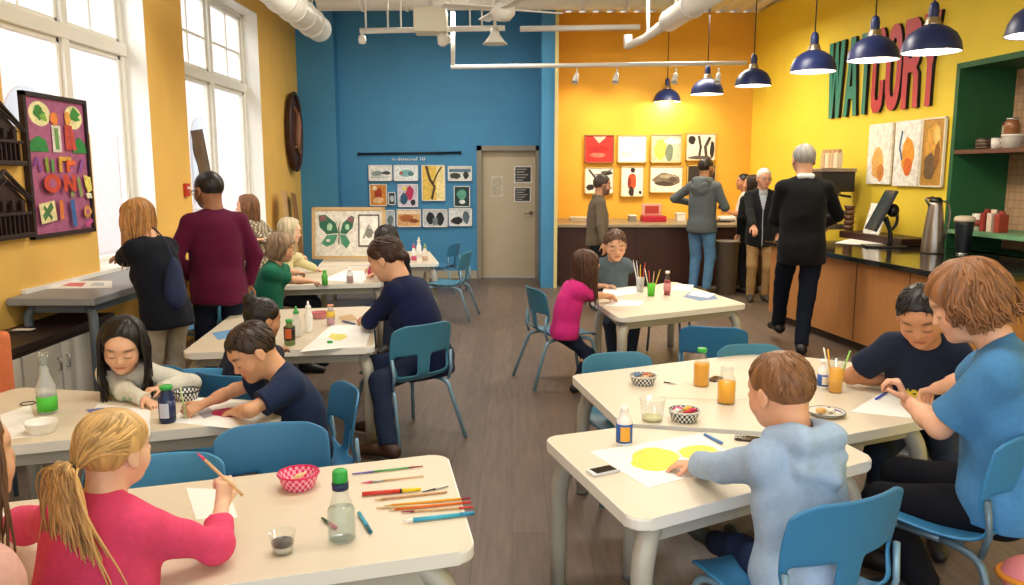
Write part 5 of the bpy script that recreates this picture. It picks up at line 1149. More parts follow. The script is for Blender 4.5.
def sheet(pts, label, name='paper', m_=None, shapes=(), z=TT, cat='paper', group=None, lift=.0012):
    P2 = [at_z(x, y, z) for x, y in pts]; c = sum(P2, Vector()) / len(P2); e = empty(name, c, 0, label, cat, group); m = MB(); q = [(p.x - c.x, p.y - c.y) for p in P2]; m.prism(q, .0004, lift); m.build('sheet', m_ or paperm, e)
    for i, (col, sp, nm) in enumerate(shapes):
        S2 = [at_z(x, y, z) for x, y in sp]; m = MB(); m.prism([(p.x - c.x, p.y - c.y) for p in S2], lift, lift + .0006 * (i + 1)); m.build(nm, mat('paint_' + col, col, .45, noise=.08, nscale=40), e)
    return e
def pblob(cx, cy, rx, ry, n=22, wob=.12, seed=0): return blob(cx, cy, rx, ry, n, wob, seed)
# --- nearest left table
bk = bowl(299, 487, .062, .046, 'bright pink woven basket bowl on nearest left table', weave('pink_weave', 'E0306A', 'F4B8CC', .9), mat('pink_rim', 'D81E5C', .4))
rr = random.Random(3)
m = MB(); m.tube(bez((-.03, 0, .012), (-.01, .02, .03), (.01, -.02, .04), (.02, .01, .045), 8), [.004, .008, .011, .012, .012, .011, .009, .006, .003], 8, flat=.5); tag(m.build('shell_scrap', mat('scrap_cream', 'E8D8A0', .5), None, loc=bk.location), 'cream curled scrap inside the pink basket bowl', 'scrap')
m = MB(); m.tube(bez((.0, -.02, .012), (.02, -.02, .025), (.035, 0, .03), (.04, .02, .035), 6), .006, 8, flat=.5); tag(m.build('shell_scrap', mat('scrap_pink', 'D08098', .5), None, loc=bk.location), 'pinkish scrap at the right inside the pink basket bowl', 'scrap')
b_ = bottle(342, 539, .165, .036, 'small clear water bottle with green cap on nearest left table', clear, None, watr, .52, taper=.48, neck=.52)
p_ = b_; MB().lathe([(.017, .138), (.0215, .138), (.022, .156), (.017, .156)], 20).build('neck_ring', mat('ring_navy', '1E3058', .4), p_); MB().lathe([(0, .158), (.0195, .158), (.0205, .162), (.0195, .186), (.015, .190), (0, .190)], 20).build('cap', gcap, p_)
cu = put('plastic_cup', 283, 552, 'small clear cup half full of dark paint water on nearest left table', 'cup')
MB().lathe([(0, 0), (.024, 0), (.0325, .052), (.034, .052), (.034, .054)], 28).build('body', clear, cu); MB().lathe([(0, .004), (.0228, .004), (.0258, .020), (0, .020)], 24).build('paint_pale', mat('cup_cream', 'DCCFC0', .4), cu); MB().lathe([(0, .0205), (.026, .0205), (.0275, .030), (.015, .034), (0, .033)], 24).build('paint_dark', mat('cup_dark', '3A2A30', .4), cu)
wd = mat('pencil_wood', 'D8B080', .6); ylw = mat('pencil_yellow', 'E8A020', .4); rd = mat('marker_red', 'D03A2C', .35); blu2 = mat('marker_blue', '2A70B0', .35); tq = mat('marker_turquoise', '3FA8C8', .35); ltm = mat('ferrule', 'B8B8B8', .3, .9); pk = mat('brush_pink', 'E05080', .5); prp = mat('handle_purple', '6A5AA8', .4); grn2 = mat('handle_green', '5AA060', .4); org = mat('pencil_orange', 'E0701E', .4); mar = mat('handle_maroon', '8A2838', .4)
GP = 'pencils, brushes and markers on nearest left table'
rod('paint_brush', (352, 474), (423, 466), .0035, 'long thin brush with purple and green handle, farthest back of the pencils', 'brush', [(.3, .7, 1, prp, 'handle_end'), (.5, 1, .9, grn2, 'handle'), (.2, .9, .5, mar, 'tip')], group=GP)
rod('paint_brush', (361, 483), (424, 476), .003, 'thin pale brush with pink tip, second back of the pencils', 'brush', [(.16, .4, 1.3, pk, 'bristles'), (.2, 1.2, 1, ltm, 'ferrule'), (.64, 1, .7, wd, 'handle')], group=GP)
rod('marker', (362, 494), (421, 489), .0065, 'thick red and yellow marker among the pencils', 'marker', [(.64, 1, 1, rd, 'barrel'), (.03, 1.02, 1.02, blk, 'ring'), (.33, .95, .8, mat('marker_yellow', 'F0D020', .35), 'cap')], group=GP)
rod('paint_brush', (422, 492), (448, 486), .003, 'short dark brush beyond the yellow marker cap', 'brush', [(.5, .5, 1, blk, 'bristles'), (.5, 1, .8, ltm, 'handle')], group=GP)
rod('pencil', (374, 500), (447, 492), .0032, 'pale wooden pencil just in front of the red marker', 'pencil', [(.1, .3, 1, wd, 'point'), (.9, 1, 1, mat('pencil_tan', 'C89868', .5), 'shaft')], group=GP)
rod('pencil', (384, 506), (470, 498), .0038, 'yellow pencil with red-brown end reaching past table edge', 'pencil', [(.08, .3, 1, wd, 'point'), (.82, 1, 1, ylw, 'shaft'), (.10, 1, 1, mar, 'eraser')], group=GP)
rod('pencil', (388, 510), (471, 502), .0038, 'orange pencil lying beside the yellow pencil', 'pencil', [(.08, .3, 1, wd, 'point'), (.82, 1, 1, org, 'shaft'), (.10, 1, 1, rd, 'eraser')], group=GP)
rod('pencil', (376, 508), (440, 504), .003, 'thin cream stick crossing under the orange pencil', 'pencil', [(.1, .5, 1, wd, 'point'), (.9, 1, .8, mat('stick_cream', 'E4CFA0', .5), 'shaft')], group=GP)
rod('paint_brush', (401, 512), (473, 507), .0034, 'brush with cream handle and red band near the right edge', 'brush', [(.18, .5, 1.1, mar, 'bristles'), (.62, 1, 1, wd, 'handle'), (.2, 1, 1, rd, 'band')], group=GP)
rod('marker', (403, 521), (474, 513), .0062, 'turquoise blue marker nearest the front of the pencils', 'marker', [(.14, .35, .8, wpl, 'tip'), (.66, 1, 1, tq, 'barrel'), (.2, 1, .95, mat('marker_teal', '2A88B0', .35), 'cap')], group=GP)
rod('marker', (359, 513), (371, 532), .0055, 'short turquoise crayon standing out behind the clear bottle', 'crayon', [(.7, 1, 1, tq, 'barrel'), (.3, 1, .9, mat('marker_dkteal', '206878', .4), 'end')], group=GP)
rod('crayon', (322, 518), (336, 528), .005, 'small dark green crayon left of the clear bottle', 'crayon', [(.6, .6, 1, mat('crayon_green', '1E4A38', .5), 'barrel'), (.4, 1, 1, pk, 'wrapper')], group=GP)
sheet([(186, 488), (228, 490), (238, 518), (196, 520)], 'white sheet of paper under the raised arm of ponytail girl')
# pencil held by the girl in pink
hd = PP['pink']; M0 = hd['root']; w0 = Matrix.Translation(M0.location) @ Matrix.Rotation(M0.rotation_euler.z, 4, 'Z'); hw = w0 @ Vector(hd['Wr'][1] + hd['Hd'][1] * hd['hl'] * .55)
e = empty('pencil', hw, 0, 'pink tipped wooden pencil held up by girl in pink', 'pencil'); d_ = Vector((-.075, .01, .07)); MB().tube([-d_ * .6, d_ * .75], .0042, 8).build('shaft', wd, e); MB().tube([d_ * .75, d_ * 1.0], [.0045, .002], 8).build('tip', pk, e)
sheet([(-30, 520), (26, 508), (60, 520), (20, 545)], 'pale paper lying left of the girl in pink')
# --- left table
b_ = bottle(48, 413, .20, .036, 'clear squeeze bottle with bright green label on left table', frost, None, None, lab=mat('label_green', '4FBF3A', .5), lz=(.06, .36), taper=.42, neck=.42); MB().lathe([(.016, .185), (.019, .19), (.02, .245), (.016, .245), (.015, .19)], 16).build('pour_spout', clear, b_)
bowl(42, 432, .058, .042, 'white bowl beside the clear squeeze bottle', mat('white_china', 'EFEDE6', .25), z=TT)
sheet([(0, 415), (30, 405), (40, 436), (5, 440)], 'white paper napkin behind the white bowl on left table')
b_ = bottle(168, 422, .145, .030, 'dark blue paint bottle with green cap on left table', navyb, gcap, lab=navyb, lz=(.1, .62), taper=.3, neck=.62, label2=mat('label_lilac', 'C8CCE0', .5))
bowl(187, 399, .055, .038, 'black and white checked basket bowl on left table', weave('bw_weave', '20242C', 'E8E8E4', .9), blk)
sheet([(168, 422), (196, 398), (280, 404), (262, 432)], 'white drawing paper with grey corner and raspberry shape before boy in navy', shapes=[('A8A8B4', [(192, 409), (206, 406), (218, 414), (204, 419)], 'grey_shape'), ('C8285A', pblob(230, 413, 19, 4.5, seed=9), 'pink_shape')])
sheet([(75, 430), (98, 404), (150, 410), (150, 436)], 'white paper under the arms of girl with black hair', shapes=[('6A78B8', [(66 + 20, 410), (104, 408), (106, 411), (90, 413)], 'blue_stroke')])
hd = PP['navyboy']; M0 = hd['root']; w0 = Matrix.Translation(M0.location) @ Matrix.Rotation(M0.rotation_euler.z, 4, 'Z'); hw = w0 @ Vector(hd['Wr'][1] + hd['Hd'][1] * hd['hl'] * .6)
e = empty('pencil', hw, 0, 'pale green pencil in the hand of the boy in navy', 'pencil'); MB().tube([(0, 0, -.025), (-.015, 0, .10)], .004, 8).build('shaft', mat('pencil_pale_green', 'B8C890', .5), e)
e = put('wire_ring', 28, 404, 'thin black ring lying behind the clear squeeze bottle', 'ring'); MB().tube([(.028 * math.cos(a), .028 * math.sin(a), .003) for a in np.linspace(0, 2 * PI, 25)[:-1]], .002, 6, closed=True).build('ring', blk, e)
# --- middle table
bottle(290, 345, .145, .030, 'bottle with black label and green cap on middle table', mat('amber_glass', '6A7A4A', .15), gcap, lab=mat('label_black', '1E1C20', .5), lz=(.22, .72), label2=mat('label_orange', 'C86030', .5), neck=.5)
bottle(297, 337, .155, .026, 'clear paint bottle with green nozzle behind the black label bottle', frost, mat('green_nozzle', '3FA050', .4), nozzle=True, taper=.4, neck=.5)
bottle(309, 332, .16, .024, 'white glue bottle with pointed nozzle on middle table', wpl, wpl, nozzle=True, taper=.3, neck=.5)
bottle(331, 325, .13, .026, 'pink and yellow filled bottle on middle table', frost, mat('cap_peach', 'E8A080', .4), pinkp, .35, lab=mat('label_yellow', 'F0C850', .5), lz=(.4, .7), neck=.55)
bowl(320, 318, .055, .038, 'red and white woven basket behind bottles on middle table', weave('red_weave', 'C82848', 'F0D0D4', .9), mat('red_rim', 'B81E40', .4))
sheet([(300, 352), (332, 325), (372, 326), (366, 346)], 'white paper with yellow scribble in front of adult in navy', shapes=[('E8E070', pblob(338, 337, 9, 3.5, seed=12, wob=.3), 'yellow_scribble')])
sheet([(212, 333), (235, 329), (246, 335), (218, 340)], 'blue card lying left of the bun on middle table', m_=mat('blue_card', '6A9CC8', .6))
rod('marker', (343, 321), (355, 324), .006, 'short blue marker by the hand of adult in navy', 'marker', [(1, 1, .9, mat('mk_blue', '3A6AA8', .4), 'barrel')])
e = put('green_lid', 330, 343, 'small green lid on the paper of middle table', 'lid'); MB().lathe([(0, 0), (.016, 0), (.016, .010), (.013, .012), (0, .012)], 18).build('cap', gcap, e)
sheet([(338, 317), (352, 314), (358, 320), (342, 322)], 'brown food scraps tray behind the pink bottle', name='scrap_tray', m_=mat('scrap_brown', 'C0A078', .8), cat='tray')
# --- small far tables
bottle(325, 285, .13, .026, 'green paint bottle on the table before butterfly picture', mat('green_bottle', '58B048', .3), mat('cap_lime', '78C860', .4), neck=.5)
bottle(350, 283, .12, .03, 'dark pink drink bottle on the table before butterfly picture', frost, wpl, mat('rasp', 'B02848', .3), .5, neck=.5, nozzle=True)
bottle(371, 277, .11, .028, 'raspberry red paint bottle by the dark haired child', mat('rasp2', 'A83050', .35), mat('cap_grey', 'A8A8A8', .4), neck=.55)
sheet([(322, 280), (345, 270), (372, 272), (362, 283)], 'white papers on the table before butterfly picture')
for i, (px, py, hh, c, lb) in enumerate(((414, 262, .17, 'E8E4DC', 'white glue bottle at left of three on farthest left table'), (419, 258, .20, 'F0EEE8', 'tall white glue bottle in the middle of three on farthest table'), (425, 262, .17, 'E8DCD0', 'cream glue bottle at right of three on farthest left table'))): bottle(px, py, hh, .028, lb, mat('gl%d' % i, c, .4), mat('glcap%d' % i, ('B84868', 'D8D4C8', '7A9A60')[i], .4), nozzle=True, lab=mat('gll%d' % i, ('C85070', 'D8D8D4', 'C8A890')[i], .5), lz=(.1, .4), neck=.5)
# butterfly picture standing on the table
a = at_y(313, 258, 8.7); b = at_y(386, 257, 8.7); w = b.x - a.x; h = at_y(350, 206, 8.7).z - a.z
r = poster_flat('framed_artwork', w, h, Matrix.Translation(((a.x + b.x) / 2, 8.72, TT + h / 2 + .012)) @ Matrix.Rotation(PI / 2 - .12, 4, 'X'), ['E2DED2', ('2E6A50', [(.36, .50), (.32, .70), (.18, .86), (.09, .84), (.10, .62), (.20, .48)]), ('2E6A50', [(.38, .50), (.42, .70), (.54, .84), (.58, .80), (.55, .60), (.46, .48)]), ('4A9070', [(.35, .48), (.20, .46), (.12, .30), (.20, .24), (.30, .30)]), ('4A9070', [(.38, .48), (.46, .46), (.52, .32), (.47, .20), (.40, .30)]),
      ('8A5A60', [(.18, .84), (.10, .82), (.11, .72), (.20, .76)]), ('8A5A60', [(.50, .82), (.57, .80), (.55, .70), (.48, .74)]), ('1E3830', stroke([(.365, .28), (.368, .45), (.365, .62)], .014)), ('A8D0B0', blob(.24, .62, .04, .07, seed=81)), ('A8D0B0', blob(.48, .62, .03, .06, seed=82)), ('D8D0C8', blob(.22, .36, .03, .03, seed=83)), ('1E3830', stroke([(.36, .62), (.33, .74)], .006)), ('1E3830', stroke([(.37, .62), (.39, .74)], .006)),
      ('5A5448', rect(.63, .24, .92, .86)), ('EDEAE0', rect(.65, .27, .90, .83)), ('A8A498', stroke([(.70, .40), (.78, .66), (.84, .50)], .03)), ('8A867A', blob(.78, .50, .05, .09, seed=84))], 'wide framed butterfly picture in light wood standing on a far table', 'picture', frame='C9A878', depth=.03, fw=.035)
# leaning boards by the left corner
for i, (px0, py0, px1, py1, lab) in enumerate(((284, 226, 279, 192, 'light wooden board leaning in the left corner, nearer one'), (296, 226, 289, 194, 'brown wooden board leaning in the left corner, farther one'))):
    p0 = at_z(px0, py0 + 45, .0); Yd = 9.9 + i * .6; a = at_y(px0, 260, Yd); t = at_y(px1, py1, Yd); m = MB(); m.tube([(a.x + .12, Yd, 0.04), (t.x + .0, Yd + .2, t.z)], .13, 4, flat=.18); e = m.build('leaning_board', mat('board_wood%d' % i, ('C8A070', '94683C')[i], .6, noise=.1, nscale=8, stretch=(1, 1, .2)), None)
    for p in e.data.polygons: p.use_smooth = False
    tag(e, lab, 'board', 'wooden boards leaning in the left corner')
# --- right nearest table
sheet([(590, 452), (700, 434), (746, 462), (648, 488)], 'large white paper with yellow painted shape under the boy in pale hoodie', shapes=[('F2D400', pblob(655, 460, 24, 12, seed=21, wob=.08), 'yellow_paint'), ('F2D400', pblob(700, 453, 20, 7, seed=22, wob=.1), 'yellow_paint')])
e = put('phone', 603, 472, 'white phone with black screen lying on table corner', 'phone', rz=.12); MB().prism(roundpoly([(-.052, -.026), (.052, -.026), (.052, .026), (-.052, .026)], .008), .001, .009, bevel=.002).build('body', mat('phone_white', 'DCDCDC', .3), e); MB().box((-.038, -.022, .0088), (.040, .022, .0096)).build('screen', mat('screen_black', '101014', .1), e); e.rotation_euler.z = .5
e = put('phone', 749, 440, 'dark phone lying beyond the hand of boy in hoodie', 'phone', rz=-.35); MB().prism(roundpoly([(-.05, -.025), (.05, -.025), (.05, .025), (-.05, .025)], .008), .001, .009, bevel=.002).build('body', mat('phone_dark', '3A3028', .3), e); MB().box((-.042, -.021, .0088), (.042, .021, .0096)).build('screen', mat('screen_black', '101014', .1), e)
g_ = bottle(624, 444, .125, .028, 'white glue bottle with blue and orange label on nearest right table', wpl, None, taper=.25, neck=.55, lab=mat('label_royal', '2A5A9E', .45), lz=(.08, .62), label2=mat('label_mango', 'E8A83A', .5)); MB().lathe([(0, .12), (.016, .12), (.012, .138), (0, .14)], 14).build('cap', wpl, g_)
c_ = put('plastic_cup', 652, 420, 'tall clear plastic tub beside the basket bowl', 'cup'); MB().lathe([(0, 0), (.040, 0), (.050, .085), (.052, .085), (.052, .088)], 30).build('body', clear, c_)
MB().lathe([(0, .004), (.038, .004), (.040, .014), (0, .014)], 24).build('paint_residue', mat('residue', 'E8DFA8', .4), c_)
def basket(px, py, lab, seed, items):
    e = bowl(px, py, .062, .042, lab, weave('bw_weave2', '1E2A3C', 'EDEDE8', .9), mat('basket_rim', 'DAD8D0', .4))
    for i, (c, nm, l2) in enumerate(items):
        a = i * 2.4; m = MB(); x, y = .030 * math.cos(a), .030 * math.sin(a); m.tube([(x - .016, y - .006, .034), (x, y, .040), (x + .017, y + .008, .037)], [.008, .011, .008], 8, flat=.8); tag(m.build(nm, mat('piece_' + c, c, .5), None, loc=e.location), l2, nm.replace('_', ' '))
        m = None
    MB().lathe([(0, .006), (.050, .012), (.053, .028), (0, .031)], 24).build('lining', mat('lining_cream', 'DCCDB0', .8), e)
    return e
basket(684, 420, 'checked basket bowl with pink and red pieces on nearest right table', 1, [('D02858', 'candy', 'crimson piece in the pink basket bowl'), ('E05A88', 'candy', 'rose pink piece in the checked basket'), ('B82030', 'candy', 'dark red piece in the checked basket'), ('E8B838', 'candy', 'yellow piece in basket with pink pieces'), ('EDE4DA', 'candy', 'white piece in basket with pink pieces')])
basket(643, 384, 'checked basket bowl with brown and blue scraps on long right table', 2, [('B88A60', 'scrap', 'brown scrap in the farther checked basket'), ('6A88A8', 'scrap', 'blue grey scrap in farther checked basket'), ('D8B890', 'scrap', 'tan scrap in the farther checked basket'), ('C86848', 'scrap', 'rust scrap in the farther checked basket')])
rod('marker', (702, 433), (722, 443), .0055, 'light blue marker lying on the yellow painting', 'marker', [(.15, .4, 1, wpl, 'tip'), (.85, 1, 1, mat('mk_lt', '5A8AC8', .4), 'barrel')])
rod('crayon', (664, 382), (677, 384), .003, 'small dark brush right of the farther checked basket', 'brush', [(.5, 1, 1, blk, 'handle'), (.5, 1.2, .6, ltm, 'tip')])
j1 = bottle(701, 386, .175, .036, 'orange juice bottle with green cap on long right table', clear, gcap, juice, .60, taper=.38, neck=.45)
j2 = bottle(726, 403, .155, .038, 'open orange juice bottle without cap beside the capped one', clear, None, juice, .60, taper=.32, neck=.62); MB().tube([(.0245 * math.cos(a), .0245 * math.sin(a), .150) for a in np.linspace(0, 2 * PI, 21)[:-1]], .002, 6, closed=True).build('rim', clear, j2)
sheet([(660, 398), (700, 372), (760, 372), (745, 400)], 'large pale paper under the orange juice bottles', m_=mat('paper_cream', 'E8DCC4', .8))
rod('marker', (660, 371), (700, 366), .004, 'dark pen lying behind the capped juice bottle', 'pen', [(1, 1, .8, blk, 'barrel')]) if 0 else None
e = put('phone', 715, 380, 'dark brown phone between the two juice bottles', 'phone', rz=.9); MB().prism(roundpoly([(-.045, -.022), (.045, -.022), (.045, .022), (-.045, .022)], .007), .001, .009, bevel=.002).build('body', mat('phone_dark', '3A3028', .3), e); MB().box((-.038, -.018, .0088), (.038, .018, .0096)).build('screen', mat('screen_black', '101014', .1), e)
# cup with straws
c_ = put('plastic_cup', 835, 392, 'clear cup of orange juice with straws on long right table', 'cup'); MB().lathe([(0, 0), (.028, 0), (.040, .145), (.042, .145), (.042, .148)], 30).build('body', clear, c_); MB().lathe([(0, .004), (.0265, .004), (.0345, .105), (0, .105)], 26).build('drink', juice, c_)
for (d0, d1, c1, lb) in (((-.012, 0, .006), (-.065, -.01, .20), 'F0EAD8', 'white straw leaning left in the juice cup'), ((-.01, .01, .006), (-.038, .01, .19), 'E8A830', 'orange straw in the middle of the juice cup'), ((.0, -.01, .006), (.055, .0, .185), '8AC858', 'green striped straw leaning right in the juice cup')):
    m = MB(); m.tube([d0, d1], .0035, 8); tag(m.build('straw', mat('straw_' + c1, c1, .4), None, loc=c_.location), lb, 'straw')
bottle(823, 388, .13, .026, 'small white bottle with blue label behind the juice cup', wpl, wpl, lab=bluel, lz=(.1, .5), neck=.55, label2=mat('label_cream', 'E8E0C8', .5))
def plate(px, py, r, lab, items, col='DDE0DC'):
    e = put('plate', px, py, lab, 'plate'); MB().lathe([(0, 0), (r * .65, 0), (r, .014), (r * .99, .017), (r * .66, .005), (0, .004)], 40).build('dish', mat('plate_' + col, col, .3), e)
    MB().tube([(r * math.cos(a), r * math.sin(a), .0155) for a in np.linspace(0, 2 * PI, 41)[:-1]], .0022, 6, closed=True).build('rim', mat('plate_rim', '4A5A60', .4), e)
    for (x, y, c, s, l2, nm) in items: m = MB(); m.ell((x, y, .006 + s * .55), (s, s * .8, s * .55), u=12, v=8); tag(m.build(nm, mat('food_' + c, c, .45, noise=.1, nscale=60), None, loc=e.location), l2, nm.replace('_', ' '))
    return e
plate(874, 381, .082, 'round plate of colourful food before boy in navy T-shirt', [(-.04, .0, 'C83028', .020, 'red piece at the left of the colourful plate', 'food_piece'), (-.01, -.02, '5A9A40', .018, 'green piece in the middle of colourful plate', 'food_piece'), (.03, .01, 'F0EEE4', .020, 'white piece at the right of colourful plate', 'food_piece'), (.02, -.03, 'D04838', .015, 'small red piece near front of colourful plate', 'food_piece'), (0, .03, '3A6848', .016, 'dark green piece at back of colourful plate', 'food_piece'), (-.03, .03, 'E8A040', .014, 'orange piece at back of colourful plate', 'food_piece')])
plate(826, 415, .072, 'plate with half eaten food beside the head of hooded boy', [(-.02, .0, 'D8A860', .022, 'tan pastry piece on the nearer plate', 'food_piece'), (.025, .01, 'F0E8D8', .018, 'white crumb piece on the nearer plate', 'food_piece')], 'D6D0C2')
rod('fork', (828, 407), (847, 414), .003, 'purple handled fork lying on the nearer plate', 'fork', [(.7, .8, 1, prp, 'handle'), (.3, 1.2, .5, ltm, 'tines')], z=TT + .022)
sheet([(850, 412), (890, 388), (935, 404), (930, 420)], 'white paper in front of person in blue T-shirt')
rod('marker', (876, 399), (890, 390), .005, 'blue pen lying on the paper by person in blue T-shirt', 'pen', [(.8, 1, 1, mat('mk_royal', '3A48B0', .4), 'barrel'), (.2, 1, .5, wpl, 'tip')])
# --- table of the girl in bright pink
def cup_of(px, py, r, h, m_, lab, sticks, cat='cup'):
    e = put('pencil_cup', px, py, lab, cat); MB().lathe([(0, 0), (r * .82, 0), (r, h), (r * .93, h), (r * .76, .004), (0, .004)], 24).build('body', m_, e)
    for i, (dx, dy, L, c, l2) in enumerate(sticks): m = MB(); m.tube([(dx * .15, dy * .15, .006), (dx, dy, L * .8), (dx * 1.22, dy * 1.22, L)], [.0042, .0042, .0015], 8); tag(m.build('paint_brush', mat('st_' + c, c, .45), None, loc=e.location), l2, 'brush')
    return e
cup_of(651, 296, .032, .10, mat('cup_green', '58C030', .35), 'green cup of pencils on the table of girl in pink', [(-.045, 0, .22, 'E8E4D8', 'cream brush leaning left in the green cup'), (.02, .02, .19, 'D8B890', 'wooden brush in the middle of green cup'), (.055, .0, .21, 'E8C850', 'yellow brush leaning right in the green cup'), (-.015, .02, .2, 'C84040', 'red brush in the green cup')])
cup_of(640, 292, .034, .12, frost, 'frosted clear cup of brushes left of the green cup', [(-.05, 0, .26, 'F0F0F0', 'white brush leaning left in frosted cup'), (0, .01, .22, 'E8C030', 'yellow brush upright in frosted cup'), (.03, 0, .24, 'C83830', 'red brush leaning right in frosted cup'), (-.025, .02, .25, 'DADADA', 'pale grey brush in the frosted cup')])
bottle(667, 295, .19, .028, 'red drink bottle with white cap on the table of girl in pink', clear, wpl, redj, .62, taper=.42, neck=.42, lab=mat('label_pink', 'D89098', .5), lz=(.2, .5))
sheet([(604, 306), (612, 300), (645, 301), (640, 306)], 'white drawing paper under the hand of girl in bright pink')
sheet([(600, 298), (604, 288), (640, 286), (640, 293)], 'white paper in front of the boy in grey shirt')
sheet([(683, 297), (690, 292), (712, 293), (718, 299), (700, 301)], 'blue edged papers at the right end of that table', m_=mat('paper_blue', '7A94B8', .7)); sheet([(688, 295), (694, 290.5), (716, 294), (708, 298)], 'white paper lying on blue edged papers', z=TT + .003)
sheet([(670, 290), (676, 284), (694, 285), (690, 291)], 'white folded leaflet behind the red drink bottle')
# stool tucked under that table
e = empty('stool', at_z(664, 347, 0), .1, 'low blue stool with dark legs under the table of girl in pink', 'stool'); MB().prism(roundpoly([(-.21, -.17), (.21, -.17), (.21, .17), (-.21, .17)], .05), .335, .36, bevel=.008).build('seat', sh_t, e)
for sx in (-1, 1):
    for sy in (-1, 1): MB().tube([(sx * .20, sy * .17, .008), (sx * .175, sy * .14, .25)] + bez((sx * .172, sy * .137, .28), (sx * .17, sy * .135, .32), (sx * .15, sy * .12, .33), (sx * .12, sy * .09, .333), 5), .011, 8).build('leg', dkst, e)
# ------------------------------------------------------------------ left side furniture
HT = .80
gtm = mat('grey_laminate', '8E9094', .45, noise=.04, nscale=6)
r = empty('high_table', (-2.70, 5.50, 0), 0, 'long grey standing-height table along the left wall under the poster', 'table')
MB().box((-.265, -.87, HT - .045), (.25, .95, HT), bevel=.006).build('tabletop', gtm, r)
for sx in (-.2, .19):
    for sy in (-.78, .86): MB().tube([(sx, sy, 0), (sx, sy, HT - .12), (sx * .8, sy * .97, HT - .045)], .027, 12).build('leg', mat('leg_grey', '5E6A74', .4), r)
MB().box((-.2, -.78, HT - .10), (.2, -.76, HT - .045)).box((.17, -.78, HT - .10), (.19, .86, HT - .045)).build('apron', mat('leg_grey', '5E6A74', .4), r)
sheet([(40, 289), (60, 281), (112, 281), (112, 288)], 'white and pink printed papers spread on the grey table', z=HT, shapes=[('D86A78', [(62, 286), (70, 283), (86, 283), (82, 287)], 'red_print'), ('B8C0C8', [(90, 286), (94, 283), (104, 283), (104, 286)], 'grey_print')], lift=.002)
r = empty('low_cabinet', (-2.80, 4.3, 0), 0, 'dark brown topped low cabinet with white doors at the left edge', 'cabinet'); cw_ = mat('cabinet_white', 'CFCBC2', .5); ck = mat('dark_walnut', '2E201C', .45, noise=.15, nscale=8)
MB().box((-.17, -.9, .06), (.16, .86, .58)).build('carcass', ck, r); MB().box((-.17, -.92, .58), (.19, .88, .62), bevel=.004).build('top', ck, r)
for k in range(4):
    d = MB().box((.16, -.85 + k * .37, .09), (.178, -.50 + k * .37, .55), bevel=.003).build('door', cw_, r); MB().tube([(.178, -.53 + k * .37 - (.28 if k % 2 else 0), .40), (.195, -.53 + k * .37 - (.28 if k % 2 else 0), .40), (.195, -.53 + k * .37 - (.28 if k % 2 else 0), .47), (.178, -.53 + k * .37 - (.28 if k % 2 else 0), .47)], .005, 6).build('handle', ltm, d)
e = empty('round_dish', at_z(15, 331, .62), 0, 'thin round black and white dish on the dark low cabinet', 'dish'); MB().lathe([(0, 0), (.07, 0), (.075, .006), (.06, .008), (0, .004)], 28).build('dish', blk, e); MB().box((.0, -.03, .009), (.11, .02, .012)).build('card', paperm, e)
# white table under the far window
r = empty('window_table', (-2.66, 7.5, 0), 0, 'white table under the second window beyond the maroon man', 'table'); MB().box((-.28, -.75, .70), (.28, .75, .74), bevel=.004).build('tabletop', edgem, r)
for sx in (-.22, .22):
    for sy in (-.68, .68): MB().tube([(sx, sy, 0), (sx, sy, .70)], .022, 10).build('leg', legm, r)
e = empty('box', (-2.62, 7.1, .74), 0, 'small cream box on the white table beside the yellow pier', 'box'); MB().box((-.09, -.08, 0), (.09, .08, .17), bevel=.004).build('carton', mat('carton_cream', 'DCCFB0', .7), e); MB().box((-.092, -.082, .14), (.092, .082, .175), bevel=.003).build('lid', mat('carton_lid', 'E8DFC8', .7), e)
m = MB(); p0 = at_x(213, 185, -3.05); m.tube([(-3.02, p0.y, SILL + .03), (-3.14, p0.y - .12, 1.95)], .16, 4, flat=.12); e = m.build('leaning_board', mat('panel_edge', '6A5238', .5, noise=.3, nscale=5), None); tag(e, 'patterned brown panel leaning on the sill of second window', 'board')
for p in e.data.polygons: p.use_smooth = False
# bag carried by the woman in black
bp = at_y(174, 280, 4.60); e = empty('shoulder_bag', bp, .4, 'dark blue bag hanging behind woman in black T-shirt', 'bag')
bgm = mat('bag_blue', '16244A', .7, noise=.1, nscale=20, bump=.3, bscale=40)
def bagprims(): return [elli((0, 0, 0), (.045, .04, .14), k=.03), elli((0, 0, -.08), (.055, .05, .09), k=.03)]
implicit('pouch', bagprims(), .008, bgm, e, disp=folds(.01, .8, 4)); MB().tube(bez((-.0, 0, .12), (-.01, .0, .2), (-.05, .06, .27), (-.10, .10, .30), 8), .010, 8, flat=.4).build('strap', bgm, e)
# ------------------------------------------------------------------ counters
KH = .82
ctop = mat('counter_stone_black', '22201F', .12, noise=.2, nscale=12, coat=.3); oak = mat('counter_wood', 'BB8049', .45, noise=.07, nscale=5, stretch=(5, 5, .4)); dkb = mat('counter_dark_brown', '3A1E16', .45, noise=.12, nscale=4, stretch=(1, 1, .3))
tana = mat('counter_tan_top', '9A8A70', .3, noise=.1, nscale=15)
A_ = at_z(768, 318, 0); B_ = at_z(878, 360, 0); dd = (B_ - A_).normalized(); E_ = A_ + dd * ((5.55 - A_.y) / dd.y)
r = empty('wood_counter', (A_.x + .6, 7.0, 0), 0, 'long wooden service counter with glossy black top on the right', 'counter'); o = Vector(r.location).to_2d()
q = lambda x, y: (x - o.x, y - o.y)
MB().prism([q(A_.x, A_.y), q(E_.x, E_.y), q(4.10, 5.75), q(RWX(A_.y) - .02, A_.y)], .08, KH - .045).build('body', oak, r)
MB().prism([q(A_.x + .05, A_.y - .04), q(E_.x + .05, E_.y + .04), q(4.05, 5.80), q(RWX(A_.y) - .05, A_.y - .05)], 0, .08).build('plinth', mat('plinth_dark', '3A2A20', .6), r)
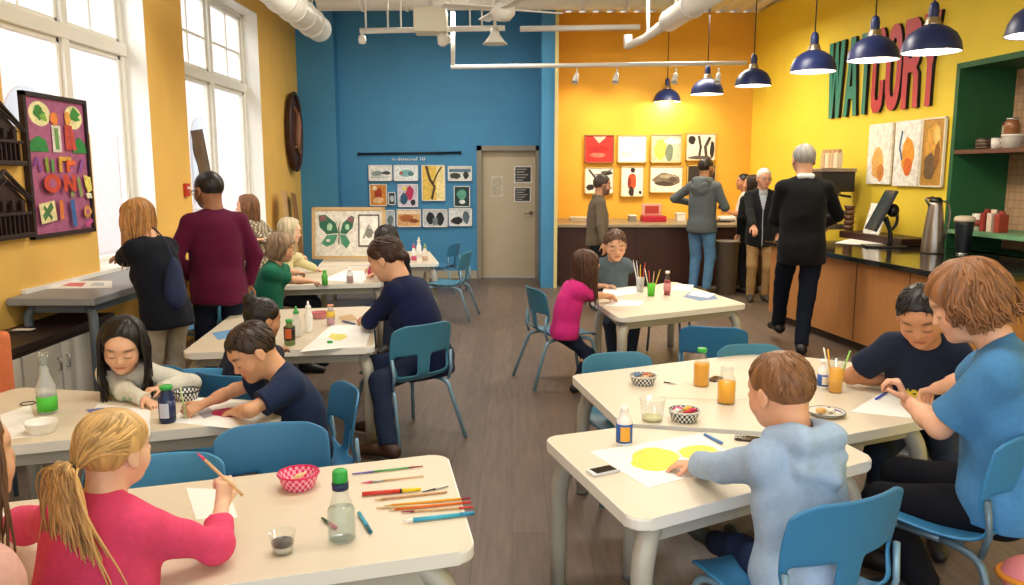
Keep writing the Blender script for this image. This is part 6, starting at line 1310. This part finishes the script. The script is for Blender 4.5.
MB().prism([q(A_.x - .06, A_.y + .06), q(E_.x - .07, E_.y - .06), q(4.30, 5.62), q(RWX(A_.y) - .012, A_.y + .06)], KH - .045, KH, bevel=.006).build('worktop', ctop, r)
# panel joints on the front
for k in (.28, .55, .8):
    p = A_.lerp(E_, k); MB().box((-.004, -.0035, .09), (.001, .0035, KH - .05), M=Matrix.Translation((p.x - o.x, p.y - o.y, 0)) @ Matrix.Rotation(math.atan2(dd.y, dd.x) + PI / 2, 4, 'Z')).build('panel_joint', mat('joint_dark', '5A3A20', .6), r)
r = empty('back_bar', (3.7, 7.9, 0), 0, 'raised dark brown shelf along lemon wall behind the wood counter', 'shelf'); m = MB(); rbox(m, 8.9, 7.75, -.34, -.02, KH + .001, KH + .075, bevel=.004); m.build('board', dkb, None).parent = r; kids(r)[0].matrix_parent_inverse = Matrix.Translation(r.location).inverted()
r = empty('back_counter', (2.0, 11.4, 0), 0, 'dark brown counter with tan top along the orange wall', 'counter'); x0 = at_y(557, 250, 10.75).x - 2.0
MB().box((x0, -.62, .07), (1.55, .78, .80)).build('body', dkb, r); MB().box((x0 + .02, -.60, 0), (1.5, .7, .07)).build('plinth', mat('plinth_dark', '3A2A20', .6), r); MB().box((x0 - .02, -.66, .80), (1.57, .79, .84), bevel=.005).build('worktop', tana, r)
MB().box((x0 - .03, -.66, 0), (x0, .79, .80)).build('end_panel', mat('end_tan', '7A6A58', .5), r)
for k in range(4): MB().box((x0 + .45 + k * .62, -.623, .09), (x0 + .455 + k * .62, -.619, .78)).build('panel_joint', mat('joint_black', '140C0A', .6), r)
e = empty('waste_bin', (at_z(697 + 40, 300, 0).x, 10.1, 0), 0, 'tall grey bin beside the legs of the old man', 'bin'); MB().lathe([(0, 0), (.12, 0), (.14, .66), (.145, .66), (.145, .68), (.13, .68), (.11, .01), (0, .01)], 24).build('body', mat('bin_grey', '8E8478', .5), e)
# things on the back counter
BZ = .84
def bput(name, px, py, lab, cat, group=None): return empty(name, at_z(px, py, BZ), 0, lab, cat, group)
e = bput('red_box', 653, 221.5, 'red and white open box on the back counter', 'box'); MB().box((-.17, -.12, 0), (.17, .12, .085), bevel=.01).build('tray', mat('box_red', 'B82030', .4), e); MB().box((-.15, .06, .085), (.13, .11, .25), M=None, bevel=.006).build('lid', mat('box_lid', 'D8A890', .5), e); MB().box((-.11, .055, .11), (.09, .06, .22)).build('picture_panel', mat('box_pic', 'B04030', .5), e)
for i, (px, w, h, c, lb) in enumerate(((578, .24, .06, 'C8B090', 'stack of tan trays at the left end of back counter'), (632, .10, .09, '8A8070', 'small grey caddy left of the red box'), (680, .12, .12, 'E8E4D8', 'white carton left of man in hooded sweater'), (694, .10, .10, 'D8D0C0', 'cream carton hidden behind hooded man'))):
    e = bput('carton' if i else 'tray_stack', px, 221, lb, 'carton' if i else 'tray'); MB().box((-w / 2, -.09, 0), (w / 2, .09, h * .8), bevel=.006).build('body', mat('ct%d' % i, c, .6), e); MB().box((-w / 2 - .006, -.096, h * .8), (w / 2 + .006, .096, h), bevel=.004).build('lid', mat('ctl%d' % i, 'F0E8D8', .6), e)
for i, (px, py, lb) in enumerate(((729, 221, 'large round white plate stack at the right of back counter'), (741, 219, 'white serving bowl at right end of back counter'))):
    e = bput('dish', px, py, lb, 'dish'); MB().lathe([(0, 0), (.09, 0), (.15, .06), (.145, .06), (.08, .01), (0, .01)] if i else [(0, 0), (.1, 0), (.16, .02), (.16, .07), (.1, .075), (0, .07)], 28).build('body', mat('china', 'E8E6E0', .3), e)
e = bput('serving_tray', 716, 222, 'dark serving tray of food before the hooded man', 'tray'); MB().box((-.18, -.10, 0), (.18, .10, .02), bevel=.006).build('tray', blk, e); MB().lathe([(0, .02), (.06, .02), (.05, .06), (0, .07)], 16).build('food_heap', mat('food_tan', 'B89868', .7), e)
# cup held by the hooded man
hd = PP['hoodieman']; M0 = hd['root']; w0 = Matrix.Translation(M0.location) @ Matrix.Rotation(M0.rotation_euler.z, 4, 'Z'); hw = w0 @ Vector(hd['Wr'][1] + hd['Hd'][1] * hd['hl'] * .6)
e = empty('drink_glass', hw + Vector((.02, 0, .0)), 0, 'small clear glass held by the man in hooded sweater', 'glass'); MB().lathe([(0, -.03), (.025, -.03), (.035, .05), (.032, .05), (.022, -.026), (0, -.026)], 18).build('body', clear, e)
# --- things on the wood counter
def kput(name, px, py, lab, cat, rz=0, z=KH, group=None): return empty(name, at_z(px, py, z), rz, lab, cat, group)
e = kput('airpot', 932, 253, 'tall brushed steel insulated coffee jug with black handle on counter', 'jug', z=KH); st = mat('brushed_jug', '9A928A', .28, .85)
s_ = .95; MB().lathe([(0, 0), (.078, 0), (.080, .01), (.076, .10), (.062, .24), (.050, .34), (.048, .36), (.044, .375), (0, .38)], 32).build('body', st, e)
MB().lathe([(0, .375), (.044, .375), (.046, .39), (.03, .41), (0, .415)], 24).build('lid', blk, e); MB().tube(bez((-.045, 0, .35), (-.09, 0, .41), (-.09, 0, .40), (-.02, 0, .41), 6), .009, 8).build('spout', st, e); MB().tube(bez((.04, 0, .38), (.11, 0, .40), (.13, 0, .30), (.085, 0, .10), 10), [.012] * 11, 8, flat=.6).build('handle', st, e)
e.scale = (1.2,) * 3
e = kput('travel_mug', 962, 254, 'black tapered cup with pale lid beside the steel jug', 'cup'); MB().lathe([(0, 0), (.045, 0), (.05, .02), (.078, .26), (.080, .28), (.07, .285), (0, .285)], 28).build('body', mat('mug_black', '1E2228', .3), e); MB().lathe([(.0, .285), (.086, .285), (.088, .30), (.080, .325), (.05, .335), (0, .335)], 28).build('lid', mat('mug_lid', 'C8B8A0', .4), e); MB().lathe([(0, 0), (.035, 0), (.05, -.004), (.05, .012), (0, .012)], 20).build('foot', ltm, e)
e = kput('tablet_stand', 886, 247, 'black tilted tablet on a curved stand facing behind the counter', 'tablet stand', rz=-.2)
MB().box((-.16, -.09, 0), (.13, .09, .014), bevel=.005).build('base', blk, e); MB().tube(bez((.02, 0, .01), (.04, 0, .12), (.0, 0, .16), (-.02, .0, .22), 8) , [.02, .018, .017, .016, .016, .016, .018, .02, .022], 10).build('arm', blk, e); MB().ell((.03, .0, .27), (.045, .04, .05)).build('joint', blk, e)
t_ = MB(); t_.box((-.012, -.15, -.16), (.012, .15, .16), M=Matrix.Translation((-.05, 0, .27)) @ Matrix.Rotation(.42, 4, 'Y'), bevel=.005); tb = t_.build('tablet', blk, e); t_ = MB(); t_.box((-.0135, -.135, -.145), (-.0122, .135, .145), M=Matrix.Translation((-.05, 0, .27)) @ Matrix.Rotation(.42, 4, 'Y')); t_.build('screen', mat('screen_grey', '3A4A50', .15), tb)
MB().tube(bez((.02, .05, .30), (.10, .06, .26), (.09, .04, .15), (.03, .05, .12), 8), .012, 8).build('cable', blk, e); e.scale = (1.3,) * 3
p = at_rw(882, 190, .10); M_ = rw_matrix(Vector((p.x, p.y, KH + .15))) @ Matrix.Rotation(-.25, 4, 'X'); poster_flat('menu_board', .30, .36, Matrix.Translation((-.10, -.12, .06)) @ M_, ['F0EEE6', ('D8D4CC', rect(.2, .2, .8, .5))], 'white tilted board leaning behind the tablet stand', 'board', depth=.015)
e = kput('napkin_box', 925, 236, 'tan wooden tray of packets behind the steel jug', 'tray', z=KH); MB().box((-.15, -.10, 0), (.15, .10, .10), bevel=.004).build('box', mat('tray_tan', 'B08858', .6), e); MB().box((-.12, -.08, .10), (.10, .08, .135), bevel=.01).build('packets', mat('packet_orange', 'C88A50', .7), e)
e = kput('white_jar', 913, 232, 'round white jar with wire clasp behind the steel jug', 'jar', z=KH); MB().lathe([(0, 0), (.09, 0), (.11, .05), (.11, .18), (.08, .24), (.06, .25), (0, .25)], 28).build('body', mat('jar_cream', 'DAD2C0', .3), e); MB().lathe([(0, .25), (.065, .25), (.06, .285), (0, .29)], 24).build('lid', ltm, e)
for i, (px, py, w, lb) in enumerate(((985, 246, .10, 'steel small box with round knobs on the black counter'), (1006, 247, .13, 'flat steel tray at the right of the black counter'))):
    e = kput('steel_holder', px, py, lb, 'holder'); MB().box((-w, -.06, 0), (w, .06, .035), bevel=.006).build('tray', st, e); 
    for k in (-1, 1): MB().lathe([(0, .035), (.025, .035), (.028, .06), (0, .065)], 16, M=xf((k * w * .5, 0, 0))).build('lid', blk, e)
sh = sheet([(835, 243), (850, 239), (888, 240), (880, 246)], 'white papers on the black counter in front of the tablet', z=KH, m_=paperm, lift=.004)
# espresso machine and shelf of bags by the man in black
p = at_rw(829, 200, .33); e = empty('coffee_machine', (p.x, p.y, KH + .076), math.atan2(RWD.y, RWD.x) - PI, 'black coffee machine with steel trim on the raised shelf', 'coffee machine')
MB().box((-.17, -.20, 0), (.17, .20, .06), bevel=.006).build('drip_base', st, e); MB().box((-.17, -.02, .06), (.17, .20, .62), bevel=.008).build('column', blk, e); MB().box((-.18, -.20, .42), (.18, .20, .64), bevel=.01).build('head', blk, e); MB().box((-.19, -.21, .64), (.19, .21, .68), bevel=.006).build('top_tray', st, e); MB().lathe([(0, 0), (.03, 0), (.03, -.05), (0, -.05)], 14, M=xf((0, -.10, .42))).build('spout', st, e); MB().tube([(.0, -.12, .38), (.0, -.26, .36)], .014, 8).build('filter_handle', blk, e)
for i in range(4):
    q_ = Vector((p.x, p.y, KH + .076 + .68 + .002)) + RWD * (-.14 + i * .095); e = empty('paper_bag', q_, math.atan2(RWD.y, RWD.x), ('first tan paper bag from the left on top of coffee machine', 'second tan paper bag on top of coffee machine', 'third cream paper bag on top of coffee machine', 'rightmost tan paper bag on top of coffee machine')[i], 'bag', 'paper bags on the coffee machine')
    MB().box((-.042, -.035, 0), (.042, .035, .17), bevel=.006).build('bag_body', mat('bag_tan%d' % (i % 2), ('C8A880', 'E0CFAE')[i % 2], .8), e); MB().box((-.042, -.02, .17), (.042, .02, .21), bevel=.004).build('folded_top', mat('bag_fold', 'B89468', .8), e)
for i in range(5):
    q_ = at_rw(850, 205, .22); e = empty('cup_stack', (q_.x, q_.y, KH + .076 + i * .055), 0, ('lowest', 'second', 'third', 'fourth', 'topmost')[i] + ' dark round cup in the stack right of coffee machine', 'cup', 'stacked cups by the coffee machine'); MB().lathe([(0, 0), (.045, 0), (.06, .05), (.055, .05), (.042, .004), (0, .004)], 20).build('body', mat('cup_brown', '5A3A28', .4), e); MB().tube([(.057 * math.cos(a), .057 * math.sin(a), .05) for a in np.linspace(0, 2 * PI, 17)[:-1]], .003, 6, closed=True).build('rim', mat('cup_rim', 'B89060', .4), e)
# --- alcove shelves
def shelf(py_at, zz, m_, lab, th=.035):
    r = empty('alcove_shelf', (RWX(6) + .3, 6, zz), 0, lab, 'shelf'); m = MB(); rbox(m, A0, A1 - .0, .0, .548, zz - th, zz, bevel=.003); b = m.build('board', m_, None); b.parent = r; b.matrix_parent_inverse = Matrix.Translation(r.location).inverted(); m = MB(); rbox(m, A0, A1, -.012, .0, zz - th, zz + .002); b = m.build('edge_strip', m_, None); b.parent = r; b.matrix_parent_inverse = Matrix.Translation(r.location).inverted(); return r
z1 = at_rw(965, 150, 0).z; z2 = at_rw(975, 232, 0).z; print('SHELF', z1, z2)
shelf(150, z1, mat('shelf_brown', '5A3424', .5), 'dark brown upper shelf in the green alcove'); shelf(232, z2, mat('shelf_green', '6FA078', .5), 'pale green lower shelf in the green alcove')
def sput(name, px, off, zz, lab, cat): p = at_rw(px, 150, -off); return empty(name, (p.x, p.y, zz), math.atan2(RWD.y, RWD.x), lab, cat)
e = sput('tin_can', 983, .18, z1, 'low dark tin with stripes at left of upper alcove shelf', 'tin'); MB().lathe([(0, 0), (.065, 0), (.065, .10), (.06, .105), (0, .105)], 24).build('body', mat('tin_dark', '3A3230', .4), e)
for k in range(3): MB().lathe([(.0652, .02 + k * .03), (.0665, .02 + k * .03), (.0665, .028 + k * .03), (.0652, .028 + k * .03)], 24).build('stripe', mat('stripe_tan', 'A08060', .5), e)
e = sput('white_mug', 996, .15, z1, 'white mug left of the wide white tub on upper shelf', 'mug'); MB().lathe([(0, 0), (.042, 0), (.045, .10), (.041, .10), (.038, .006), (0, .006)], 24).build('body', mat('mug_white', 'E0DCD4', .3), e); MB().tube(bez((.04, 0, .08), (.08, 0, .085), (.08, 0, .02), (.04, 0, .02), 8), .006, 8).build('handle', mat('mug_white', 'E0DCD4', .3), e)
e = sput('white_tub', 1012, .14, z1, 'wide white tub stacked under a brown jar on upper shelf', 'tub'); MB().lathe([(0, 0), (.075, 0), (.085, .11), (.088, .115), (0, .12)], 28).build('body', mat('tub_white', 'D8D4CC', .35), e); MB().lathe([(.089, .105), (.091, .105), (.091, .12), (.088, .122), (0, .122)], 28).build('lid', mat('tub_lid', 'E8E4DC', .35), e)
e = sput('brown_jar', 1010, .14, z1 + .123, 'brown jar standing on the wide white tub', 'jar'); MB().lathe([(0, 0), (.055, 0), (.06, .09), (.045, .12), (0, .12)], 24).build('body', mat('jar_brown', '8A5A3A', .3), e); MB().lathe([(0, .12), (.048, .12), (.048, .14), (0, .142)], 24).build('lid', ltm, e)
e = sput('framed_picture', 1000, .45, z1, 'brown framed picture at the back of upper alcove shelf', 'picture'); MB().box((-.13, .0, 0), (.13, .02, .26), bevel=.004).build('frame', mat('frame_wd', '6A3A24', .5), e); MB().box((-.10, -.002, .03), (.10, .001, .23)).build('picture', mat('pic_tan', 'C8B498', .6), e)
for k, (px, c, h, lb) in enumerate(((984, 'E0D8CC', .15, 'white tin on the lower alcove shelf at its left'), (993, '8A2A22', .20, 'red packet on lower alcove shelf beside white tin'), (1000, 'D8C0B0', .20, 'pale striped packet in the middle of lower alcove shelf'), (1008, '9A3A2A', .19, 'dark red packet at right on the lower alcove shelf'))):
    e = sput('tin_can' if k == 0 else 'coffee_packet', px, .16, z2, lb, 'tin' if k == 0 else 'packet')
    if k == 0: MB().lathe([(0, 0), (.05, 0), (.05, h), (.045, h + .005), (0, h + .005)], 24).build('body', mat('tin_w', c, .4), e); MB().lathe([(.0502, .04), (.0515, .04), (.0515, .10), (.0502, .10)], 24).build('label_band', mat('lb_r', '8A3A30', .5), e)
    else: MB().box((-.03, -.05, 0), (.03, .05, h * .85), bevel=.008).build('bag_body', mat('pk_' + c, c, .5), e); MB().box((-.03, -.012, h * .85), (.03, .012, h), bevel=.003).build('folded_top', mat('pk_' + c, c, .5), e)
# low tan bench by the counter
r = empty('low_bench', at_z(925, 470, 0), .15, 'pale tan low bench between long right table and the wood counter', 'bench'); MB().box((-.10, .0, .24), (.75, .42, .28), bevel=.01).build('seat', mat('bench_tan', 'D8B888', .5), r)
for sx in (-.04, .68):
    for sy in (.04, .36): MB().box((sx, sy, 0), (sx + .04, sy + .04, .24), bevel=.003).build('leg', oak, r)
# orange chair at the left picture edge, toy at lower right corner
p = at_y(-18, 372, 3.62); r = empty('orange_chair', (p.x - .05, 3.62, 0), .3, 'orange padded chair back at the left picture edge', 'chair'); om = mat('orange_fabric', 'D9774A', .7, noise=.05, nscale=30)
MB().box((-.2, -.03, .32), (.17, .03, .80), bevel=.028, seg=4).build('backrest', om, r); MB().box((-.2, -.38, .30), (.17, .0, .36), bevel=.02, seg=3).build('seat', om, r)
for sx in (-.17, .14):
    for sy in (-.34, -.02): MB().tube([(sx, sy, 0), (sx, sy, .31)], .012, 8).build('leg', dkst, r)
# glasses
for key, nm, lab in (('oldman', 'eyeglasses', 'thin glasses worn by the old man with white hair'), ('maroon', 'eyeglasses', 'glasses worn by the man in maroon sweater')):
    P = PP[key]; m = MB(); HP = P['HP']
    for s in (-1, 1):
        c = V(s * .145, .43, .475); m.tube([Vector(HP(c[0] + .095 * math.cos(a), c[1] - .03 * abs(math.cos(a)) * (1 if math.cos(a) * s > 0 else 0), c[2] + .07 * math.sin(a))) for a in np.linspace(0, 2 * PI, 17)[:-1]], .0022, 6, closed=True)
        m.tube([Vector(HP(s * .24, .40, .49)), Vector(HP(s * .36, .25, .49)), Vector(HP(s * .37, -.02, .50))], .002, 6)
    m.tube([Vector(HP(-.05, .44, .48)), Vector(HP(.05, .44, .48))], .002, 6); m.build(nm, mat('glasses_dark', '2A2420', .3), P['root'])
# toy seen in the lower right corner
p = at_z(1022, 596, 0); e = empty('toy_bag', (p.x + .03, p.y, 0), 0, 'pink and orange soft bag on floor in lower right corner', 'bag'); m = MB(); m.ell((0, 0, .075), (.11, .09, .075)); m.build('pouch', mat('bag_pink', 'E88A90', .7), e); MB().tube([(.112 * math.cos(a), .092 * math.sin(a), .08) for a in np.linspace(0, 2 * PI, 25)[:-1]], .012, 8, closed=True).build('piping', mat('bag_orange', 'F0962E', .6), e)
# ------------------------------------------------------------------ camera, daylight
cam = bpy.data.cameras.new('camera'); co = bpy.data.objects.new('camera', cam); C.objects.link(co); co.location = (0, 0, CH); co.rotation_euler = (PI / 2 - PT, 0, 0)
cam.sensor_width = 36; cam.lens = 36 * F / 1024; cam.clip_start = .05; cam.clip_end = 200; bpy.context.scene.camera = co
w = bpy.data.worlds.new('sky'); bpy.context.scene.world = w; w.use_nodes = True; bg = w.node_tree.nodes['Background']; bg.inputs[0].default_value = (.93, .97, 1, 1); bg.inputs[1].default_value = 1.35
def area(name, loc, rot, sx, sy, e, col=(1, 1, 1)):
    l = bpy.data.lights.new(name, 'AREA'); l.shape = 'RECTANGLE'; l.size = sx; l.size_y = sy; l.energy = e; l.color = col; o = bpy.data.objects.new(name, l); C.objects.link(o); o.location = loc; o.rotation_euler = rot; return o
s = bpy.data.lights.new('daylight', 'SUN'); s.energy = 7.5; s.angle = 1.1; s.color = (.97, .98, 1); so = bpy.data.objects.new('daylight', s); C.objects.link(so); so.rotation_euler = Vector((.80, .42, -.42)).to_track_quat('-Z', 'Y').to_euler()
# soft fill lights added below the ceiling to brighten the room, no lamp fixtures
for (x, y, e) in ((-.6, 2.6, 28), (1.2, 3.0, 28), (-.9, 6.2, 38), (1.5, 6.8, 48), (2.2, 10.2, 50), (-.8, 9.6, 38)): area('room_fill_light', (x, y, ZC - .45), (0, 0, 0), 1.2, .5, e, (1, .93, .82))
for (x) in (1.0, 1.7, 2.5):
    l = bpy.data.lights.new('wall_spot', 'SPOT'); l.energy = 60; l.spot_size = 1.1; l.spot_blend = .8; l.color = (1, .85, .6); o = bpy.data.objects.new('wall_spot', l); C.objects.link(o); o.location = (x, 10.9, 3.1); o.rotation_euler = (R_(48), 0, 0)
vs_ = bpy.context.scene.view_settings; vs_.view_transform = 'Standard'; vs_.look = 'None'; vs_.gamma = 1; vs_.use_curve_mapping = False; vs_.exposure = .5
bpy.context.scene.cycles.max_bounces = 8; bpy.context.scene.cycles.transparent_max_bounces = 8; bpy.context.scene.cycles.caustics_refractive = False; bpy.context.scene.cycles.caustics_reflective = False; bpy.context.scene.cycles.sample_clamp_indirect = 4
